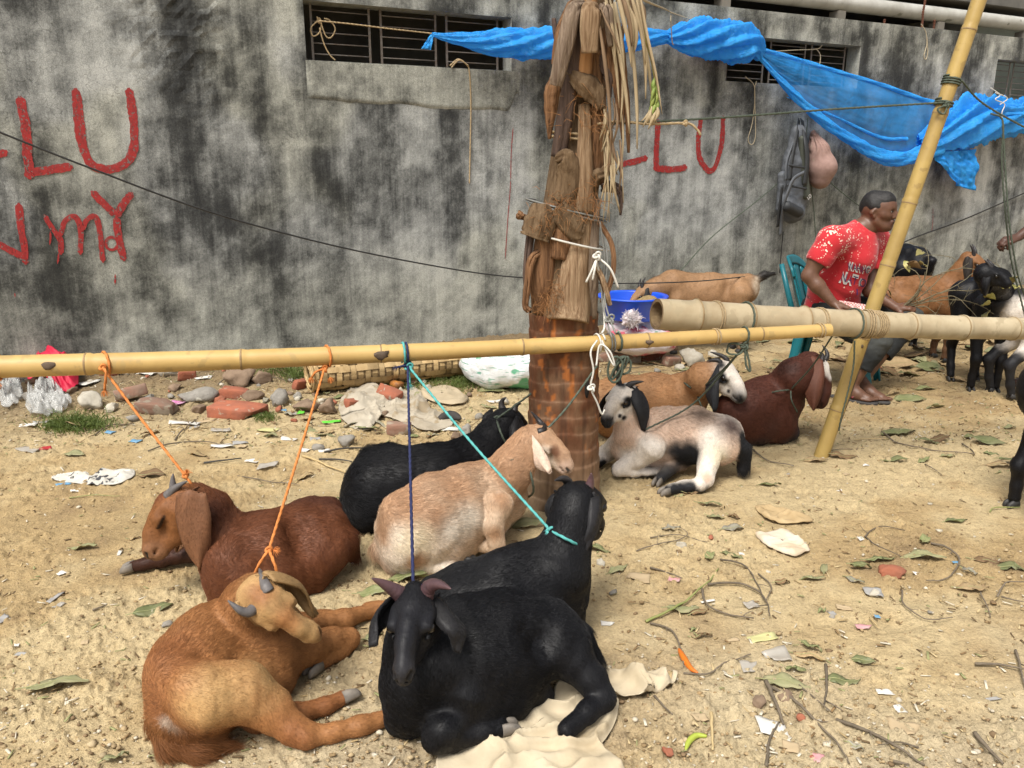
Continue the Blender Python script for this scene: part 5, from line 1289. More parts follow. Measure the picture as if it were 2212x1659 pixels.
rail2, r2 = bamboo('thick greyish bamboo rail with sawn end lashed beside the slanted post', b2A, b2B, .066, .050, [.08, .19, .31, .43, .56, .69, .82, .94], bam2, [], rough_=.10, nodeh=.07)
b3A, b3B = Q(1764, 985, 3.78) * np.array([1, 1, 0]) + np.array([0, 0, -.12]), Q(2122, -20, 3.92)
b3A = G(1764, 985); b3A[2] = -.1
post, r3 = bamboo('tall slanted golden bamboo post standing beside the seated person', b3A, b3B, .036, .032, [.155, .315, .47, .60, .775, .93], bam3, [(.30, .3, .008)], split=(.10, .34, .9))
def along(P, px):                        # point of a rail seen at photograph column px
    d = np.array([abs((p[0] / ((p[1]) * _cp - (p[2] - CAMH) * _sp)) * FPX + W0 / 2 - px) for p in P]); return int(np.argmin(d))
# ---- ropes
ropem = {}
def rmat(name, c): 
    ropem[name] = mat(name, c, tuple(x * .72 for x in c), 60, .75, 300, .4, .001, spec=.3); return ropem[name]
ORANGE = rmat('orange_rope', (.62, .215, .055)); TEAL = rmat('teal_rope', (.10, .40, .38)); NAVY = rmat('navy_rope', (.022, .028, .085)); JUTE = rmat('jute_twine', (.42, .31, .175)); GREEN = rmat('dull_green_rope', (.085, .105, .078))
WIREW = mat('white_wire', (.66, .64, .58), (.52, .50, .45), 20, .5); WIREG = mat('grey_wire', (.23, .23, .21), (.16, .16, .15), 20, .55); CABLE = mat('black_cable', (.018, .018, .018), (.03, .03, .03), 20, .5); TWINEW = mat('dry_twine', (.48, .41, .29), (.36, .30, .2), 20, .8)
def wrap(P, r, i, turns=1.5, off=.004, w=.008, start=0., slant=0.):   # turns of rope round pole point i
    T, A, B = frames(P[max(0, i - 3):i + 4]); T, A, B = T[3 if i >= 3 else i], A[3 if i >= 3 else i], B[3 if i >= 3 else i]
    th = np.linspace(start, start + turns * 2 * math.pi, int(16 * turns) + 2)
    return np.array([P[i] + T * (w * (a - start) / (2 * math.pi) - w * turns / 2 + slant * math.cos(a)) + (r[i] + off) * (A * math.cos(a) + B * math.sin(a)) for a in th])
def knot(p, r, seed=0, s=1.0):
    rr = np.random.default_rng(seed); a = np.linspace(0, 4.6 * math.pi, 36)
    q = np.stack([np.sin(a) + 2 * np.sin(2 * a), np.cos(a) - 2 * np.cos(2 * a), -np.sin(3 * a)], 1) * r * .85 * s
    return p + q @ euler(*rr.uniform(0, 6, 3)).T
def rope(name, label, segs, r, m, cat='rope', group='ropes tethering the goats', tufts=(), kn=(), plain=False, parts=None):
    items = []
    t = thing(name, label, cat, segs[0][0], group)
    for i, sgm in enumerate(segs):
        v, f = tube(resample(catmull(sgm, 8), max(.006, r * 2)), r, 7) if plain else rope_tube(sgm, r)
        part((parts[i] if parts else ('line' if i == 0 else 'loop')), v, f, m, t)
    for p, s_ in kn:
        v, f = rope_tube(knot(p, r, len(items) + 3, s_), r, per=3); part('knot', v, f, m, t)
    for p, d in tufts:
        rr = np.random.default_rng(3); its = []
        for _ in range(26):
            dd = unit(np.asarray(d, float) + rr.normal(0, .45, 3)); its.append(tube([p, p + dd * r * 3.2, p + dd * r * 5 + np.array([0, 0, -r])], [r * .22, r * .2, r * .1], 4, False))
        part('frayed_end', *join(its), m, t)
    return t
u3 = np.array([0, 0, 1.0])
def under(P, r, i, d=.012): return P[i] + np.array([0, -r[i] * .55, -r[i] - d])
# orange rope to the chestnut goat
i = along(rail1, 226); w_ = wrap(rail1, r1, i, 1.1, .004, .006, 2.6, .02); kp = P0 = rail1[i] + np.array([.01, -r1[i] - .006, -.004])
rope('orange_rope', 'orange rope running down to the chestnut goat from the end of the rail', [[kp, (kp + Q(402, 1030, 2.47)) / 2 + np.array([0, 0, -.004]), Q(402, 1030, 2.47)], w_, [kp, Q(229, 805, 2.62), Q(226, 842, 2.63)], [Q(402, 1030, 2.47), Q(412, 1044, 2.46), Q(420, 1062, 2.47)]], .0042, ORANGE, kn=[(kp, 1.2), (Q(401, 1028, 2.47), 1.0)], tufts=[(Q(226, 842, 2.63), (0, 0, -1)), (Q(404, 1024, 2.46), (.2, 0, 1))])
# orange rope to the golden goat
i = along(rail1, 705); w_ = wrap(rail1, r1, i, 1.2, .004, .006, 2.2, .01); kp = rail1[i] + np.array([-.01, -r1[i] * .6, -r1[i] - .008]); e = Q(581, 1188, 2.02)
rope('orange_rope', 'orange rope forking above the head of the golden goat', [[kp, (kp + e) / 2 + np.array([0, 0, -.006]), e], w_, [e, Q(562, 1215, 2.0), Q(548, 1245, 2.0), Q(540, 1270, 2.02)], [e, Q(590, 1210, 1.97), Q(598, 1235, 1.96), Q(602, 1262, 1.98)], [kp, kp + [-.03, -.01, -.01], kp + [-.045, -.01, -.03]]], .0040, ORANGE, kn=[(kp, 1.3), (e, 1.0)], tufts=[(e + [.012, 0, 0], (1, -.2, 0)), (kp + [-.045, -.01, -.03], (-.3, 0, -1)), (kp + [.02, -.01, -.03], (.4, 0, -1))])
# orange rope at the left edge
i = along(rail1, -4); kp = rail1[i] + np.array([.0, -r1[i] - .006, -.01])
rope('orange_rope', 'orange rope end knotted at the left tip of the rail', [wrap(rail1, r1, i, 2.1, .004, .009, 1.), [kp, kp + [.01, -.004, -.02], kp + [.022, -.004, -.032]]], .0042, ORANGE, kn=[(kp, 1.2)], tufts=[(kp + [.022, -.004, -.032], (.6, -.2, -.6))])
# navy and teal
i = along(rail1, 876); kp = rail1[i] + np.array([.004, -r1[i] * .5, -r1[i] - .012])
e = Q(893, 1282, 1.80)
rope('navy_rope', 'dark blue rope hanging straight down to the horned black goat', [[kp, (kp + e) / 2, e], wrap(rail1, r1, i, 1.3, .004, .010, 2.0), [e, Q(930, 1320, 1.86), Q(950, 1390, 1.74)], [kp, kp + [-.02, -.01, .0], kp + [-.035, -.012, -.004]]], .0042, NAVY, kn=[(kp, 1.5)], tufts=[(kp + [-.035, -.012, -.004], (-1, 0, -.2))])
kp2 = kp + np.array([.006, -.006, -.006]); e = Q(1190, 1147, 2.20)
rope('teal_rope', 'teal rope slanting down to the neck of the black goat that looks away', [[kp2, (kp2 + e) / 2 + np.array([0, 0, -.012]), e], wrap(rail1, r1, i - 1, 1.2, .0045, .010, 1.7), [kp2, kp2 + [.0, -.006, -.03], kp2 + [.002, -.006, -.062]], [e, Q(1215, 1160, 2.15), Q(1245, 1175, 2.16), Q(1262, 1180, 2.24)]], .0042, TEAL, kn=[(kp2, 1.6), (e, 1.2)], tufts=[(kp2 + [.002, -.006, -.062], (0, 0, -1)), (e, (-.5, -.2, -.8))])
# dull green ropes
e = Q(1135, 985, 2.86)
rope('green_rope', 'dull green rope from the palm trunk to the collar of the cream goat', [[Q(1290, 790, 3.06), Q(1225, 880, 3.0), Q(1160, 950, 2.90), e], [e, Q(1100, 995, 2.80), Q(1078, 1000, 2.95)], [e, Q(1148, 1030, 2.80), Q(1152, 1062, 2.83), Q(1140, 1075, 2.92)]], .0042, GREEN, kn=[(e, 1.6)])
e = Q(1072, 905, 3.24)
rope('green_rope', 'dull green rope from the trunk to the horns of the far black goat', [[Q(1148, 850, 3.2), Q(1110, 878, 3.22), e], [e, Q(1082, 935, 3.15), Q(1096, 965, 3.16)], [e, Q(1060, 912, 3.24), Q(1050, 925, 3.26)]], .0042, GREEN, kn=[(e, 1.3)])
i = along(rail1, 1608); kp = under(rail1, r1, i, .015); e = Q(1505, 848, 4.0); j = along(rail2, 1608)
rope('green_rope', 'dull green rope round both rails running down to the tan goat', [[kp, Q(1560, 800, 3.7), e], wrap(rail1, r1, i, 1.0, .005, .004, 2.), wrap(rail2, r2, j, 1.0, .005, .004, 2.), [e, Q(1512, 870, 3.93), Q(1525, 895, 3.95)], [e, Q(1488, 835, 3.94), Q(1478, 826, 4.02)], [kp, kp + [-.06, 0, .01], kp + [-.07, 0, -.03], kp + [-.02, 0, -.035], kp], [kp, kp + [.02, 0, -.06], kp + [.03, .0, -.11], kp + [.01, 0, -.08], kp]], .0042, GREEN, kn=[(kp, 1.6), (e, .9)])
rope('green_rope', 'dull green rope crossing from the rail to the ear of the pied goat', [[kp, Q(1500, 870, 3.5), Q(1395, 928, 3.45)]], .0040, GREEN)
j = along(rail2, 1845); kp = under(rail2, r2, j, .01); e = Q(1708, 842, 3.95)
rope('green_rope', 'dull green rope from the thick rail to the dark brown goat', [[Q(1800, 722, 3.55), Q(1755, 790, 3.75), e], wrap(rail2, r2, j, 1.0, .005, .004, 2.), [e, Q(1680, 845, 3.92), Q(1650, 852, 3.98)], [e, Q(1710, 865, 3.9), Q(1722, 890, 3.94)], [kp, Q(1842, 800, 3.6), Q(1818, 900, 3.62), Q(1812, 930, 3.64)]], .0038, GREEN, kn=[(e, .9)])
j = along(rail2, 1700)
i = along(post, 2045)
pt = np.array([p for p in post]); zs_ = pt[:, 2]
def post_at(py): 
    d = []
    for p in post:
        v = p - O3; d.append(abs(H0 / 2 - FPX * (v[1] * _sp + v[2] * _cp) / (v[1] * _cp - v[2] * _sp) - py))
    return int(np.argmin(d))
i = post_at(222)
rope('green_rope', 'thin green rope stretched from the palm stem to the slanted post', [[Q(1310, 268, 3.2), Q(1560, 254, 3.42), Q(1800, 236, 3.64), post[i] + [-.02, -.04, 0]], wrap(post, r3, i, 2.2, .005, .012, 1.), [post[i] + [-.01, -.045, -.01], post[i] + [-.05, -.05, -.03], post[i] + [-.02, -.05, -.05], post[i] + [.0, -.045, -.01]]], .0042, GREEN, group='ropes of the frame', kn=[(post[i] + [-.01, -.045, -.01], 1.2)])
i = post_at(178)
rope('green_rope', 'green rope from the post running down out of the picture at right', [[post[i] + [.03, -.03, 0], Q(2130, 228, 4.0), Q(2260, 300, 4.2)], wrap(post, r3, i, 3.2, .005, .011, 1.)], .0042, GREEN, group='ropes of the frame')
rope('green_rope', 'green rope hanging straight down beside the picture edge', [[Q(2140, 245, 4.5), Q(2166, 262, 4.5), Q(2164, 350, 4.5), Q(2172, 460, 4.5), Q(2184, 560, 4.55), Q(2206, 650, 4.6), Q(2216, 690, 4.62)], [Q(2166, 262, 4.5), Q(2172, 370, 4.49), Q(2180, 480, 4.48), Q(2198, 590, 4.52), Q(2214, 640, 4.6)]], .0045, GREEN, group='ropes of the frame')
# coils and wires at the trunk
ct = Q(1318, 735, 3.10); rr = np.random.default_rng(12)
segs = []
for k in range(4):
    a = np.linspace(0, 2 * math.pi, 12); segs.append([Q(1333 + 16 * math.sin(x + k) - 6 * k + 14, 800 + (38 + 6 * k) * (1 - math.cos(x)) / 2 - 30, 3.10 - .01 * k) for x in a])
rope('green_rope', 'coil of dull green rope hanging at the trunk and rail crossing', segs + [wrap(rail1, r1, along(rail1, 1335), 1.0, .005, .004, 2.)], .0045, GREEN, group='ropes of the frame')
W_ = lambda L: [Q(x, y, d) for x, y, d in L]
def trunk_ring(y0, y1, rad, off=0., n=18, cx=1224):
    c = Q(cx, (y0 + y1) / 2, PY); return [np.array([c[0] + off + rad * math.sin(a), c[1] - rad * math.cos(a), Q(1222, y0, PY - rad)[2] + (Q(1222, y1, PY - rad)[2] - Q(1222, y0, PY - rad)[2]) * (.5 + .5 * math.sin(a))]) for a in np.linspace(-2.3, 2.3, n)]
rope('grey_wire', 'grey cable wound round the palm and hanging down its side to the rail', [trunk_ring(432, 478, .160), trunk_ring(438, 486, .158), W_([(1296, 480, 3.1), (1306, 560, 3.1), (1300, 640, 3.08), (1310, 690, 3.05), (1322, 730, 3.02)]), W_([(1300, 490, 3.12), (1312, 560, 3.1), (1306, 640, 3.07), (1318, 690, 3.04), (1330, 720, 3.01)]), wrap(rail1, r1, along(rail1, 1318), 2.2, .006, .012, 1.)], .0036, WIREG, 'wire', 'wires tied to the palm', plain=True, kn=[(Q(1318, 690, 3.04), 2.2)], parts=['turn', 'turn', 'hanging_run', 'hanging_run', 'turn'])
rope('white_wire', 'white wire tied round the palm with splayed cut ends', [trunk_ring(502, 548, .166), W_([(1290, 555, 3.08), (1278, 585, 3.05), (1266, 610, 3.05)]), W_([(1290, 555, 3.08), (1284, 585, 3.05), (1280, 605, 3.05)]), W_([(1290, 555, 3.08), (1318, 580, 3.05), (1336, 622, 3.05)]), W_([(1288, 560, 3.08), (1300, 620, 3.1), (1306, 700, 3.05), (1300, 720, 3.02)])], .0042, WIREW, 'wire', 'wires tied to the palm', plain=True, kn=[(Q(1290, 553, 3.07), 1.5)], parts=['turn', 'cut_end', 'cut_end', 'cut_end', 'hanging_run'])
rope('white_wire', 'white wire loops hanging below the rail beside the trunk', [wrap(rail1, r1, along(rail1, 1296), 1.6, .006, .02, 2.), W_([(1290, 735, 3.05), (1276, 760, 3.02), (1282, 800, 3.02), (1276, 836, 3.02), (1290, 870, 3.03), (1300, 895, 3.04), (1306, 885, 3.04)]), W_([(1300, 735, 3.05), (1320, 780, 3.02), (1328, 790, 3.02), (1318, 760, 3.02), (1296, 745, 3.04), (1288, 790, 3.02)])], .0038, WIREW, 'wire', 'wires tied to the palm', plain=True, kn=[(Q(1278, 838, 3.02), 1.6)], parts=['turn', 'hanging_run', 'loop'])
# jute
rope('jute_twine', 'jute twine wound round the upper palm with its end sticking out', [trunk_ring(282, 300, .118, 0., 18, 1254), trunk_ring(292, 312, .116, 0., 18, 1254), W_([(1290, 268, 3.1), (1340, 262, 3.1), (1400, 268, 3.1), (1470, 266, 3.12), (1492, 268, 3.12), (1506, 280, 3.12), (1514, 292, 3.12)])], .0042, JUTE, 'twine', 'jute twines', kn=[(Q(1480, 266, 3.12), .9)])
wo_ = lambda L, o=.02: [WP(x, y, o) for x, y in L]
rope('jute_twine', 'jute twine tied from the window bars to the end of the blue sheet', [wo_([(690, 45), (760, 52), (840, 62), (930, 72)], -.02) + [WP(936, 74, .12)], wo_([(690, 42), (672, 60), (676, 78), (690, 70), (694, 48), (684, 36)], -.06), wo_([(692, 46), (704, 78), (716, 80), (724, 62), (712, 44), (700, 40)], -.05), wo_([(690, 60), (700, 95), (712, 118), (724, 130)], -.06)], .0045, JUTE, 'twine', 'jute twines', kn=[(WP(688, 45, -.06), 1.6)])
rope('jute_twine', 'jute twine hanging from the sill of the barred opening', [wo_([(972, 142), (990, 128), (1008, 140), (1014, 156), (1017, 220), (1016, 300), (1014, 396)], .014), wo_([(975, 146), (992, 130), (1012, 142)], .02)], .005, JUTE, 'twine', 'jute twines')
rope('jute_twine', 'thin twine loop hanging below the opening behind the blue sheet', [wo_([(1610, 165), (1630, 190), (1626, 260), (1616, 300), (1624, 312), (1632, 290), (1630, 200), (1634, 175)], .015)], .0035, TWINEW, 'twine', 'jute twines')
rope('jute_twine', 'thin twine loop hanging from the rebar on the wall top', [wo_([(1990, 52), (2000, 70), (2002, 95), (1996, 120), (2000, 128), (2004, 112), (2002, 80)], .02)], .004, TWINEW, 'twine', 'jute twines')
rope('jute_twine', 'slack twine tied across the bars behind the blue sheet', [wo_([(1660, 112), (1720, 108), (1764, 106), (1776, 98)], -.04), wo_([(1764, 106), (1772, 120), (1770, 145)], -.04)], .004, TWINEW, 'twine', 'jute twines')
rope('jute_twine', 'thin twine from the palm crown to the rolled blue sheet', [[Q(1390, 0, 3.3), WP(1447, 26, .4), WP(1449, 45, .3), WP(1452, 90, .22), WP(1455, 96, .2)], [WP(1447, 26, .4), WP(1480, 38, .2), WP(1500, 46, .05)]], .004, TWINEW, 'twine', 'jute twines')
# lashings
j = along(rail2, 1770); i = along(rail1, 1770)
rope('jute_lashing', 'jute lashing binding the two bamboo rails near the slanted post', [wrap(rail1, r1, i, 2.2, .003, .014, 1.), wrap(rail2, r2, j, 2.2, .003, .014, 1.)], .003, JUTE, 'twine', 'jute twines')
j = along(rail2, 1548); i = along(rail1, 1548)
rope('jute_lashing', 'jute lashing round both rails near the sawn end', [wrap(rail2, r2, j, 2.2, .003, .012, 1.), wrap(rail1, r1, i, 2.1, .003, .012, 1.)], .003, JUTE, 'twine', 'jute twines')
j = along(rail2, 1888)
rope('jute_lashing', 'jute lashing binding the thick rail to the slanted post', [wrap(rail2, r2, j, 5.2, .003, .011, 1., .012), wrap(rail2, r2, j - 3, 3.2, .006, .013, 2., -.015)], .003, JUTE, 'twine', 'jute twines')
# cables on the wall
rope('black_cable', 'black cable sagging along the wall from the left edge to the palm', [[Q(-30, 274, 3.3), Q(200, 365, 3.5), Q(460, 460, 3.8), Q(740, 535, 4.2), Q(1000, 585, 4.7), Q(1140, 601, 5.0), Q(1300, 612, 5.4), Q(1500, 608, 5.8), Q(1660, 592, 6.3)]], .0042, CABLE, 'cable', 'cables on the wall', plain=True)
rope('black_cable', 'black cable rising across the wall behind the seated person', [wo_([(1860, 575), (1960, 520), (2080, 475), (2240, 405)], .03)], .007, CABLE, 'cable', 'cables on the wall', plain=True)
rope('green_rope', 'thin green rope hung from the nail, its two ends spread along the wall', [wo_([(1745, 255), (1740, 330), (1752, 400), (1760, 480), (1764, 560), (1762, 660)], .06), wo_([(1740, 345), (1640, 430), (1540, 510), (1470, 585)], .05), wo_([(1740, 345), (1800, 400), (1850, 440), (1890, 470)], .06)], .0045, GREEN, 'rope', 'ropes of the frame', kn=[(WP(1742, 342, .12), 1.4)])

# ------------------------------------------------------------------ blue sheet
bl_m, nt, b_, out_ = nodes_of('blue_polythene')
v_ = coords(nt)
nt.links.new(mix(nt, (.02, .36, .93), (.05, .47, 1.0), ramp(nt, noise(nt, v_, 9, 3, .5), [(.3, 0.), (.7, 1.)])), b_.inputs['Base Color'])
b_.inputs['Roughness'].default_value = .26; b_.inputs['Specular IOR Level'].default_value = .45
bump(nt, b_, noise(nt, v_, 26, 5, .65, 1.6), .8, .03)
tr = N(nt, 'ShaderNodeBsdfTranslucent'); tr.inputs['Color'].default_value = (.03, .42, 1.0, 1)
ms = N(nt, 'ShaderNodeMixShader'); ms.inputs[0].default_value = .35
nt.links.new(b_.outputs[0], ms.inputs[1]); nt.links.new(tr.outputs[0], ms.inputs[2]); nt.links.new(ms.outputs[0], out_.inputs['Surface'])
BLUE = bl_m
cl_m, nt, b_, out_ = nodes_of('thin_blue_film')
v_ = coords(nt)
b_.inputs['Base Color'].default_value = (.04, .36, .92, 1); b_.inputs['Roughness'].default_value = .25
st_ = coords(nt, (1, 1, 1)); bump(nt, b_, noise(nt, st_, 6, 5, .6, 2.0), .4, .03)
tp = N(nt, 'ShaderNodeBsdfTransparent'); tp.inputs['Color'].default_value = (.62, .78, .97, 1)
tr = N(nt, 'ShaderNodeBsdfTranslucent'); tr.inputs['Color'].default_value = (.06, .42, .95, 1)
m1 = N(nt, 'ShaderNodeMixShader'); m1.inputs[0].default_value = .35; nt.links.new(b_.outputs[0], m1.inputs[1]); nt.links.new(tr.outputs[0], m1.inputs[2])
m2 = N(nt, 'ShaderNodeMixShader')
fz = ramp(nt, noise(nt, v_, 3.0, 4, .6, 1.0), [(.35, .30), (.65, .58)]); nt.links.new(fz, m2.inputs[0])
nt.links.new(m1.outputs[0], m2.inputs[1]); nt.links.new(tp.outputs[0], m2.inputs[2]); nt.links.new(m2.outputs[0], out_.inputs['Surface'])
FILM = cl_m
sheet_t = thing('plastic_sheet', 'bright blue plastic sheet rolled, twisted and strung up along the wall', 'plastic sheet', WP(1400, 100, .2))
def twisted(name, path, radii, n=26, lob=7, twist=5.0, amp=.22, flat=.75, seed=0, per=14):
    P = resample(catmull(path, per), .012); k = len(P); s = np.linspace(0, 1, k); r = np.interp(s, np.linspace(0, 1, len(radii)), radii)
    T, A, B = frames(P); th = np.arange(n * 3) / (n * 3) * 2 * math.pi; L = np.concatenate([[0], np.cumsum(np.linalg.norm(np.diff(P, axis=0), axis=1))])
    ph = L[:, None] * twist
    fold = np.abs(((th[None] * lob / (2 * math.pi) + ph + .6 * fbm(np.stack([np.cos(th)[None] * 1.5 + 0 * ph, np.sin(th)[None] * 1.5 + ph * .4], -1), 3, seed)) % 1) - .5) * 2
    fine = fbm(np.stack([np.cos(th)[None] * 3 + 0 * ph, np.sin(th)[None] * 3 + 0 * ph, L[:, None] * 14 + 0 * th[None]], -1), 3, seed + 3) - .5
    rr_ = r[:, None] * (1 - 1.35 * amp * fold + .34 * fine)
    V = P[:, None] + rr_[..., None] * (flat * np.cos(th)[None, :, None] * A[:, None] + np.sin(th)[None, :, None] * B[:, None]); N3 = n * 3
    F = [(i * N3 + j, i * N3 + (j + 1) % N3, (i + 1) * N3 + (j + 1) % N3, (i + 1) * N3 + j) for i in range(k - 1) for j in range(N3)]
    return part(name, V.reshape(-1, 3), F, BLUE, sheet_t)
wp = lambda x, y, o=.16: WP(x, y, o)
twisted('rolled_roll', [wp(933, 74), wp(985, 84), wp(1060, 92), wp(1140, 95), wp(1220, 92), wp(1300, 88), wp(1380, 82), wp(1440, 80)], [.014, .055, .10, .12, .12, .12, .12, .09, .05], twist=3.2, seed=1)
twisted('rolled_roll', [wp(1440, 80), wp(1470, 80), wp(1530, 82), wp(1590, 90), wp(1630, 104), wp(1642, 128)], [.05, .12, .17, .175, .17, .185, .15, .03], twist=3.0, seed=4, amp=.28)
def flap(name, corners, m, nu=20, nv=14, amp=.02, seed=0):
    c = [np.asarray(x, float) for x in corners]
    def fn(U, V):
        p = (c[0] * ((1 - U) * (1 - V))[..., None] + c[1] * (U * (1 - V))[..., None] + c[2] * (U * V)[..., None] + c[3] * ((1 - U) * V)[..., None])
        d = amp * (np.abs(fbm(np.stack([U * 6, V * 2.5], -1), 3, seed) - .5) * 4 - .5); return p + d[..., None] * WN
    v, f = sheet(fn, nu, nv); return part(name, *thicken(v, f, .002), m, sheet_t)
flap('knotted_tail', [wp(930, 74, .15), wp(937, 78, .17), wp(931, 108, .17), wp(910, 105, .15)], BLUE, 10, 10, .012, 3)
# hanging translucent part between roll and twist
top_e = [wp(1642, 106), wp(1700, 122), wp(1800, 152), wp(1900, 182), wp(1985, 212), wp(2045, 232)]
bot_e = [wp(1640, 122), wp(1690, 176), wp(1760, 244), wp(1840, 302), wp(1930, 348), wp(2040, 330)]
def film(U, V):
    a, b = catmull(top_e, 12), catmull(bot_e, 12); s = np.linspace(0, 1, len(a))
    A_ = np.stack([np.interp(U, s, a[:, k]) for k in range(3)], -1); B_ = np.stack([np.interp(U, s, b[:, k]) for k in range(3)], -1)
    p = A_ + (B_ - A_) * V[..., None]
    w = .05 * np.sin(math.pi * V) * np.sin(math.pi * np.clip(U, 0, 1)) + .02 * (fbm(np.stack([U * 3, V * 7 + U * 4], -1), 3, 8) - .5)
    return p + w[..., None] * WN
v, f = sheet(film, 90, 46); part('thin_film', v, f, FILM, sheet_t)
twisted('film_hem', top_e, [.02, .022, .02, .022, .024, .03], 8, 3, 3., .2, .8, 11)
twisted('film_hem', [wp(1640, 122, .17), wp(1692, 180, .18), wp(1762, 248, .19), wp(1842, 304, .2), wp(1930, 344, .2), wp(2030, 318, .2)], [.02, .04, .05, .055, .07, .085, .10], 14, 4, 2.2, .28, .7, 12)
twisted('film_hem', [wp(1700, 210, .16), wp(1800, 250, .18), wp(1900, 296, .19), wp(1960, 300, .2)], [.004, .014, .016, .02], 6, 3, 3., .2, .7, 13)
twisted('twisted_bundle', [wp(1985, 310, .2), wp(2030, 290, .2), wp(2090, 265, .2), wp(2140, 255, .2), wp(2185, 255, .18), wp(2250, 240, .16)], [.09, .20, .29, .27, .20, .20, .16], 34, 8, 1.5, .38, .5, 14)
twisted('twisted_bundle', [wp(2130, 240, .22), wp(2170, 240, .22), wp(2215, 250, .2), wp(2290, 265, .2)], [.08, .09, .15, .22], 22, 6, 2., .3, .6, 15)
flap('hanging_tail', [wp(2012, 330, .22), wp(2110, 322, .24), wp(2108, 412, .24), wp(2062, 400, .22)], BLUE, 34, 34, .05, 21)
rope('tie_string', 'white cord tying the blue bundle at the far end', [wo_([(2140, 190), (2160, 205), (2150, 215), (2170, 225), (2164, 245), (2168, 270)], .33), wo_([(2150, 200), (2176, 212), (2160, 226)], .33)], .005, WIREW, 'cord', 'wires tied to the palm', plain=True)
# ------------------------------------------------------------------ seated person, chair, bags
def skin_mat(name, rough=.5):
    m, nt, b, out = nodes_of(name); at = N(nt, 'ShaderNodeAttribute', attribute_name='Col'); v = coords(nt)
    nt.links.new(mix(nt, at.outputs['Color'], ramp(nt, noise(nt, v, 60, 3, .6), [(.3, .85), (.7, 1.12)]), .8, 'MULTIPLY'), b.inputs['Base Color'])
    b.inputs['Roughness'].default_value = rough; b.inputs['Specular IOR Level'].default_value = .45; b.inputs['Subsurface Weight'].default_value = .06; b.inputs['Subsurface Radius'].default_value = (.01, .005, .003)
    return m
SKINM = skin_mat('brown_skin', .46)
SK = np.array((.125, .058, .034)); SKL = np.array((.145, .072, .044)); SKD = np.array((.07, .031, .019))
def hand(b, wrist, direc, palm_n, size=1.0, curl=(.9, .9, .9, .9), thumb=.5, side=1, col=SK):
    X = unit(direc); Zp = unit(np.asarray(palm_n, float) - X * (np.asarray(palm_n, float) @ X)); Yp = np.cross(Zp, X) * side; s = size
    L = lambda x, y, z: wrist + s * (X * x + Yp * y + Zp * z)
    b.add(L(0, 0, 0), L(.045, .006, 0), .024 * s, .026 * s, col, .012, sq=(Zp, .72)); b.add(L(.02, -.012, 0), L(.078, -.022, 0), .020 * s, .019 * s, col, .012, sq=(Zp, .75)); b.add(L(.02, .014, 0), L(.082, .022, 0), .020 * s, .018 * s, col, .012, sq=(Zp, .75))
    for k, (y, ln, r) in enumerate(((.027, .070, .0088), (.009, .080, .0092), (-.009, .075, .0088), (-.027, .058, .0078))):
        p = L(.085 - abs(y) * .25, y, 0); c = curl[k]; a = 0.; pts = [(p, r * s)]
        for fr, ba in ((.42, .55), (.33, .95), (.25, .7)):
            a += c * ba; d = X * math.cos(a) + Zp * math.sin(a); p = p + d * ln * fr * s; pts.append((p, r * s * (1 - .10 * len(pts))))
        b.chain(pts, col, .006)
        b.spot(p, .006, SKL * 1.6, .6)
    p = L(.018, .026, .004); d1 = unit(X * .62 + Yp * .70 + Zp * .25); q = p + d1 * .040 * s; d2 = unit(X * .95 + Yp * (.25 - thumb * .5) + Zp * (.2 + thumb * .4)); q2 = q + d2 * .030 * s; q3 = q2 + d2 * .022 * s
    b.chain([(p, .015 * s), (q, .0115 * s), (q2, .0100 * s), (q3, .0085 * s)], col, .008)
def person_head(b, c, fw, up, S=1.0):
    X = unit(fw); Z = unit(np.asarray(up, float) - X * (np.asarray(up, float) @ X)); Y = np.cross(Z, X); L = lambda x, y, z: c + S * (X * x + Y * y + Z * z)
    b.add(L(-.030, 0, .030), L(.015, 0, .032), .086, .080, SK, .03, sq=(Y, .90)); b.add(L(.010, 0, -.01), L(.022, 0, -.055), .068, .055, SK, .03, sq=(Y, .92))
    b.add(L(.045, 0, -.085), L(.058, 0, -.088), .030, .026, SK, .03)                         # chin
    for s in (1, -1):
        b.add(L(.0, s * .052, -.050), L(.040, s * .030, -.082), .022, .020, SK, .025)      # jaw
        b.add(L(.055, s * .036, -.016), L(.035, s * .052, -.012), .022, .020, SK, .02)     # cheekbone
        b.add(L(.074, s * .020, .030), L(.062, s * .044, .026), .011, .010, SK * .9, .012)   # brow
        b.add(L(.086, s * .032, .008), L(.084, s * .034, .008), .012, .011, sub=True, k=.012)
        b.chain([(L(-.012, s * .073, .018), .014), (L(-.020, s * .080, .000), .015), (L(-.010, s * .074, -.026), .010)], SK, .008)
        b.add(L(-.008, s * .088, .004), L(-.010, s * .086, -.010), .007, .006, sub=True, k=.006)
        b.line(L(.060, s * .048, .028), L(.082, s * .016, .033), .0065, (.012, .009, .008))
        b.line(L(.074, s * .042, .010), L(.082, s * .022, .009), .0065, (.04, .022, .016)); b.spot(L(.082, s * .031, .010), .006, (.008, .006, .005), .5)
    b.chain([(L(.080, 0, .018), .011), (L(.094, 0, -.006), .013), (L(.102, 0, -.022), .0145)], SK, .012)
    for s in (1, -1): b.add(L(.088, s * .013, -.026), L(.084, s * .016, -.028), .0095, .009, SK, .008)
    b.add(L(.083, .016, -.052), L(.083, -.016, -.052), .010, .010, np.array((.075, .030, .022)), .008); b.add(L(.079, .014, -.064), L(.079, -.014, -.064), .0105, .0105, np.array((.085, .034, .026)), .008)
    b.line(L(.091, .022, -.058), L(.091, -.022, -.058), .0045, (.02, .01, .008))
    return L, X, Y, Z
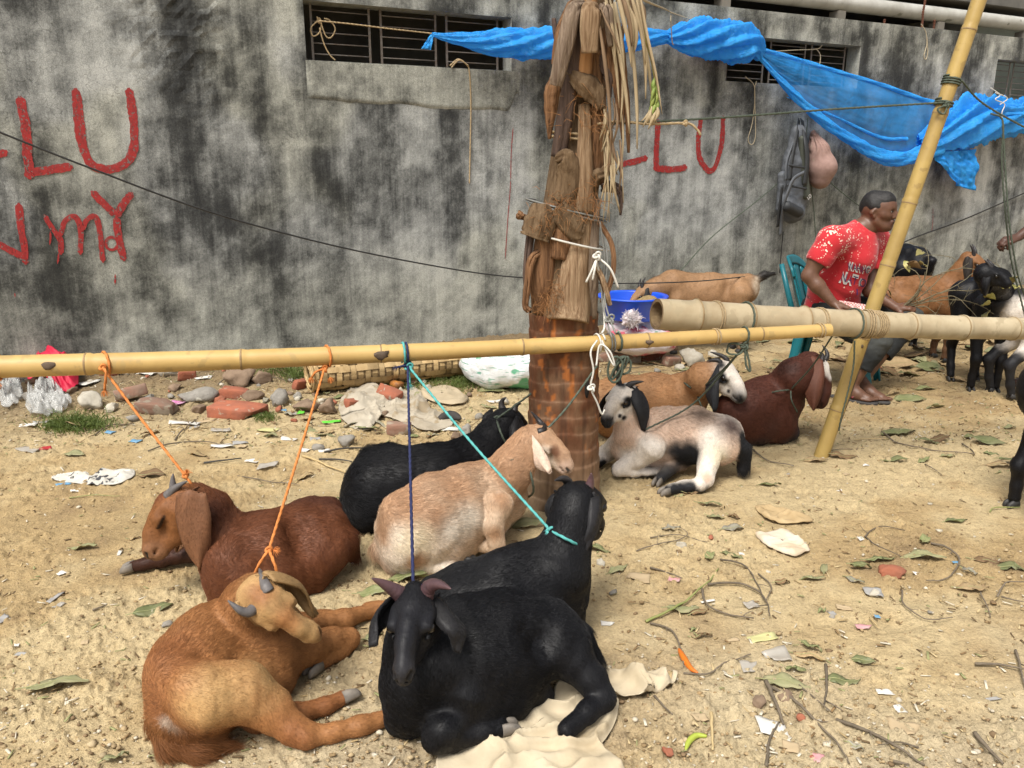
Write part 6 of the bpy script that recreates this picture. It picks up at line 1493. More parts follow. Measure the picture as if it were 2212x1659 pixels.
def hair_cap(L, t, c):
    b = Body(); hc = np.array((.012, .010, .010)); A = lambda x, y, z, r: (L(x, y, z), r)
    b.add(L(-.034, 0, .052), L(.018, 0, .060), .078, .066, hc, .02); b.add(L(-.065, 0, .02), L(-.050, 0, -.02), .056, .044, hc, .025); b.add(L(.040, 0, .078), L(.056, 0, .070), .034, .024, hc, .02)
    for s in (1, -1): b.add(L(-.02, s * .050, .035), L(.012, s * .050, .030), .032, .022, hc, .02)
    b.build(.006); V = b.V + (fbm(b.V * 120, 2, 5) - .5)[:, None] * .006 * unit([0, 0, 1]); b.V = V
    part('hair', V, b.F, mat('black_hair', (.010, .009, .009), (.016, .014, .013), 90, .5, 200, .8, .004), t)
u3 = np.array([0, 0, 1.0])
CH = Q(1792, 668, 5.22); CH = np.array([CH[0], CH[1], 0.0]); FW = unit([.86, -.51, 0]); LT = np.array([-FW[1], FW[0], 0])
gz = float(ground_z(CH[0], CH[1]))
def seated():
    t = thing('person', 'person in a printed red t-shirt sitting on a teal chair holding a leafy branch', 'person', CH + np.array([0, 0, gz]))
    b = Body(); hip = CH + np.array([0, 0, .50 + gz])
    sh_n, sh_f = Q(1797, 518, 4.94), Q(1893, 520, 5.22)                     # near and far shoulder
    chest = (sh_n + sh_f) / 2 + np.array([.0, 0, -.10]); nk = (sh_n + sh_f) / 2 + FW * .03 + np.array([0, 0, .03])
    head_c = Q(1900, 458, 5.03); hd = unit([.80, -.60, -.03])
    b.chain([(hip, .125), ((hip + chest) / 2 - FW * .03, .120), (chest, .115)], SK, .06, sq=None)
    b.add(sh_n, sh_f, .062, .062, SK, .06)
    for q_ in (sh_n, sh_f): b.add(q_ * .7 + nk * .3, nk + u3 * .035, .05, .055, SK, .05)
    b.chain([(nk - FW * .03 - u3 * .05, .07), (nk + u3 * .05 + FW * .02, .056), (head_c - u3 * .07 - hd * .02, .052)], SK, .03)
    L, X, Y, Z = person_head(b, head_c, hd, (-.05, 0, 1), 1.0)
    # near arm: elbow out behind, hand resting on the thigh
    el, wr = Q(1747, 596, 4.93), Q(1800, 655, 4.86)
    b.chain([(sh_n, .062), ((sh_n + el) / 2 + [-.01, 0, 0], .056), (el, .041)], SKL, .03); b.chain([(el, .043), ((el * .65 + wr * .35), .044), (wr, .027)], SKL, .02)
    hand(b, wr, unit(Q(1834, 662, 4.84) - wr), (0, .35, -1), 1.0, (.55, .6, .65, .7), .3, 1, SKL)
    # far arm forward, closed round the branch
    el2, wr2 = Q(1878, 628, 5.10), Q(1934, 664, 4.92)
    b.chain([(sh_f, .060), ((sh_f + el2) / 2, .052), (el2, .040)], SK, .03); b.chain([(el2, .042), (el2 * .6 + wr2 * .4, .040), (wr2, .026)], SK, .02)
    hand(b, wr2, unit(Q(1972, 662, 4.86) - wr2), (-.1, .6, -.8), 1.0, (1.35, 1.35, 1.3, 1.3), .9, 1, SK)
    # legs
    kn_n, kn_f = Q(1898, 738, 4.80), Q(1968, 690, 5.02)
    an_n, an_f = Q(1838, 838, 4.80), Q(1862, 822, 4.90)
    hn, hf = hip - LT * .09 + FW * .02, hip + LT * .09 + FW * .02
    for h_, k_, a_ in ((hn, kn_n, an_n), (hf, kn_f, an_f)):
        b.chain([(h_, .095), ((h_ + k_) / 2, .080), (k_, .058)], SKD, .03); b.chain([(k_, .056), (k_ * .62 + a_ * .38 - FW * .02, .054), (a_, .034)], SK, .02)
    for a_, toe in ((an_n, Q(1880, 872, 4.72)), (an_f, Q(1908, 872, 4.74))):
        toe = np.array([toe[0], toe[1], gz + .030]); heel = a_ - FW * .035; heel[2] = max(gz + .045, a_[2] - .065)
        b.add(heel, a_, .032, .036, SK, .02); fd_ = unit((toe - a_) * [1, 1, 0]); fl = np.array([-fd_[1], fd_[0], 0])
        b.chain([(heel, .032), ((heel + toe) / 2 + u3 * .010, .034), (toe - fd_ * .02, .030)], SKL, .02); b.add(a_, (heel + toe) / 2 + u3 * .02, .034, .030, SK, .02)
        for k in range(5):
            p = toe + fl * (.030 - .015 * k) - fd_ * (.004 * k * k * .4); p[2] = gz + .030; b.add(p - fd_ * .02, p + fd_ * (.026 if k == 0 or k == 4 else .022), .0105 if k else .013, .0085 if k else .0115, SKL, .005)
    b.build(.0065)
    part('body', b.V, b.F, SKINM, t, cols=b.C)
    hair_cap(L, t, head_c)
    for s in (1, -1):
        v, f = ico(2); part('eye', L(.0685, s * .031, .009) + v * np.array([.0105, .0105, .0075]), f, mat('white_eye', (.45, .42, .40), (.35, .30, .28), 30, .3), t); part('iris', L(.0775, s * .030, .009) + v * .0050, f, EYE, t)
    # t-shirt
    s = Body(); rc = np.array((.55, .018, .026))
    s.chain([(hip + u3 * .02, .158), ((hip + chest) / 2 - FW * .03, .152), (chest, .146)], rc, .06); s.add(sh_n, sh_f, .084, .084, rc, .07); s.add(sh_n * .7 + nk * .3, nk + u3 * .02 - FW * .01, .066, .066, rc, .05); s.add(sh_f * .7 + nk * .3, nk + u3 * .02 - FW * .01, .066, .066, rc, .05); s.add(hip - u3 * .03 + FW * .02, hip + FW * .03, .15, .15, rc, .05)
    s.add(nk - u3 * .04, nk - u3 * .01 - FW * .02, .082, .074, rc, .04)
    for a_, e_ in ((sh_n, el), (sh_f, el2)):
        q = a_ + (e_ - a_) * .52; s.chain([(a_, .078), (q, .080)], rc, .035)
        s.add(q + unit(e_ - a_) * .055, q + unit(e_ - a_) * .16, .055, .07, sub=True, k=.02); s.add(q + unit(e_ - a_) * .085, q + unit(e_ - a_) * .12, .085, .085, sub=True, k=.005)
    s.add(nk + u3 * .075 + FW * .03, nk + u3 * .12 + FW * .05, .064, .07, sub=True, k=.012); s.add(hip - u3 * .17, hip - u3 * .19 + FW * .3, .12, .12, sub=True, k=.02)
    # cloth folds
    s.build(.007); nv, _ = vert_normals(s.V, s.F)
    fold = fbm(np.stack([s.V @ unit([.5, -.2, 1]) * 16, s.V @ unit([1, .3, -.6]) * 5, s.V[:, 1] * 5], -1), 3, 6) - .5
    low = sstep(chest[2], hip[2], s.V[:, 2]); s.V = s.V + nv * (fold * (.014 + .022 * low))[:, None]
    # splatter print near the shoulders
    C = s.C.copy(); n_ = vnoise(s.V * 95, 3) * .6 + vnoise(s.V * 60, 9) * .4
    m_, nt, bs, out = nodes_of('red_tshirt'); v_ = coords(nt); at = N(nt, 'ShaderNodeAttribute', attribute_name='Col')
    sp = N(nt, 'ShaderNodeTexVoronoi', feature='F1'); sp.inputs['Scale'].default_value = 72; nt.links.new(v_, sp.inputs['Vector'])
    sz = ramp(nt, noise(nt, v_, 17, 2, .5), [(.40, 0.), (.62, 1.)]); sub_ = N(nt, 'ShaderNodeMath', operation='SUBTRACT'); nt.links.new(mix(nt, (0, 0, 0), (.42, .42, .42), sz), sub_.inputs[0]); nt.links.new(sp.outputs['Distance'], sub_.inputs[1])
    gt = N(nt, 'ShaderNodeMath', operation='GREATER_THAN'); gt.inputs[1].default_value = 0.0; nt.links.new(sub_.outputs[0], gt.inputs[0])
    mm = N(nt, 'ShaderNodeMath', operation='MULTIPLY'); nt.links.new(gt.outputs[0], mm.inputs[0]); sepc = N(nt, 'ShaderNodeSeparateColor'); nt.links.new(at.outputs['Color'], sepc.inputs[0]); nt.links.new(sepc.outputs[0], mm.inputs[1])
    nt.links.new(mix(nt, mix(nt, (.56, .018, .028), (.46, .012, .02), noise(nt, v_, 6, 3)), (.80, .70, .58), mm.outputs[0]), bs.inputs['Base Color']); bs.inputs['Roughness'].default_value = .85; bs.inputs['Sheen Weight'].default_value = .2
    bump(nt, bs, noise(nt, v_, 25, 4, .6), .3, .006)
    msk = sstep(.30, .02, np.linalg.norm(s.V - (sh_n + [0, -.05, -.02]), axis=1)) + .9 * sstep(.16, .02, np.linalg.norm(s.V - (sh_f + [.02, -.05, 0]), axis=1)) + .0
    msk = np.where(fbm(s.V * 30, 2, 77) > .60, np.maximum(msk, .8), msk)
    sc_ = np.clip(msk, 0, 1)[:, None] * np.ones(3)
    ts = part('t_shirt', s.V, s.F, m_, t, cols=sc_)
    # lettering on the chest, wrapped on the cloth
    bvh = BVHTree.FromPolygons([tuple(p) for p in s.V], [tuple(q) for q in s.F.tolist()])
    def lettering(txt, px0, py0, px1, py1, hpx, m, push, shear=.0, bold=0.):
        cu = bpy.data.curves.new('print', 'FONT'); cu.body = txt; cu.resolution_u = 2; cu.offset = bold; ob = bpy.data.objects.new('print', cu); COL.objects.link(ob)
        me = ob.evaluated_get(bpy.context.evaluated_depsgraph_get()).to_mesh(); P = np.array([v.co[:] for v in me.vertices]); F = [tuple(p.vertices) for p in me.polygons]
        bpy.data.objects.remove(ob); w = P[:, 0].max(); h = .7; V = []
        for x, y, _ in P:
            u = x / w; px = px0 + (px1 - px0) * u + shear * y / h * hpx; py = py0 + (py1 - py0) * u - y / h * hpx; d = ray(px, py); hit = bvh.ray_cast(Vector(O3), Vector(unit(d)))
            V.append(np.array(hit[0]) - unit(d) * (.004 + push) if hit[0] is not None else None)
        F = [q for q in F if all(V[i] is not None for i in q) and max(np.linalg.norm(V[q[0]] - V[i]) for i in q) < .05]; V = [np.zeros(3) if x is None else x for x in V]
        used = sorted({i for q in F for i in q}); ix = {i: k for k, i in enumerate(used)}; part('lettering', [V[i] for i in used], [tuple(ix[i] for i in q) for q in F], m, ts, False)
    wt, nv_ = mat('white_print', (.72, .70, .68), (.6, .58, .56), 40, .8), mat('navy_print', (.03, .022, .09), (.05, .03, .12), 40, .8)
    lettering('WAHINGTON', 1830, 582, 1906, 600, 17, wt, .002, 0., .08); lettering('WAHINGTON', 1831, 581, 1905, 599, 14, nv_, .012, 0., .0)
    lettering('NATIONAL', 1812, 608, 1904, 634, 22, wt, .002, .25, .08); lettering('NATIONAL', 1814, 606, 1903, 632, 18, nv_, .012, .25, .0)
    lettering('16', 1846, 636, 1868, 640, 13, mat('blue_print', (.08, .06, .35), (.06, .05, .25), 40, .8), .0015)
    # trousers, rolled at the calf
    p = Body(); pc = np.array((.028, .030, .030))
    p.add(hn, hf, .112, .112, pc, .05); p.add(hip - FW * .06, hip + FW * .06, .12, .11, pc, .05)
    for h_, k_, a_ in ((hn, kn_n, an_n), (hf, kn_f, an_f)):
        cuff = k_ + (a_ - k_) * .56; p.chain([(h_, .108), ((h_ + k_) / 2, .095), (k_, .073)], pc, .04); p.chain([(k_, .072), (k_ * .6 + cuff * .4 - FW * .015, .074), (cuff, .060)], pc, .03)
        d_ = unit(a_ - k_); p.add(cuff + d_ * .065, cuff + d_ * .16, .075, .08, sub=True, k=.01)
    p.build(.008); nv, _ = vert_normals(p.V, p.F); fold = fbm(np.stack([p.V[:, 0] * 9, p.V[:, 1] * 9, p.V[:, 2] * 24], -1), 3, 16) - .5; p.V = p.V + nv * (fold * .026)[:, None]
    cc = np.tile(pc, (len(p.V), 1))
    for c_ in (kn_n, kn_f):
        w_ = (1 - sstep(.03, .15, np.linalg.norm(p.V - c_ - [0, -.03, .03], axis=1)))[:, None] * .7; cc = cc * (1 - w_) + np.array((.10, .105, .095)) * w_
    part('trousers', p.V, p.F, mat('dark_denim', (1, 1, 1), (.75, .75, .78), 40, .85, 90, .4, .003, attr='Col', spec=.2), t, cols=cc)
    # chequered cloth at the waist
    def fn(U, V):
        a = Q(1812, 650, 4.86); c = Q(1898, 664, 4.84); e = Q(1890, 676, 4.80)
        p_ = a + (c - a) * U[..., None] + (np.array([.0, -.03, -.05])) * V[..., None]; return p_ + (.02 * (fbm(np.stack([U * 9, V * 4], -1), 3, 3) - .3))[..., None] * np.array([0, -1, .6])
    m_, nt, bs, out = nodes_of('checked_cloth'); ck = N(nt, 'ShaderNodeTexChecker'); ck.inputs['Scale'].default_value = 110; ck.inputs['Color1'].default_value = (.55, .16, .16, 1); ck.inputs['Color2'].default_value = (.68, .60, .55, 1); nt.links.new(coords(nt), ck.inputs['Vector']); nt.links.new(ck.outputs[0], bs.inputs['Base Color']); bs.inputs['Roughness'].default_value = .9
    v, f = sheet(fn, 40, 12); part('waist_cloth', *thicken(v, f, .006), m_, t)
    # sandals
    for a_, toe in ((an_n, Q(1880, 872, 4.72)), (an_f, Q(1908, 872, 4.74))):
        fd_ = unit((toe - a_) * [1, 1, 0]); fl = np.array([-fd_[1], fd_[0], 0]); c = toe - fd_ * .10; n = 28; V = []
        for z in (gz + .002, gz + .018):
            for k in range(n):
                a = k / n * 2 * math.pi; x = .145 * math.cos(a); w = .046 + .010 * math.cos(a) - .006 * math.sin(2 * a); V.append(np.array([c[0], c[1], z]) + fd_ * x + fl * w * math.sin(a) + u3 * (.03 * max(0, -math.cos(a)) if a_ is an_f else 0))
        F = [tuple(range(n - 1, -1, -1)), tuple(range(n, 2 * n))] + [(k, (k + 1) % n, n + (k + 1) % n, n + k) for k in range(n)]
        so = part('sandal', V, F, mat('grey_foam_sole', (.075, .07, .065), (.045, .042, .04), 20, .8), t)
        for s_ in (1, -1):
            P = catmull([c + fd_ * .085 + u3 * (gz + .03), c + fd_ * .05 + fl * s_ * .02 + u3 * (gz + .062), c - fd_ * .0 + fl * s_ * .042 + u3 * (gz + .035)], 8); P[:, 2] = np.clip(P[:, 2] - 0, gz, 1)
            v, f = tube(P, [.006] * len(P), 6); part('strap', v, f, mat('red_strap', (.35, .05, .06), (.05, .05, .05), 40, .6), so)
    return t, wr2
man, grip = seated()
# ---- leafy branch in the hand
def branch():
    t = thing('leafy_branch', 'stripped leafy branch held out towards the goats by the seated person', 'branch', Q(1950, 668, 4.88)); rr = np.random.default_rng(5)
    bk_, lf = mat('twig_bark', (.20, .165, .10), (.11, .10, .06), 40, .85, 80, .4), [mat('olive_leaf', (.17, .17, .055), (.25, .19, .07), 20, .5), mat('yellow_leaf', (.42, .36, .13), (.30, .30, .09), 20, .5), mat('brown_leaf', (.22, .13, .055), (.15, .09, .04), 20, .6)]
    st = Q(1928, 676, 4.92)
    ends = [[(1975, 640, 4.85), (2010, 600, 4.8), (2070, 575, 4.75), (2140, 585, 4.7), (2205, 612, 4.65)], [(1985, 640, 4.85), (2040, 590, 4.85), (2060, 560, 4.85), (2010, 552, 4.9), (1985, 556, 4.9)], [(1990, 648, 4.85), (2040, 630, 4.8), (2100, 625, 4.7), (2160, 610, 4.6)], [(1990, 655, 4.85), (2050, 640, 4.8), (2090, 665, 4.7), (2110, 690, 4.65)],
            [(1980, 645, 4.85), (2000, 580, 4.9), (1995, 540, 4.95), (1960, 528, 5.)], [(1990, 655, 4.85), (2060, 650, 4.8), (2120, 665, 4.7), (2145, 680, 4.65)], [(1975, 640, 4.85), (1985, 600, 4.85), (1960, 578, 4.9), (1930, 595, 4.95), (1915, 615, 5.)], [(1985, 660, 4.85), (2010, 670, 4.8), (2030, 690, 4.75)], [(1990, 650, 4.85), (2080, 600, 4.9), (2130, 560, 4.9), (2180, 600, 4.85), (2212, 605, 4.8)]]
    for L in ends:
        P = resample(catmull([st] + [Q(*e) for e in L], 8), .01); P += (np.cumsum(rr.normal(0, .0012, P.shape), 0)); v, f = tube(P, np.linspace(.0045, .0014, len(P)), 5); part('twig', v, f, bk_, t)
        for _ in range(7):
            i = rr.integers(len(P) // 4, len(P)); d = unit(rr.normal(size=3)); e = P[i] + d * rr.uniform(.03, .10); v, f = tube([P[i], (P[i] + e) / 2 + rr.normal(0, .006, 3), e], [.0018, .0014, .0008], 4); part('twig', v, f, bk_, t)
    for px, py, d, w, l, k in ((1988, 545, 4.9, .05, .10, 0), (1975, 572, 4.88, .05, .10, 2), (1992, 570, 4.86, .045, .09, 0), (1960, 575, 4.9, .04, .08, 1), (2128, 655, 4.65, .05, .09, 1), (2138, 640, 4.65, .05, .09, 1), (2130, 680, 4.64, .055, .10, 0), (2170, 615, 4.6, .05, .11, 1), (2185, 605, 4.6, .04, .09, 0), (2195, 618, 4.6, .045, .09, 1), (2150, 610, 4.6, .04, .08, 0), (1922, 632, 4.97, .04, .09, 0), (1905, 640, 5.0, .04, .09, 0)):
        leafp(t, Q(px, py, d), rr, l, w, lf[k])
def leaf_shape(rr, l, w, bend=.25, n=9, cup=.2):
    V = []
    for i in range(n):
        s = i / (n - 1); hw = w / 2 * (math.sin(math.pi * min(1, s * .97 + .03) ** .85) + .02)
        for q in (-1, -.5, 0, .5, 1): V.append((l * (s - .5), q * hw, -bend * l * (s - .5) ** 2 * 2 + cup * hw * abs(q) + .003 * rr.normal() * (abs(q) > .4)))
    F = [(i * 5 + j, (i + 1) * 5 + j, (i + 1) * 5 + j + 1, i * 5 + j + 1) for i in range(n - 1) for j in range(4)]
    return np.array(V), F
def leafp(t, c, rr, l, w, m):
    V, F = leaf_shape(rr, l, w); V = V @ euler(*rr.uniform(-1.2, 1.2, 2), rr.uniform(0, 6.3)).T + c; part('leaf', *thicken(V, F, .0012), m, t)
branch()
# ---- chair
def chair():
    m = mat('teal_plastic', (.008, .16, .19), (.006, .12, .15), 5, .38, spec=.5); t = thing('plastic_chair', 'teal moulded plastic chair under the seated person', 'chair', CH + np.array([0, 0, gz])); o_ = CH + np.array([0, 0, gz]) + FW * .06
    C = lambda x, y, z: o_ + FW * x + LT * y + u3 * z
    def seat(U, V): 
        x = -.22 + .46 * U; y = (V - .5) * (.42 + .04 * U); z = .40 - .02 * np.sin(math.pi * U) - .012 * np.cos((V - .5) * 3) - .03 * sstep(.9, 1., U); return o_ + x[..., None] * FW + y[..., None] * LT + z[..., None] * u3
    v, f = sheet(seat, 16, 14); part('seat', *thicken(v, f, .012), m, t)
    def back(U, V):
        y = (U - .5) * .44 * (1 - .12 * V); x = -.22 - .13 * V + .07 * (2 * U - 1) ** 2; z = .40 + .44 * V - .07 * (2 * np.abs(U - .5)) ** 3 * V; return o_ + x[..., None] * FW + y[..., None] * LT + z[..., None] * u3
    for k in range(5):
        a, b_ = k / 5 + .03, k / 5 + .17
        v, f = sheet(lambda U, V, a=a, b_=b_: back(a + (b_ - a) * U, V * .86), 5, 12); part('back_slat', *thicken(v, f, .012), m, t)
    v, f = sheet(lambda U, V: back(U, .86 + .14 * V), 24, 5); part('top_rail', *thicken(v, f, .018), m, t)
    for y in (-.21, .21):
        v, f = tube([C(-.22, y, .40), C(-.29, y * .98, .62), C(-.35, y * .9, .80)], [.02, .018, .016], 8); part('side_rail', v, f, m, t)
    for x, y in ((.22, .21), (.22, -.21), (-.22, .20), (-.22, -.20)):
        P = [C(x, y, .40), C(x * 1.1, y * 1.06, .2), C(x * 1.24, y * 1.14, 0.0)]
        items = []
        for q in (0, 1):
            d = np.array([LT, FW])[q] * (-1 if (y > 0 if q == 0 else x > 0) else 1)
            items.append(sheet(lambda U, V, d=d: np.stack([np.interp(U, [0, .5, 1], [p[k] for p in P]) for k in range(3)], -1) + (V * (.062 - .022 * U))[..., None] * d, 6, 3))
        for k_, (v, f) in enumerate(items): items[k_] = thicken(v, f, .010)
        part('leg', *join(items), m, t)
    bkc = Q(1862, 800, 4.98)
chair()
# ---- red slipper or cloth under the chair
def lump(name, label, cat, px, py, sx_, sy_, sz_, m, seed, sub=3, rough=.5, group=None):
    p = GG(px, py); v, f = rock(p + [0, 0, sz_ * .35], (sx_, sy_, sz_), seed, sub, rough); return solo(name, v, f, m, label, cat, group)
lump('red_cloth', 'bright red crumpled cloth on the ground behind the seated person feet', 'cloth', 1884, 800, .10, .08, .05, mat('red_fabric', (.55, .015, .02), (.4, .01, .015), 10, .8, 30, .5, .01), 4, 3, .9)
# ---- backpack and bundle on the wall
def backpack():
    g1, g2 = mat('grey_nylon', (.11, .118, .132), (.07, .077, .088), 12, .6, 60, .4, .004), mat('dark_nylon', (.022, .024, .027), (.03, .032, .034), 12, .6, 60, .4, .004)
    g3 = mat('olive_nylon', (.060, .066, .050), (.045, .05, .04), 12, .65, 60, .4, .004); t = thing('backpack', 'grey and black hiking backpack hanging on the wall', 'backpack', WP(1715, 480, .1)); w = lambda x, y, o=.12: WP(x, y, o)
    b = Body(); b.chain([(w(1724, 290), .085), (w(1718, 350), .125), (w(1714, 420), .145), (w(1712, 452), .125)], g1 and np.ones(3) * .05, .05, sq=(WN, .8)); b.add(w(1700, 440, .2), w(1722, 462, .2), .075, .07, np.ones(3) * .05, .04); b.add(w(1690, 380, .14), w(1688, 450, .14), .04, .05, np.ones(3) * .05, .03)
    b.build(.010); nv, _ = vert_normals(b.V, b.F); b.V += nv * ((fbm(b.V * 14, 3, 5) - .5) * .03)[:, None]; bag = part('pack_body', b.V, b.F, g1, t)
    b = Body(); b.add(w(1732, 300, .2), w(1738, 420, .22), .032, .05, np.ones(3) * .05, .03); b.build(.010); part('side_pocket', b.V, b.F, g3, t)
    b = Body(); b.chain([(w(1700, 446, .27), .05), (w(1724, 458, .26), .05)], np.ones(3) * .05, .03); b.build(.010); part('front_pocket', b.V, b.F, g2, t)
    def strap(pts, wd, m, name='strap'):
        P = catmull([w(*p) for p in pts], 8); T = np.gradient(P, axis=0); V = []
        for p, d in zip(P, T):
            sd_ = unit(np.cross(WN, d)); V += [p - sd_ * wd / 2, p + sd_ * wd / 2]
        F = [(2 * i, 2 * i + 1, 2 * i + 3, 2 * i + 2) for i in range(len(P) - 1)]; part(name, *thicken(V, F, .006), m, t)
    strap([(1726, 258, .06), (1722, 290, .2), (1712, 340, .26), (1706, 390, .28)], .035, g2); strap([(1732, 258, .06), (1740, 300, .24), (1744, 350, .28), (1738, 400, .28)], .05, g2); strap([(1714, 310, .2), (1700, 350, .25), (1698, 390, .26)], .03, g1)
    strap([(1738, 372, .28), (1716, 385, .3), (1704, 410, .3), (1694, 440, .28), (1688, 480, .22), (1686, 508, .2)], .034, g1); strap([(1690, 400, .26), (1684, 450, .24), (1680, 490, .2)], .03, g2); strap([(1692, 500, .05), (1688, 540, .03), (1684, 590, .02)], .008, g2, 'cord')
    for a, c in (((1704, 356), (1738, 362)), ((1700, 400), (1742, 408))): strap([(*a, .27), ((a[0] + c[0]) / 2, a[1] + 4, .29), (*c, .28)], .02, g2)
    cu = bpy.data.curves.new('print', 'FONT'); cu.body = 'LO'; ob = bpy.data.objects.new('print', cu); COL.objects.link(ob); me = ob.evaluated_get(bpy.context.evaluated_depsgraph_get()).to_mesh(); P = np.array([v.co[:] for v in me.vertices]); F = [tuple(p.vertices) for p in me.polygons]; bpy.data.objects.remove(ob)
    c = w(1746, 432, .30); ux, uy = unit(w(1754, 424, .30) - c), unit(w(1742, 425, .30) - c); part('lettering', [c + ux * x * .04 + uy * y * .05 for x, y, _ in P], F, mat('white_print', (.7, .7, .7)), t, False)
    b = Body(); pk = np.array((.37, .22, .185)); b.chain([(w(1757, 288, .10), .025), (w(1768, 325, .13), .085), (w(1776, 362, .15), .125), (w(1772, 385, .14), .10)], pk, .05); b.build(.008); nv, _ = vert_normals(b.V, b.F)
    top = w(1755, 285, .1); ang = np.arctan2((b.V - top) @ WT, -(b.V - top) @ u3); d = np.linalg.norm(b.V - top, axis=1); b.V += nv * (.010 * np.sin(ang * 34 + 3 * fbm(b.V * 6, 2, 4)) * (1 - sstep(.10, .34, d)) + .007 * (fbm(b.V * 14, 3, 7) - .5))[:, None]
    solo('cloth_bag', b.V, b.F, mat('dusty_pink_cotton', (.33, .215, .185), (.25, .155, .13), 20, .9, 80, .4, .003, spots=(14, (.30, .22, .17), .66)), 'dusty pink gathered cloth bag hanging beside the backpack', 'cloth bag')
backpack()
# ---- person at the right edge of whom a hand shows
def edge_person():
    wr, tip = Q(2200, 512, 4.9), Q(2172, 522, 4.88); el = Q(2262, 470, 4.95); base = np.array([el[0] + .22, el[1] + .05, 0]); base[2] = float(ground_z(base[0], base[1]))
    t = thing('person', 'person mostly outside the picture whose dark hand reaches in at the edge', 'person', base); b = Body(); P = lambda x, y, z: base + [x, y, z]
    sh = P(-.05, -.02, 1.36); b.chain([(P(0, 0, .95), .13), (P(0, 0, 1.15), .125), (P(0, 0, 1.33), .12)], SKD, .06); b.add(P(0, .18, 1.38), sh + [.0, -.10, .0], .06, .06, SKD, .05); b.add(P(0, 0, 1.4), P(-.02, 0, 1.52), .055, .052, SKD, .03)
    L, X, Y, Z = person_head(b, P(-.03, 0, 1.62), (-1, -.1, -.1), u3); b.chain([(sh + [0, -.1, 0], .055), (el, .042)], SKD, .03); b.chain([(el, .043), (el * .6 + wr * .4, .040), (wr, .026)], SKD, .02); hand(b, wr, unit(tip - wr), (.1, .3, -1), 1.0, (.8, .9, .9, 1.), .5, 1, SKD); b.chain([(P(0, .18, 1.38), .055), (P(.02, .26, 1.1), .042), (P(-.04, .26, .88), .03)], SKD, .03)
    hand(b, P(-.04, .26, .88), (0, 0, -1), (0, -1, 0), 1., (.3, .3, .3, .3), .3, 1, SKD)
    for s in (-.1, .1): b.chain([(P(0, s, .92), .095), (P(0, s, .5), .06), (P(.02, s, .09), .038)], SKD, .03); b.chain([(P(.02, s, .06), .04), (P(-.14, s, .03), .03)], SKD, .02)
    b.build(.008); part('body', b.V, b.F, SKINM, t, cols=b.C); hair_cap(L, t, None)
    s = Body(); c = np.ones(3); s.chain([(P(0, 0, .82), .16), (P(0, 0, 1.15), .145), (P(0, 0, 1.33), .135)], c, .06); s.add(P(0, .18, 1.38), sh + [0, -.1, 0], .075, .075, c, .05); s.chain([(sh + [0, -.1, 0], .075), (sh * .5 + el * .5 + [0, -.05, 0], .07)], c, .03); s.chain([(P(0, .18, 1.38), .075), (P(.01, .23, 1.22), .07)], c, .03); s.build(.012); part('shirt', s.V, s.F, mat('grey_shirt', (.25, .26, .28), (.2, .2, .22), 20, .9, 60), t)
    s = Body(); s.add(P(0, .1, .9), P(0, -.1, .9), .13, .13, c, .05)
    for q in (-.1, .1): s.chain([(P(0, q, .9), .115), (P(0, q, .5), .085), (P(.02, q, .14), .075)], c, .04)
    s.build(.012); part('trousers', s.V, s.F, mat('brown_trousers', (.10, .08, .06), (.07, .06, .05), 20, .9, 60), t)
edge_person()
# ------------------------------------------------------------------ tub, sacks, mat, rubble, cloths
LAND = [('chestnut goat', 520, 1240), ('golden goat', 450, 1580), ('horned black goat', 1060, 1580), ('beige cloth', 1330, 1540), ('palm trunk', 1213, 1085), ('pied goat', 1480, 1060), ('slanted post', 1765, 975), ('seated person', 1880, 880), ('black standing goat', 2105, 880),
        ('large brick', 508, 905), ('grass tuft', 162, 925), ('rolled mat', 780, 815), ('printed white sack', 1070, 825), ('crumpled rag', 860, 900), ('red cloth', 120, 850), ('blue tub', 1370, 770), ('torn paper', 1690, 1177), ('reddish stone', 1935, 1250), ('orange chilli', 1484, 1423), ('cream goat', 950, 1225), ('far black goat', 800, 1110), ('dark brown goat', 1650, 955), ('newspaper strip', 200, 1034)]
_used = {}
def where(px, py, skip=''):
    best = sorted(LAND, key=lambda l: ((l[1] - px) ** 2 + (2 * (l[2] - py)) ** 2) if l[0] != skip else 1e18)[0]
    dx, dy = px - best[1], py - best[2]; d = math.hypot(dx, dy)
    rel = ('close beside' if d < 90 else ('in front of' if dy > abs(dx) * .5 else ('behind' if -dy > abs(dx) * .5 else ('right of' if dx > 0 else 'left of'))))
    return f'{rel} the {best[0]}'
def lab(desc, px, py, skip=''):
    base = f'{desc} {where(px, py, skip)}'; n = _used.get(base, 0); _used[base] = n + 1
    if n == 0: return base
    for adj in ('another', 'one more', 'a further', 'yet another', 'a different', 'an extra', 'an additional', 'a lone', 'a spare', 'a stray', 'an odd', 'a single'):
        t = f'{adj} {desc} {where(px, py, skip)}'
        if t not in _used: _used[t] = 1; return t
    return base
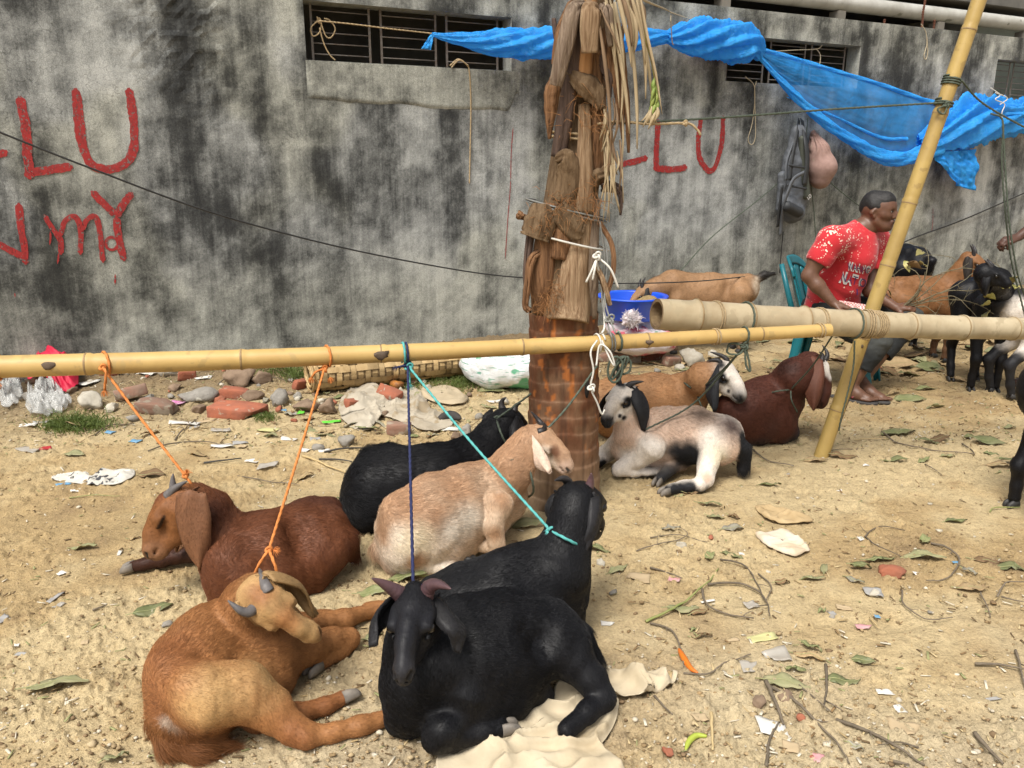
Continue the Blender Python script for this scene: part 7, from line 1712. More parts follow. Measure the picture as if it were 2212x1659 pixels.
# blue tub
def tub():
    m = mat('blue_plastic', (.015, .10, .75), (.012, .08, .62), 5, .35, spec=.5); c = Q(1366, 668, 5.85); r0, r1, h = .19, .235, .165; z0 = Q(1366, 686, 5.85)[2]; n = 40
    prof = [(r0 * .02, z0 + .004), (r0 * .96, z0 + .004), (r0, z0 + .012), (r1 - .012, z0 + h - .01), (r1 - .010, z0 + h), (r1 + .022, z0 + h + .002), (r1 + .024, z0 + h - .012), (r1 + .016, z0 + h - .010), (r1 + .002, z0 + h - .012), (r0 + .008, z0 + .01), (r0, z0), (r0 * .02, z0)]
    V = [np.array([c[0] + r * math.cos(a), c[1] + r * math.sin(a), z]) for r, z in prof for a in np.arange(n) / n * 2 * math.pi]; F = [(i * n + j, i * n + (j + 1) % n, (i + 1) * n + (j + 1) % n, (i + 1) * n + j) for i in range(len(prof) - 1) for j in range(n)]
    t = thing('plastic_tub', 'blue plastic tub on top of sacks with a goat feeding from it', 'tub', (c[0], c[1], z0)); part('basin', V, F, m, t)
    v, f = rock((c[0], c[1], z0 + .06), (.19, .19, .05), 3, 3, .4); part('feed', v, f, mat('straw_feed', (.36, .26, .12), (.2, .14, .06), 60, .9, 80, .8, .01), t)
tub()
def sack_mat(name, base, prints):
    m, nt, b, out = nodes_of(name); v = coords(nt); col = base
    for k, (sc_, c, lo, hi, st) in enumerate(prints):
        mp = nt.nodes.new('ShaderNodeMapping'); mp.inputs['Scale'].default_value = st; mp.inputs['Location'].default_value = (k * 3.1, k * 1.7, k); nt.links.new(v, mp.inputs['Vector'])
        col = mix(nt, col, c, ramp(nt, noise(nt, mp.outputs[0], sc_, 3, .5), [(lo, 0.), (hi, 1.)]))
    wv = N(nt, 'ShaderNodeTexChecker'); wv.inputs['Scale'].default_value = 220; wv.inputs['Color1'].default_value = (.86, .86, .86, 1); wv.inputs['Color2'].default_value = (1, 1, 1, 1); nt.links.new(v, wv.inputs['Vector'])
    nt.links.new(mix(nt, col, wv.outputs['Color'], .6, 'MULTIPLY'), b.inputs['Base Color']); b.inputs['Roughness'].default_value = .5; bump(nt, b, noise(nt, v, 14, 4, .6), .6, .02); return m
def sack(label, pts, m, seed, group='sacks', amp=.035, k=.06):
    b = Body(); b.chain(pts, np.ones(3), k, sq=(u3, .8)); b.build(.011); nv, _ = vert_normals(b.V, b.F); b.V += nv * ((fbm(b.V * 7, 3, seed) - .5) * amp + .010 * np.abs(fbm(b.V * np.array([22, 22, 9]), 2, seed + 1) - .5))[:, None]
    b.V[:, 2] = np.maximum(b.V[:, 2], ground_z(b.V[:, 0], b.V[:, 1]) - .01); return solo('sack', b.V, b.F, m, label, 'sack', group)
sm1 = sack_mat('white_green_sack', (.66, .68, .68), [(5, (.10, .36, .20), .57, .60, (1, 1, 1)), (34, (.16, .34, .26), .60, .64, (.3, .3, 3))])
sack('white woven sack with green print lying flat between mat and palm', [(G(1008, 785, .13), .055), (G(1040, 790, .13), .12), (G(1075, 795, .13), .155), (G(1120, 795, .13), .16), (G(1165, 790, .14), .14)], sm1, 3, amp=.05)
sm2 = sack_mat('white_red_sack', (.68, .62, .64), [(3.2, (.55, .10, .14), .50, .56, (1, 1, 3)), (6, (.12, .36, .22), .58, .62, (1, 1, 2)), (40, (.8, .75, .75), .6, .66, (1, 1, 1))])
sack('white sack with red and green bands below the blue tub', [(Q(1338, 738, 5.75), .10), (Q(1380, 735, 5.75), .125), (Q(1430, 738, 5.72), .11)], sm2, 5)
sack('pinkish white sack squashed directly under the blue tub', [(Q(1335, 705, 5.85), .09), (Q(1385, 702, 5.9), .10), (Q(1425, 700, 5.9), .09)], sack_mat('white_pink_sack', (.70, .64, .68), [(5, (.58, .22, .32), .52, .6, (1, 1, 2)), (9, (.30, .45, .62), .60, .66, (1, 1, 1))]), 7)
def tuft():
    c = Q(1364, 690, 5.6); rr = np.random.default_rng(2); items = [rock(c, (.055, .055, .055), 8, 4, 1.2)]
    for _ in range(1100):
        d = unit(rr.normal(size=3)); p = c + d * .02; e = c + d * rr.uniform(.035, .05) + rr.normal(0, .018, 3); items.append(tube([p, (p + e) / 2 + rr.normal(0, .012, 3), e], [.0018, .0018, .0014], 3, False))
    o = solo('sack_mouth', *join(items), mat('white_fray', (.80, .78, .78), (.72, .60, .62), 30, .7), 'frayed white tied mouth of a sack in front of the blue tub', 'sack', 'sacks')
tuft()
# rolled bamboo mat: real over-and-under weave
def mat_roll():
    A, B = G(672, 812, .12), G(1010, 772, .13); A = A + (A - B) * .01; ax = unit(B - A); Ln = np.linalg.norm(B - A); up = u3; sd_ = unit(np.cross(ax, up)); t = thing('rolled_mat', 'rolled up woven bamboo mat lying at the foot of the wall', 'mat', (A + B) / 2 * [1, 1, 0])
    m = mat('split_bamboo', (.47, .335, .165), (.31, .205, .09), 14, .7, 60, .4, .003, vary=.28); gz_ = [float(ground_z(*A[:2])), float(ground_z(*B[:2]))]
    R0, st = .116, .046; nl, na = int(Ln / st), int(2 * math.pi * R0 / st)
    def pt(s, a, r): 
        zz = gz_[0] + (gz_[1] - gz_[0]) * s / Ln; return A * [1, 1, 0] + ax * [1, 1, 0] * s + sd_ * r * math.cos(a) * 1.12 + up * (zz + R0 + r * .92 * math.sin(a))
    rr = np.random.default_rng(6); tp = {}
    for j in range(na):                                     # strips along the roll
        a0 = j / na * 2 * math.pi
        for i in range(nl):
            if (i // 2 + j) % 2: continue
            s0, s1 = i * st - .004, (i + 2) * st + .004; wq = .40 / na * 2 * math.pi * rr.uniform(.85, 1.1); V = []
            for s in np.linspace(s0, s1, 5):
                h = R0 + .008 * math.sin(math.pi * (s - s0) / (s1 - s0)); V += [pt(s, a0 - wq, h), pt(s, a0 + wq, h)]
            part('mat_strip', V, [(2 * q, 2 * q + 1, 2 * q + 3, 2 * q + 2) for q in range(4)], m, t) if (.2 < a0 < 3.3 or a0 > 4.9) and -1.9 < ((a0 + 3.14159) % 6.283 - 3.14159) < 3.2 else None
    V = [pt(s, a, R0 - .006) for s in np.linspace(0, Ln, 40) for a in np.arange(30) / 30 * 2 * math.pi]; F = [(i * 30 + j, i * 30 + (j + 1) % 30, (i + 1) * 30 + (j + 1) % 30, (i + 1) * 30 + j) for i in range(39) for j in range(30)]
    part('inner_layer', V, F, mat('split_bamboo_dark', (.30, .21, .10), (.16, .10, .05), 30, .8, 40, .6, .006, stretch=(1, 1, 1)), t)
    for k in range(nl):                                     # hoops round the roll
        s = (k + .5) * st; P = []
        for q in range(41):
            a = q / 40 * 2 * math.pi; P.append((pt(s - st * .36, a, R0 + .0035 * (1 if (k % 2) else -1) * math.sin(a * na / 2)), pt(s + st * .36, a, R0 + .0035 * (1 if (k % 2) else -1) * math.sin(a * na / 2))))
        V = [p for q in P for p in q]; part('mat_hoop', V, [(2 * q, 2 * q + 1, 2 * q + 3, 2 * q + 2) for q in range(40)], m, t)
    for s in (0., .03):                                     # plaited edge at the near end, with the spiral of layers
        for r_ in (R0 + .004, R0 * .72, R0 * .45):
            P = [pt(s, a, r_ * (1 - .03 * a / 6.28)) for a in np.linspace(0, 6.28, 40)]; v, f = rope_tube(P, .008, .006, .03, 2, 6); part('plaited_edge', v, f, m, t)
    P = [G(x, y, .03) for x, y in ((700, 838), (760, 832), (830, 815), (900, 798), (1000, 785))]; v, f = rope_tube(P, .014, .008, .05, 8, 8); part('plaited_edge', v, f, m, t)
    def flapf(U, V):
        a = catmull(P, 10); s = np.linspace(0, 1, len(a)); e = np.stack([np.interp(U, s, a[:, k]) for k in range(3)], -1); return e + (V * .16)[..., None] * np.array([-.3, 1, 0]) + (.02 * np.sin(U * 17) * V + .02 * V)[..., None] * u3
    v, f = sheet(flapf, 40, 6); part('loose_flap', *thicken(v, f, .006), MATS['split_bamboo_dark'], t)
mat_roll()
# bricks
bm1 = mat('old_red_brick', (.36, .115, .060), (.22, .085, .055), 12, .92, 60, .6, .006, spots=(18, (.30, .24, .18), .60), vary=.15); bm2 = mat('dusty_brick', (.25, .125, .085), (.20, .15, .11), 12, .95, 60, .6, .006, spots=(18, (.27, .22, .165), .52), vary=.15)
def brick(px, py, wpx, ang, tilt, m, desc, hgt=.07, L=None):
    p = GG(px, py); s = SC(p) * wpx; L = L or s; bmh = bmesh.new(); bmesh.ops.create_cube(bmh, size=1); bmesh.ops.scale(bmh, vec=(L, L * .48, hgt), verts=bmh.verts); bmesh.ops.bevel(bmh, geom=bmh.edges[:], offset=.004, segments=1, affect='EDGES'); bmesh.ops.subdivide_edges(bmh, edges=bmh.edges[:], cuts=2, use_grid_fill=True)
    v = np.array([x.co[:] for x in bmh.verts]); f = [tuple(q.index for q in x.verts) for x in bmh.faces]; bmh.free(); sd_ = int(px * 7 + py); v = v + (fbm(v * 28 + sd_, 3, sd_)[:, None] - .5) * .014 * np.sign(v)
    r_ = np.random.default_rng(sd_)
    for _ in range(3):                                      # knocked-off corners
        d = unit(np.sign(r_.normal(size=3)) * [1, .6, .8]); h = v @ d; k = h.max() * r_.uniform(.72, .9); v -= np.clip(h - k, 0, None)[:, None] * d
    v = v @ euler(tilt, tilt * .6, ang).T; z = -v[:, 2].min(); solo('brick', v + p + [0, L * .2, z - .012], f, m, lab(desc, px, py), 'brick', 'bricks in the rubble')
for a in ((508, 905, 118, -.22, .06, bm1, 'large broken orange brick'), (279, 868, 66, .5, -.25, bm2, 'tilted brick'), (333, 896, 82, -.1, .15, bm2, 'dusty half brick'), (403, 822, 36, .4, .3, bm1, 'small red brick lump'), (505, 862, 62, -.1, .05, bm1, 'flat red brick piece'), (648, 842, 32, .9, .3, bm1, 'small dark red brick'), (876, 830, 48, .1, -.1, mat('pinkish_brick', (.50, .28, .23), (.42, .24, .2), 12, .9, 40, .4), 'pinkish smooth brick'),
          (762, 888, 40, .9, .2, bm1, 'red brick under the rag edge'), (835, 872, 66, -.5, .3, bm1, 'red brick corner under the rag'), (861, 940, 52, .1, .05, bm2, 'flat weathered brick'), (1356, 782, 56, .0, .0, bm2, 'dark brick under the sack'), (1412, 778, 60, .25, .05, bm1, 'red brick under the sack end'), (1455, 790, 46, .5, .2, bm2, 'loose brick'), (1310, 782, 50, .1, 0, bm2, 'brick at the trunk side of the tub'), (80, 830, 50, .3, .2, bm2, 'half buried brick'), (235, 812, 40, .2, .2, bm1, 'brick at the wall foot')): brick(*a)
# stones
stm = [mat('pale_stone', (.50, .46, .38), (.36, .32, .25), 14, .95, 50, .6, .008, vary=.15), mat('grey_stone', (.27, .25, .22), (.17, .155, .13), 14, .95, 50, .7, .01, vary=.15, spots=(16, (.42, .40, .34), .60)), mat('brown_stone', (.24, .17, .115), (.15, .10, .065), 14, .95, 50, .6, .008, vary=.15), mat('brick_chip', (.36, .12, .065), (.25, .10, .06), 14, .95, 50, .6, .008, vary=.2)]
def stone(px, py, w, h, k, desc):
    p = GG(px, py); s = SC(p); a, c = w * s / 2, h * s / 2; v, f = rock(p + [0, a * .5, c * .55], (a, a * .75, c), int(px * 3 + py), 3 if w > 24 else 2, .75, rotz(px * .7) @ euler(.1, .1, 0)); solo('stone', v, f, stm[k], lab(desc, px, py), 'stone', 'stones in the rubble')
for a in ((187, 886, 70, 44, 0, 'white rounded stone'), (240, 890, 40, 26, 0, 'pale rubble stone'), (365, 812, 62, 40, 0, 'pale chunky stone'), (422, 870, 82, 44, 1, 'grey lichened stone'), (603, 876, 50, 44, 1, 'grey upright stone'), (501, 832, 104, 46, 2, 'long brownish stone'), (543, 866, 50, 28, 2, 'dark flat stone'), (428, 896, 38, 30, 2, 'brown stone'), (283, 912, 34, 24, 1, 'small grey stone'), (375, 845, 40, 20, 2, 'flat stone'), (695, 890, 20, 18, 0, 'small pale stone'), (660, 890, 60, 34, 2, 'rough brown stone'),
          (711, 895, 54, 40, 2, 'crumbly brown stone'), (697, 872, 26, 18, 0, 'white stone'), (749, 966, 52, 36, 1, 'rounded grey stone'), (686, 976, 30, 20, 1, 'grey pebble'), (1007, 945, 36, 36, 1, 'mottled stone'), (985, 955, 30, 26, 2, 'brown stone lump'), (1030, 940, 26, 24, 2, 'small brown stone'), (1497, 790, 70, 50, 0, 'pale jagged rock'), (1545, 775, 40, 24, 0, 'pale broken stone'), (925, 845, 22, 18, 0, 'small white stone'), (1935, 1250, 66, 34, 3, 'reddish stone'), (1443, 1633, 30, 20, 3, 'brick red chip'), (1732, 1558, 22, 18, 3, 'small red chip'), (1697, 1518, 46, 24, 2, 'grey dried pod'), (1537, 1166, 20, 12, 3, 'tiny red chip'), (1296, 1222, 26, 20, 0, 'white crumbly lump'), (1471, 1185, 26, 20, 0, 'white crumbly bit'), (1640, 1525, 40, 26, 2, 'sandy lump'), (1800, 1336, 16, 10, 1, 'grey pebble'), (360, 1356, 26, 14, 1, 'bluish grey pebble'), (420, 892, 22, 18, 2, 'little brown stone'), (150, 850, 30, 20, 2, 'brown clod'), (58, 870, 36, 26, 1, 'grey clod'), (600, 890, 26, 16, 3, 'red rubble bit'), (560, 830, 60, 34, 2, 'weathered stone at the wall'), (640, 862, 30, 18, 1, 'small rubble stone'), (470, 870, 34, 20, 3, 'reddish rubble stone'), (320, 865, 26, 20, 1, 'chunk of mortar'), (350, 880, 20, 14, 0, 'bit of mortar'), (450, 800, 40, 26, 2, 'stone by the wall foot'), (1470, 800, 30, 16, 0, 'pale stone chip'), (1330, 812, 26, 14, 2, 'small brown stone'), (1420, 805, 24, 12, 1, 'small grey stone'), (2010, 1325, 12, 8, 1, 'tiny grey stone'), (1660, 1240, 14, 9, 0, 'tiny pale stone'), (1755, 1640, 16, 10, 3, 'tiny red stone'), (1890, 1290, 30, 22, 0, 'tan flat stone chip'), (1325, 1285, 22, 12, 1, 'bluish stone')): stone(*a)
rs = np.random.default_rng(55)
for _ in range(70):                                        # smaller rubble between the big pieces
    px = rs.uniform(-10, 1140); py = 803 + rs.random() ** 1.3 * (110 if px < 720 else 135); k = rs.integers(0, 4); w_ = rs.uniform(10, 24); stone(px, py, w_, w_ * rs.uniform(.5, .8), k, ['small pale rubble stone', 'small grey rubble stone', 'small brown rubble stone', 'small brick chip'][k])
# cloths
def in_poly(x, y, P):
    c = np.zeros(x.shape, bool); n = len(P)
    for i in range(n):
        (x0, y0), (x1, y1) = P[i], P[(i + 1) % n]; k = ((y0 > y) != (y1 > y)) & (x < (x1 - x0) * (y - y0) / (y1 - y0 + 1e-12) + x0); c ^= k
    return c
def edge_d(x, y, P):
    d = np.full(x.shape, 9.)
    for i in range(len(P)):
        a, b = np.array(P[i]), np.array(P[(i + 1) % len(P)]); ab = b - a; t = np.clip(((x - a[0]) * ab[0] + (y - a[1]) * ab[1]) / (ab @ ab), 0, 1); d = np.minimum(d, np.hypot(x - a[0] - t * ab[0], y - a[1] - t * ab[1]))
    return d
def cloth(name, label, poly, m, h=.012, amp=.05, seed=0, fs=5., dirn=.5, lift=.006, cat='cloth', lumps=()):
    P = np.array([G(*p)[:2] for p in poly]); Pc = np.column_stack([P, np.zeros(len(P))]); cl = catmull(np.vstack([Pc[-1], Pc, Pc[0], Pc[1]]), 10)[10:-10, :2]; n = len(cl); c0 = cl.mean(0)
    nr = max(10, int(np.linalg.norm(cl - c0, axis=1).max() / h)); rr_ = np.linspace(.02, 1, nr)
    X = c0[0] + rr_[:, None] * (cl[:, 0] - c0[0])[None]; Y = c0[1] + rr_[:, None] * (cl[:, 1] - c0[1])[None]
    c, s = math.cos(dirn), math.sin(dirn); U, V = X * c + Y * s, -X * s + Y * c; wv = fbm(np.stack([X * 3, Y * 3], -1), 2, seed + 5) * 2.2
    rd = (1 - np.abs(2 * fbm(np.stack([U * fs * 2.4 + wv, V * fs * .6 + wv], -1), 2, seed) - 1)) ** 4; rd2 = (1 - np.abs(2 * fbm(np.stack([V * fs * 3.0 + wv, U * fs * 1.0], -1), 2, seed + 9) - 1)) ** 5
    e = sstep(0, .16, 1 - rr_)[:, None] * np.ones_like(X); Z = ground_z(X, Y) + lift + (amp * rd + amp * .8 * rd2 + amp * .2 * fbm(np.stack([X * 3, Y * 3], -1), 2, seed + 2)) * (.35 + .65 * e)
    X = X + .3 * amp * (fbm(np.stack([X * 11, Y * 11], -1), 2, seed + 3) - .5) * 3; Y = Y + .3 * amp * (fbm(np.stack([X * 11 + 5, Y * 11], -1), 2, seed + 4) - .5) * 3
    for (lx, ly, lr, lh) in lumps:
        q = G(lx, ly); Z += lh * np.exp(-((X - q[0]) ** 2 + (Y - q[1]) ** 2) / lr ** 2)
    V3 = np.stack([X, Y, Z], -1).reshape(-1, 3); F = [(i * n + j, (i + 1) * n + j, (i + 1) * n + (j + 1) % n, i * n + (j + 1) % n) for i in range(nr - 1) for j in range(n)] + [tuple(range(n - 1, -1, -1))]
    return solo(name, *thicken(V3, F, .003), m, label, cat)
clm = mat('dirty_beige_cotton', (.54, .465, .335), (.38, .305, .195), 5, .9, 90, .4, .003, spots=(7, (.33, .26, .16), .62)); rag = mat('dirty_cream_rag', (.45, .40, .315), (.28, .235, .17), 6, .9, 80, .4, .003, spots=(8, (.28, .22, .14), .60))
cloth('ground_cloth', 'crumpled dirty beige cloth lying under the horned black goat', [(952, 1645), (965, 1615), (1000, 1600), (1040, 1605), (1090, 1580), (1120, 1545), (1180, 1530), (1200, 1495), (1255, 1490), (1275, 1440), (1300, 1435), (1340, 1462), (1400, 1462), (1456, 1462), (1452, 1492), (1400, 1505), (1345, 1500), (1335, 1540), (1330, 1585), (1300, 1620), (1320, 1655), (1340, 1690), (1100, 1720), (960, 1690)], clm, .005, .036, 3, 6.0, .6, lumps=((1100, 1635, .10, .015),))
cloth('crumpled_rag', 'crumpled cream rag spread over bricks in the rubble', [(735, 905), (738, 870), (760, 845), (800, 838), (830, 850), (880, 850), (895, 842), (920, 862), (930, 890), (965, 905), (975, 925), (920, 935), (870, 920), (820, 905), (800, 935), (762, 932)], rag, .008, .026, 12, 5.0, .2, lumps=((770, 880, .09, .05), (838, 866, .08, .05), (905, 885, .07, .03)))
cloth('red_cloth', 'crimson red cloth bag crumpled in the rubble at the wall foot', [(62, 848), (85, 815), (120, 800), (170, 806), (176, 830), (168, 852), (130, 858), (95, 848)], mat('crimson_cloth', (.50, .010, .045), (.40, .008, .035), 8, .6, 60, .3, .003), .012, .05, 21, 4., .9, lumps=((128, 838, .14, .16), (100, 840, .1, .06)))
cloth('scrap_cloth', 'pale piece of card on the ground behind the far black goat', [(905, 850), (960, 838), (1010, 862), (985, 880), (930, 872)], mat('card', (.45, .37, .25), (.36, .29, .19), 8, .9, 40, .3), .012, .02, 5, 3.)
film_ = mat('clear_plastic_film', (.62, .62, .60), (.50, .50, .48), 10, .12, 30, .6, .01, alpha=.38)
cloth('plastic_bag', 'clear crumpled plastic bag at the left edge of the rubble', [(-10, 850), (20, 826), (80, 812), (95, 832), (50, 850), (45, 880), (5, 890)], film_, .010, .07, 31, 7.)
cloth('plastic_bag', 'clear crumpled plastic bag left of the grass tuft', [(66, 905), (72, 868), (105, 850), (148, 868), (150, 890), (110, 905)], film_, .010, .08, 32, 8.)
cloth('newspaper', 'torn newspaper strip on the sand behind the chestnut goat', [(112, 1036), (130, 1026), (190, 1034), (232, 1018), (285, 1018), (290, 1032), (260, 1046), (215, 1050), (160, 1046)], mat('newsprint', (.58, .55, .48), (.40, .38, .34), 30, .9, spots=(26, (.05, .05, .055), .58)), .008, .016, 8, 6.)
cloth('torn_paper', 'torn white and brown paper on the sand right of the pied goat', [(1632, 1160), (1650, 1158), (1700, 1150), (1745, 1190), (1740, 1200), (1712, 1210), (1660, 1190)], mat('wet_paper', (.66, .60, .50), (.48, .37, .24), 6, .85, 30, .4, .004), .009, .016, 9, 5.)
cloth('dry_leaf_sheath', 'large crumpled dry tan leaf sheath before the slanted post', [(1630, 1100), (1650, 1096), (1690, 1108), (1755, 1125), (1740, 1134), (1690, 1138), (1650, 1122)], mat('tan_leaf', (.48, .36, .20), (.34, .24, .12), 12, .8, 40, .4, .004), .009, .016, 10, 9.)
# grass
def grass(label, spots, seed, n, col=(.085, .13, .030)):
    rr = np.random.default_rng(seed); items = []
    for _ in range(n):
        px, py, w, h, L = spots[rr.integers(len(spots))]; p = GG(px + rr.normal(0, w * .4), py + rr.normal(0, h * .4)); d = rr.normal(0, .55, 3); d[2] = 1; d = unit(d); l = L * rr.uniform(.5, 1.2); sd_ = unit(np.cross(d, rr.normal(size=3))) * .0022; bend = np.array([d[0], d[1], 0]) * l * .5
        items.append(([p - sd_, p + sd_, p + d * l * .55 + sd_ * .8, p + d * l * .55 - sd_ * .8, p + d * l + bend - u3 * l * .2], [(0, 1, 2, 3), (3, 2, 4)]))
    solo('grass_tuft', *join(items), mat('grass_blades', col, (col[0] * 1.6, col[1] * 1.3, col[2] * 1.2), 30, .6, trans=.3), label, 'grass', kind='stuff', smooth=False)
grass('bright green grass tuft left of the dusty bricks', [(162, 918, 85, 26, .075), (140, 925, 60, 16, .06), (190, 920, 60, 16, .06)], 1, 1500)
grass('small grass tuft right of the large orange brick', [(574, 905, 30, 12, .05)], 2, 220)
grass('thin dry grass behind the rag near the white sack', [(960, 838, 110, 20, .07), (1000, 830, 60, 14, .07)], 3, 700, (.11, .12, .045))
grass('weedy grass along the wall foot left of the mat', [(600, 800, 90, 24, .14), (640, 815, 40, 14, .12)], 4, 420, (.075, .10, .035))
grass('weedy grass under the woven mat', [(760, 838, 60, 10, .05), (850, 836, 60, 10, .05)], 5, 300, (.09, .11, .04))
# ------------------------------------------------------------------ leaves, twigs, scraps, crumbs
LV = {'green': mat('fallen_green_leaf', (.125, .15, .055), (.22, .21, .105), 25, .5, spec=.4, vary=.25), 'dusty green': mat('dusty_leaf', (.19, .20, .095), (.30, .27, .15), 20, .7, vary=.2), 'brown': mat('dead_leaf', (.20, .125, .06), (.13, .08, .04), 25, .8, vary=.25), 'tan': mat('dry_leaf', (.40, .29, .155), (.28, .19, .095), 25, .8, vary=.2), 'grey': mat('grey_leaf', (.22, .205, .165), (.30, .27, .2), 25, .8, vary=.2)}
vein = mat('leaf_midrib', (.30, .30, .14), (.22, .22, .1), 20, .6)
def leaf(px, py, lpx, ang, kind, curl=.25, wide=.42, grp='fallen leaves'):
    rr = np.random.default_rng(int(px * 13 + py * 7)); p = GG(px, py); s = SC(p); l = lpx * s * 1.15; V, F = leaf_shape(rr, l, l * wide, curl * rr.uniform(-.2, .7), 9, rr.uniform(-.05, .35)); V[:, 2] += .004 * np.sin(V[:, 0] / l * 9 + px)
    M = euler(rr.normal(0, .18), rr.normal(0, .12), ang); V = V @ M.T; V[:, 2] -= V[:, 2].min() + .004; Vw = V + p + [0, 0, .004]
    t = thing('leaf', lab(f'{kind} leaf on the sand', px, py), 'leaf', p, grp); part('leaf_blade', *thicken(Vw, F, .0012), LV[kind], t)
    mid = np.array([Vw[i * 5 + 2] for i in range(9)]) + [0, 0, .0012]; d = unit(mid[0] - mid[1]); mid = np.vstack([mid[0] + d * l * .18, mid]); v, f = tube(mid, np.linspace(.0018, .0006, len(mid)), 4); part('midrib', v, f, vein, t)
c6 = lambda x, y: (1404 + x * .4466, 918 + y * .4466)
def L6(x, y, w, a, k, **kw): leaf(*c6(x, y), w * .4466, a, k, **kw)
for a in ((580, 298, 90, -.3, 'green'), (148, 352, 50, .4, 'dusty green'), (205, 335, 90, .3, 'brown'), (290, 388, 100, -.25, 'green'), (320, 455, 80, .0, 'dusty green'), (400, 512, 100, .2, 'grey'), (290, 640, 90, 1.1, 'green'), (400, 640, 90, -.6, 'green'), (1330, 562, 90, .9, 'green'), (840, 705, 75, 1.2, 'dusty green'), (790, 752, 100, -.1, 'dusty green'), (1020, 698, 100, .1, 'green'), (990, 760, 80, -.8, 'grey'), (1320, 652, 180, -.15, 'dusty green'), (1740, 700, 130, -.4, 'green'), (1630, 665, 120, -.4, 'brown'), (160, 895, 140, .1, 'dusty green'), (780, 1082, 90, -.7, 'green'), (1030, 1152, 100, -.3, 'green'), (700, 1192, 90, -.4, 'green'), (660, 1262, 190, -.4, 'dusty green'), (930, 1245, 140, -.2, 'green'), (1200, 45, 150, .1, 'green'), (1640, 88, 140, -.1, 'green'), (1190, 178, 100, -.1, 'green'), (1325, 180, 70, .5, 'green'), (1440, 158, 60, 0, 'dusty green'), (1750, 178, 110, -.1, 'green'), (1650, 142, 60, -.3, 'green'), (60, 1262, 150, .8, 'tan'), (770, 1130, 130, -.5, 'tan'), (1560, 795, 130, -.1, 'tan'), (1110, 660, 120, -.1, 'green'), (640, 770, 70, .2, 'brown'), (1545, 715, 60, -.7, 'grey'), (990, 1568, 70, -.7, 'grey'), (210, 1000, 30, .4, 'green'), (830, 908, 40, .3, 'green'), (405, 455, 60, -.8, 'brown'), (1740, 15, 60, .2, 'dusty green'), (1480, 470, 100, .1, 'green'), (930, 160, 110, -.15, 'brown'), (800, 178, 100, .0, 'tan'), (1700, 205, 130, -.15, 'tan'), (1720, 235, 70, .1, 'dusty green'), (1560, 30, 60, .1, 'tan'), (1400, 80, 90, .1, 'brown'), (100, 512, 80, -.1, 'grey'), (240, 915, 80, .1, 'brown'), (1540, 60, 70, .7, 'green'), (1350, 90, 90, -.2, 'green'), (250, 1030, 90, .1, 'brown')): L6(*a)
for a in ((126, 1484, 112, .12, 'dusty green'), (332, 1322, 70, .45, 'green'), (183, 1186, 46, .15, 'dusty green'), (250, 1640, 46, .4, 'dusty green'), (797, 932, 52, .1, 'green'), (737, 860, 34, .5, 'green'), (670, 932, 40, -.5, 'dusty green'), (705, 944, 44, -.4, 'dusty green'), (1064, 848, 60, -.3, 'green'), (905, 850, 30, .3, 'dusty green'), (895, 945, 20, .4, 'green'), (327, 1029, 58, -.15, 'brown'), (159, 986, 52, -.25, 'dusty green'), (1140, 1140, 60, .1, 'dusty green'), (1290, 1190, 52, -.4, 'green'), (1335, 1232, 46, .6, 'dusty green'), (880, 1255, 74, .0, 'green'), (805, 1285, 60, -.05, 'green'), (805, 1380, 40, .5, 'dusty green'), (740, 1080, 30, .9, 'green'), (1530, 712, 60, -.2, 'green'), (1740, 740, 70, .1, 'green'), (1650, 738, 40, .6, 'dusty green'), (2150, 760, 50, .3, 'dusty green'), (2010, 800, 60, .1, 'green'), (1940, 795, 80, .0, 'tan'), (1980, 770, 70, .4, 'brown'), (1880, 760, 60, -.2, 'tan'), (2040, 760, 50, .2, 'tan'), (2020, 882, 40, .2, 'dusty green'), (1965, 866, 60, -.1, 'green'), (2000, 842, 44, .1, 'green'), (1930, 852, 40, .6, 'tan'), (690, 1090, 24, .2, 'brown'), (290, 1165, 22, .6, 'tan'), (1190, 1480, 30, .3, 'tan'), (1055, 1582, 34, .4, 'tan'), (1480, 800, 40, .3, 'dusty green'), (1440, 822, 46, .1, 'tan'), (1500, 830, 34, .8, 'dusty green'), (615, 1530, 30, .5, 'tan'), (430, 985, 40, -.4, 'tan'), (160, 925, 50, -.6, 'tan'), (325, 940, 34, .7, 'brown'), (585, 945, 36, -.4, 'dusty green'), (660, 1032, 40, 1.0, 'tan')): leaf(*a)
rl = np.random.default_rng(33)
for _ in range(46):                                        # drift of dry leaves behind the person and along the wall
    px, py = rl.uniform(1800, 2212), rl.uniform(718, 830); leaf(px, py, rl.uniform(24, 55), rl.uniform(0, 6), ['tan', 'brown', 'dusty green', 'tan', 'green'][rl.integers(5)], rl.uniform(.1, .6), grp='leaves drifted along the wall')
for _ in range(40):
    px, py = rl.uniform(560, 1140), rl.uniform(835, 985); leaf(px, py, rl.uniform(14, 34), rl.uniform(0, 6), ['tan', 'brown', 'dusty green', 'tan', 'grey'][rl.integers(5)], rl.uniform(.1, .6), grp='leaves in the rubble')
for _ in range(34):
    px, py = rl.uniform(1300, 1700), rl.uniform(770, 850); leaf(px, py, rl.uniform(16, 40), rl.uniform(0, 6), ['tan', 'brown', 'dusty green', 'tan', 'green'][rl.integers(5)], rl.uniform(.1, .6), grp='leaves round the tub')
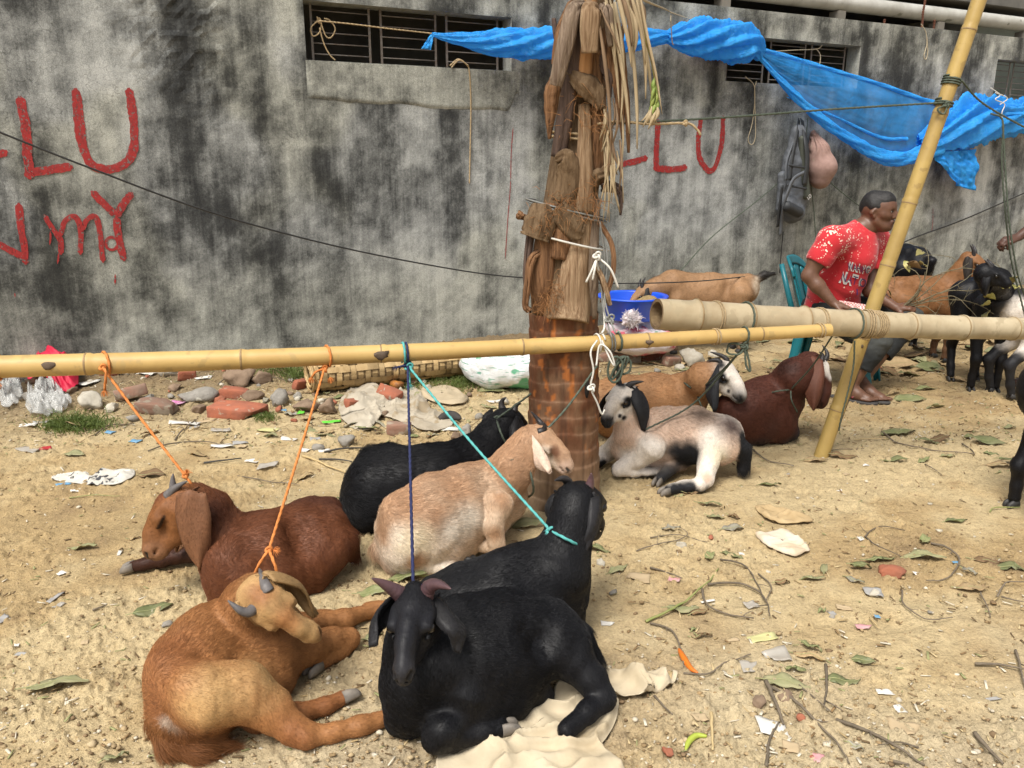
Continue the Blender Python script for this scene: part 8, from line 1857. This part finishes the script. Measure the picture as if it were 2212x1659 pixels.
# twigs
twm = [mat('grey_twig', (.17, .135, .095), (.10, .08, .055), 40, .9, 90, .5, .003, vary=.2), mat('green_twig', (.20, .24, .07), (.27, .26, .10), 30, .6), mat('straw', (.52, .40, .21), (.42, .31, .15), 30, .7), mat('black_stick', (.03, .028, .026), (.05, .045, .04), 30, .6)]
def twig(pts, r, k, desc, up=.004):
    P = [GG(x, y, r + up) for x, y in pts]; P = resample(catmull(P, 8), .008); rr = np.random.default_rng(int(pts[0][0] * 3)); P += np.cumsum(rr.normal(0, .0006, P.shape), 0) * [1, 1, .3]; P[:, 2] = ground_z(P[:, 0], P[:, 1]) + r + up + .006 * np.abs(np.sin(np.arange(len(P)) * .13)); rad = np.linspace(r, r * .5, len(P)) * (1 + .18 * (vnoise(np.column_stack([np.arange(len(P)) * .4, np.zeros(len(P))]), 3) - .5))
    px, py = pts[len(pts) // 2]; t = thing('twig', lab(desc, px, py), 'twig', P[0], 'twigs on the sand'); v, f = tube(P, rad, 6); part('stem', v, f, twm[k], t)
    if k == 0 and len(P) > 25:
        for _ in range(max(1, len(P) // 22)):
            i = rr.integers(4, len(P) - 3); d = unit(np.cross(P[i + 1] - P[i - 1], u3)) * rr.choice([-1, 1]) + unit(P[i + 1] - P[i - 1]) * .8 + u3 * .2; e = P[i] + unit(d) * rr.uniform(.015, .06); v, f = tube([P[i], (P[i] + e) / 2 + rr.normal(0, .003, 3), e], [r * .5, r * .42, r * .25], 5); part('side_twig', v, f, twm[k], t)
for L, r, k in (([(250, 790), (262, 850), (300, 890), (400, 920), (500, 940)], .0042, 0), ([(280, 770), (400, 770), (520, 810), (560, 870), (572, 930)], .0042, 0), ([(340, 650), (450, 680), (510, 750), (545, 850)], .0035, 0), ([(525, 720), (585, 790), (560, 860)], .003, 0), ([(560, 1240), (610, 1360), (650, 1450)], .0065, 0), ([(580, 1265), (700, 1340), (800, 1430), (900, 1530), (980, 1650)], .0045, 0), ([(900, 1425), (1050, 1490), (1200, 1570), (1320, 1650)], .0048, 0), ([(1570, 1490), (1640, 1580), (1710, 1650)], .006, 0), ([(1040, 540), (1100, 500), (1180, 500), (1240, 515)], .003, 0), ([(1040, 540), (1100, 590), (1220, 640)], .003, 0), ([(1360, 572), (1440, 600), (1495, 660), (1440, 740), (1330, 752)], .004, 0), ([(1570, 1155), (1700, 1170), (1809, 1190)], .0045, 0), ([(1770, 1090), (1790, 1200), (1809, 1280)], .004, 0), ([(1220, 800), (1230, 870), (1340, 940), (1470, 940)], .003, 0), ([(850, 1160), (856, 1280), (840, 1360)], .0045, 0), ([(700, 1240), (800, 1330), (880, 1395)], .003, 0), ([(560, 1650), (580, 1530), (630, 1440)], .0042, 0), ([(500, 120), (560, 170), (700, 205)], .004, 0), ([(1120, 30), (1200, 90), (1400, 130), (1570, 140)], .0042, 0), ([(0, 690), (80, 720), (160, 750)], .0035, 0), ([(-20, 950), (100, 900), (240, 800), (330, 700)], .0045, 1), ([(1600, 810), (1640, 900), (1655, 940)], .003, 0), ([(1680, 830), (1720, 770), (1805, 760)], .0035, 0), ([(1700, 830), (1760, 850), (1809, 860)], .003, 0), ([(1510, 90), (1560, 130), (1570, 145)], .004, 0), ([(1330, 190), (1410, 245)], .0025, 0), ([(830, 130), (930, 120), (1030, 115)], .0022, 0), ([(1300, 1560), (1200, 1540), (1100, 1555)], .0022, 0), ([(300, 1390), (305, 1480), (302, 1585)], .005, 2), ([(1065, 930), (1105, 990)], .003, 2), ([(0, 960), (100, 1000), (150, 1080), (170, 1180)], .0035, 0), ([(160, 1200), (280, 1210), (360, 1150), (480, 1110)], .003, 0), ([(1645, 420), (1660, 405), (1720, 405), (1790, 400)], .003, 1), ([(20, 1310), (60, 1360), (110, 1410)], .0035, 0), ([(990, 72), (1150, 68)], .003, 2), ([(0, 545), (150, 540), (290, 575)], .0022, 0)):
    twig([c6(*p) for p in L], r, k, ['grey crooked twig', 'green stem', 'pale straw stick', 'black stick'][k])
for L, r, k in (([(654, 985), (700, 1003), (765, 1030)], .006, 2), ([(700, 976), (790, 968), (880, 973)], .005, 3), ([(690, 992), (760, 998)], .005, 3), ([(440, 1000), (500, 994), (523, 990)], .005, 3), ([(320, 974), (400, 955), (505, 962)], .004, 0), ([(378, 950), (400, 925), (424, 908)], .005, 0), ([(512, 1028), (560, 1038), (645, 1050)], .003, 0), ([(740, 1122), (790, 1118), (812, 1114)], .004, 3), ([(855, 1235), (890, 1245), (960, 1252)], .0045, 1), ([(205, 940), (240, 920), (290, 918)], .004, 0), ([(150, 1076), (200, 1072), (260, 1072)], .0022, 1), ([(470, 830), (520, 800), (600, 800), (670, 835)], .004, 0), ([(480, 845), (560, 815), (640, 830), (690, 850)], .0035, 0), ([(520, 790), (580, 790), (640, 800)], .003, 0), ([(1330, 800), (1400, 790), (1450, 775)], .004, 0), ([(1300, 812), (1380, 806), (1470, 800)], .003, 0), ([(1450, 810), (1500, 800), (1540, 805)], .003, 0), ([(1930, 1645), (1965, 1655)], .004, 0), ([(200, 1318), (232, 1308)], .003, 0), ([(1375, 1190), (1480, 1160), (1470, 1140)], .0025, 0)):
    twig(L, r, k, ['grey crooked twig', 'green stem', 'pale straw stick', 'black stick'][k])
# scraps of paper, wrappers
SCM = {'white': mat('white_scrap', (.66, .64, .60), (.52, .49, .43), 20, .8), 'kraft': mat('kraft_scrap', (.44, .34, .21), (.36, .27, .16), 12, .85), 'blue': mat('blue_scrap', (.08, .25, .42), (.2, .33, .45), 12, .5), 'yellow': mat('yellow_scrap', (.52, .50, .24), (.46, .43, .2), 12, .5), 'pink': mat('pink_scrap', (.50, .20, .22), (.5, .36, .34), 20, .6), 'magenta': mat('magenta_scrap', (.45, .05, .28), (.6, .4, .5), 30, .4), 'red': mat('red_scrap', (.42, .03, .04), (.3, .03, .03), 20, .5), 'clear': mat('clear_scrap', (.50, .47, .42), (.40, .36, .3), 12, .3, alpha=.7), 'green': mat('lime_scrap', (.13, .55, .05), (.1, .45, .04), 12, .5), 'grey': mat('grey_scrap', (.34, .33, .31), (.25, .24, .23), 20, .8)}
def scrap(px, py, wpx, hpx, col, desc=None, crump=.3):
    rr = np.random.default_rng(int(px * 5 + py * 11)); p = GG(px, py); s = SC(p); w, h = wpx * s, hpx * s * 1.8; n = 7; a = rr.uniform(0, 6.3); cr = np.array([[-.5, -.5], [.5, -.5], [.5, .5], [-.5, .5]]) + rr.uniform(-.2, .2, (4, 2))
    def fn(U, V):
        q = cr[0] * ((1 - U) * (1 - V))[..., None] + cr[1] * (U * (1 - V))[..., None] + cr[2] * (U * V)[..., None] + cr[3] * ((1 - U) * V)[..., None]; z = crump * min(w, h) * (fbm(np.stack([U * 2.6 + px, V * 2.6 + py], -1), 2, 4) - .3); return np.stack([q[..., 0] * w, q[..., 1] * h, z], -1)
    V, F = sheet(fn, n, n); V = V @ rotz(rr.uniform(-.4, .4)).T; V[:, 2] -= V[:, 2].min() - .003; v, f = thicken(V + p, F, .0015); nm = {'white': 'white paper scrap', 'kraft': 'brown paper scrap', 'blue': 'blue plastic scrap', 'yellow': 'yellow wrapper', 'pink': 'pink wrapper scrap', 'magenta': 'magenta wrapper', 'red': 'red wrapper scrap', 'clear': 'clear plastic scrap', 'green': 'lime green plastic bit', 'grey': 'grey scrap'}[col]
    solo('litter_scrap', v, f, SCM[col], lab(desc or nm, px, py), 'litter', 'scraps of litter')
for a in ((190, 830, 30, 22, 'white'), (312, 808, 40, 16, 'white'), (440, 818, 40, 10, 'white'), (381, 872, 32, 10, 'magenta'), (574, 930, 46, 10, 'yellow'), (622, 950, 36, 10, 'white'), (476, 932, 48, 12, 'clear'), (292, 955, 28, 9, 'blue'), (238, 935, 24, 8, 'blue'), (546, 998, 30, 12, 'white'), (578, 1008, 40, 12, 'clear'), (546, 880, 40, 12, 'white'), (478, 965, 50, 12, 'white'), (520, 958, 26, 9, 'grey'), (137, 1048, 28, 8, 'blue'), (163, 1062, 18, 8, 'white'), (60, 972, 50, 14, 'clear'), (98, 970, 22, 9, 'red'), (520, 966, 18, 8, 'kraft'), (718, 912, 34, 8, 'green'), (700, 975, 24, 10, 'white'), (660, 975, 22, 10, 'white'), (680, 950, 26, 10, 'grey'), (845, 935, 14, 8, 'white'), (1075, 868, 40, 10, 'white'), (960, 928, 60, 12, 'white'), (1380, 1250, 44, 16, 'kraft'), (1455, 1255, 24, 8, 'pink'), (1310, 1350, 24, 8, 'white'), (120, 1292, 12, 20, 'grey'), (128, 1310, 16, 14, 'clear'), (134, 1240, 14, 8, 'white'), (50, 1415, 32, 8, 'grey'), (182, 1390, 14, 10, 'kraft'), (36, 1396, 10, 8, 'white'), (3, 1340, 20, 20, 'grey'), (258, 1196, 8, 14, 'white'), (60, 920, 40, 10, 'white'), (90, 915, 36, 12, 'grey'), (640, 895, 22, 8, 'clear'), (612, 888, 14, 8, 'blue'), (650, 893, 12, 8, 'green'), (1420, 790, 12, 12, 'kraft'), (440, 912, 40, 10, 'kraft'), (395, 915, 60, 10, 'white'), (420, 925, 20, 8, 'grey')): scrap(*a)
for x, y, w, h, c in ((1075, 818, 80, 40, 'grey'), (545, 1032, 130, 30, 'yellow'), (620, 1125, 110, 60, 'clear'), (475, 1172, 70, 50, 'clear'), (1215, 1468, 140, 60, 'kraft'), (590, 1475, 120, 70, 'white'), (820, 1622, 60, 34, 'pink'), (1130, 1298, 70, 24, 'white'), (940, 892, 60, 24, 'kraft'), (1030, 982, 70, 20, 'pink'), (1098, 930, 28, 12, 'blue'), (400, 1045, 50, 12, 'kraft'), (1210, 1385, 44, 30, 'white'), (680, 1565, 60, 30, 'kraft'), (1430, 1460, 36, 16, 'kraft'), (730, 1550, 44, 12, 'kraft'), (250, 1425, 70, 30, 'kraft'), (490, 880, 60, 30, 'clear'), (915, 320, 24, 10, 'white'), (850, 140, 44, 30, 'white'), (1045, 198, 30, 14, 'white'), (945, 240, 34, 12, 'kraft'), (655, 240, 36, 14, 'clear'), (1300, 725, 40, 16, 'white'), (1020, 555, 30, 20, 'white'), (1640, 330, 30, 10, 'kraft'), (290, 855, 70, 8, 'white'), (880, 915, 30, 24, 'grey'), (1480, 668, 30, 10, 'blue'), (445, 627, 26, 14, 'white'), (1660, 1330, 60, 14, 'grey')): scrap(*c6(x, y), w * .4466, h * .4466, c)
# chilli, bean
def pod(name, label, pts, r, m, cat):
    P = resample(catmull([GG(x, y, r) for x, y in pts], 8), .004); t = np.linspace(0, 1, len(P)); v, f = tube(P, r * np.sin(np.clip(t * 2.9 + .2, 0, math.pi)) ** .6 + .001, 8); solo(name, v, f, m, label, cat)
pod('chilli', 'orange chilli pepper on the sand in front of the pied goat', [c6(*p) for p in ((140, 1085), (165, 1130), (195, 1175), (232, 1200))], .009, mat('orange_chilli', (.62, .19, .02), (.52, .12, .02), 20, .3), 'chilli')
pod('green_bean', 'curled lime green bean pod near the bottom edge', [c6(*p) for p in ((275, 1505), (225, 1502), (190, 1530), (172, 1572))], .007, mat('lime_pod', (.36, .42, .06), (.3, .36, .05), 20, .5), 'bean pod')
pod('shoe_sole', 'dark worn shoe sole lying beside the rag', [(948, 905), (972, 898), (996, 904)], .03, mat('black_rubber', (.03, .028, .027), (.05, .045, .04), 20, .8), 'shoe')
pod('orange_shell', 'black and orange broken shell piece under the rolled mat', [(844, 826), (858, 832), (872, 828)], .028, mat('burnt_orange', (.42, .16, .025), (.06, .03, .02), 16, .6), 'shell')
# crumbs of earth and tiny chips: too many to count
def crumbs():
    rr = np.random.default_rng(9); iv, if_ = ico(1); V, F, n = [], [], 0; A = np.array(if_); cols = []; pal = np.array([[.40, .30, .17], [.30, .21, .11], [.42, .33, .20], [.22, .15, .085], [.34, .25, .14], [.55, .49, .38]])
    N_ = 9000; px, py = rr.uniform(-30, 2240, N_), 1680 - 900 * rr.random(N_) ** 1.25
    p0 = np.stack([G(a, b) for a, b in zip(px, py)]); keep = fbm(p0[:, :2] * 2.6 + 5, 3, 14) + rr.random(N_) * .45 > .58; p0 = p0[keep]; p0[:, 2] = ground_z(p0[:, 0], p0[:, 1]); m_ = len(p0); sz = rr.lognormal(-5.75, .5, m_).clip(.0012, .012)
    M = rr.uniform(.6, 1.3, (m_, len(iv), 1)) * iv[None] * sz[:, None, None] * np.array([1.15, 1, .7]); V = (M + p0[:, None] + np.array([0, 0, .002])).reshape(-1, 3); F = (A[None] + (np.arange(m_) * len(iv))[:, None, None]).reshape(-1, 3); C = np.repeat(pal[rr.integers(0, len(pal), m_)] * rr.uniform(.8, 1.15, (m_, 1)), len(iv), 0)
    solo('earth_crumbs', V, F, mat('crumb_earth', (1, 1, 1), (.8, .8, .8), 80, .95, attr='Col', spec=.15), 'loose crumbs of sandy earth scattered over the yard', 'crumbs', kind='stuff', cols=C, base=np.zeros(3), smooth=False)
    # straw chips, flat
    m_ = 6500; px, py = rr.uniform(-30, 2240, m_), np.where(rr.random(m_) < .72, rr.uniform(770, 965, m_), 1680 - 800 * rr.random(m_)); p0 = np.stack([G(a, b) for a, b in zip(px, py)]); p0[:, 2] = ground_z(p0[:, 0], p0[:, 1]) + .004; L, w, a = rr.uniform(.006, .030, m_), rr.uniform(.0015, .007, m_), rr.uniform(0, 6.3, m_)
    bx = np.array([[-.5, -.5, 0], [.5, -.5, 0], [.5, .5, 0], [-.5, .5, 0], [-.5, -.5, .0], [.5, -.5, 0], [.5, .5, 0], [-.5, .5, 0]]); bx[4:, 2] = .3
    q = bx[None] * np.stack([L, w, np.full(m_, .006)], 1)[:, None]; q[:, :, 2] += (bx[None, :, 0] * rr.normal(0, .006, (m_, 1))); x = q[..., 0] * np.cos(a)[:, None] - q[..., 1] * np.sin(a)[:, None]; y = q[..., 0] * np.sin(a)[:, None] + q[..., 1] * np.cos(a)[:, None]; V = (np.stack([x, y, q[..., 2]], -1) + p0[:, None]).reshape(-1, 3)
    fb = np.array([(3, 2, 1, 0), (4, 5, 6, 7), (0, 1, 5, 4), (1, 2, 6, 5), (2, 3, 7, 6), (3, 0, 4, 7)]); F = (fb[None] + (np.arange(m_) * 8)[:, None, None]).reshape(-1, 4); pal = np.array([[.55, .43, .24], [.42, .31, .16], [.26, .17, .085], [.62, .56, .44], [.16, .11, .06], [.3, .3, .14]]); C = np.repeat(pal[rr.integers(0, len(pal), m_)], 8, 0)
    solo('straw_litter', V, F, MATS['crumb_earth'], 'fine chips of straw and bark strewn over the yard', 'chips', kind='stuff', cols=C, base=np.zeros(3), smooth=False)
crumbs()
def dry_stems():                                           # tangle of thin dry stems by the wall, too many to tell apart
    rr = np.random.default_rng(19); items = []
    for _ in range(900):
        px = rr.choice([rr.uniform(-20, 720), rr.uniform(560, 1150), rr.uniform(1290, 1700), rr.uniform(1780, 2230)]); py = rr.uniform(795, 930) if px < 1200 else rr.uniform(735, 850); p = GG(px, py); a = rr.uniform(0, 6.3); L = rr.uniform(.03, .16); d = np.array([math.cos(a), math.sin(a), 0]); b = np.array([-d[1], d[0], 0]) * rr.normal(0, .2) * L; z = rr.uniform(.002, .03)
        items.append(tube([p + [0, 0, .003], p + d * L * .5 + b + [0, 0, z], p + d * L + [0, 0, .004]], np.array([.0018, .0016, .0009]) * rr.uniform(.6, 1.5), 4, False))
    v, f = join(items); rr = np.random.default_rng(3); k = len(v) // 12; C = np.repeat(np.array([[.36, .27, .15], [.22, .15, .08], [.48, .38, .22], [.14, .10, .06]])[rr.integers(0, 4, k)], 12, 0); solo('dry_stems', v, np.array(f), MATS['crumb_earth'], 'tangle of thin dry stems strewn along the foot of the wall', 'stems', kind='stuff', cols=C, base=np.zeros(3))
dry_stems()
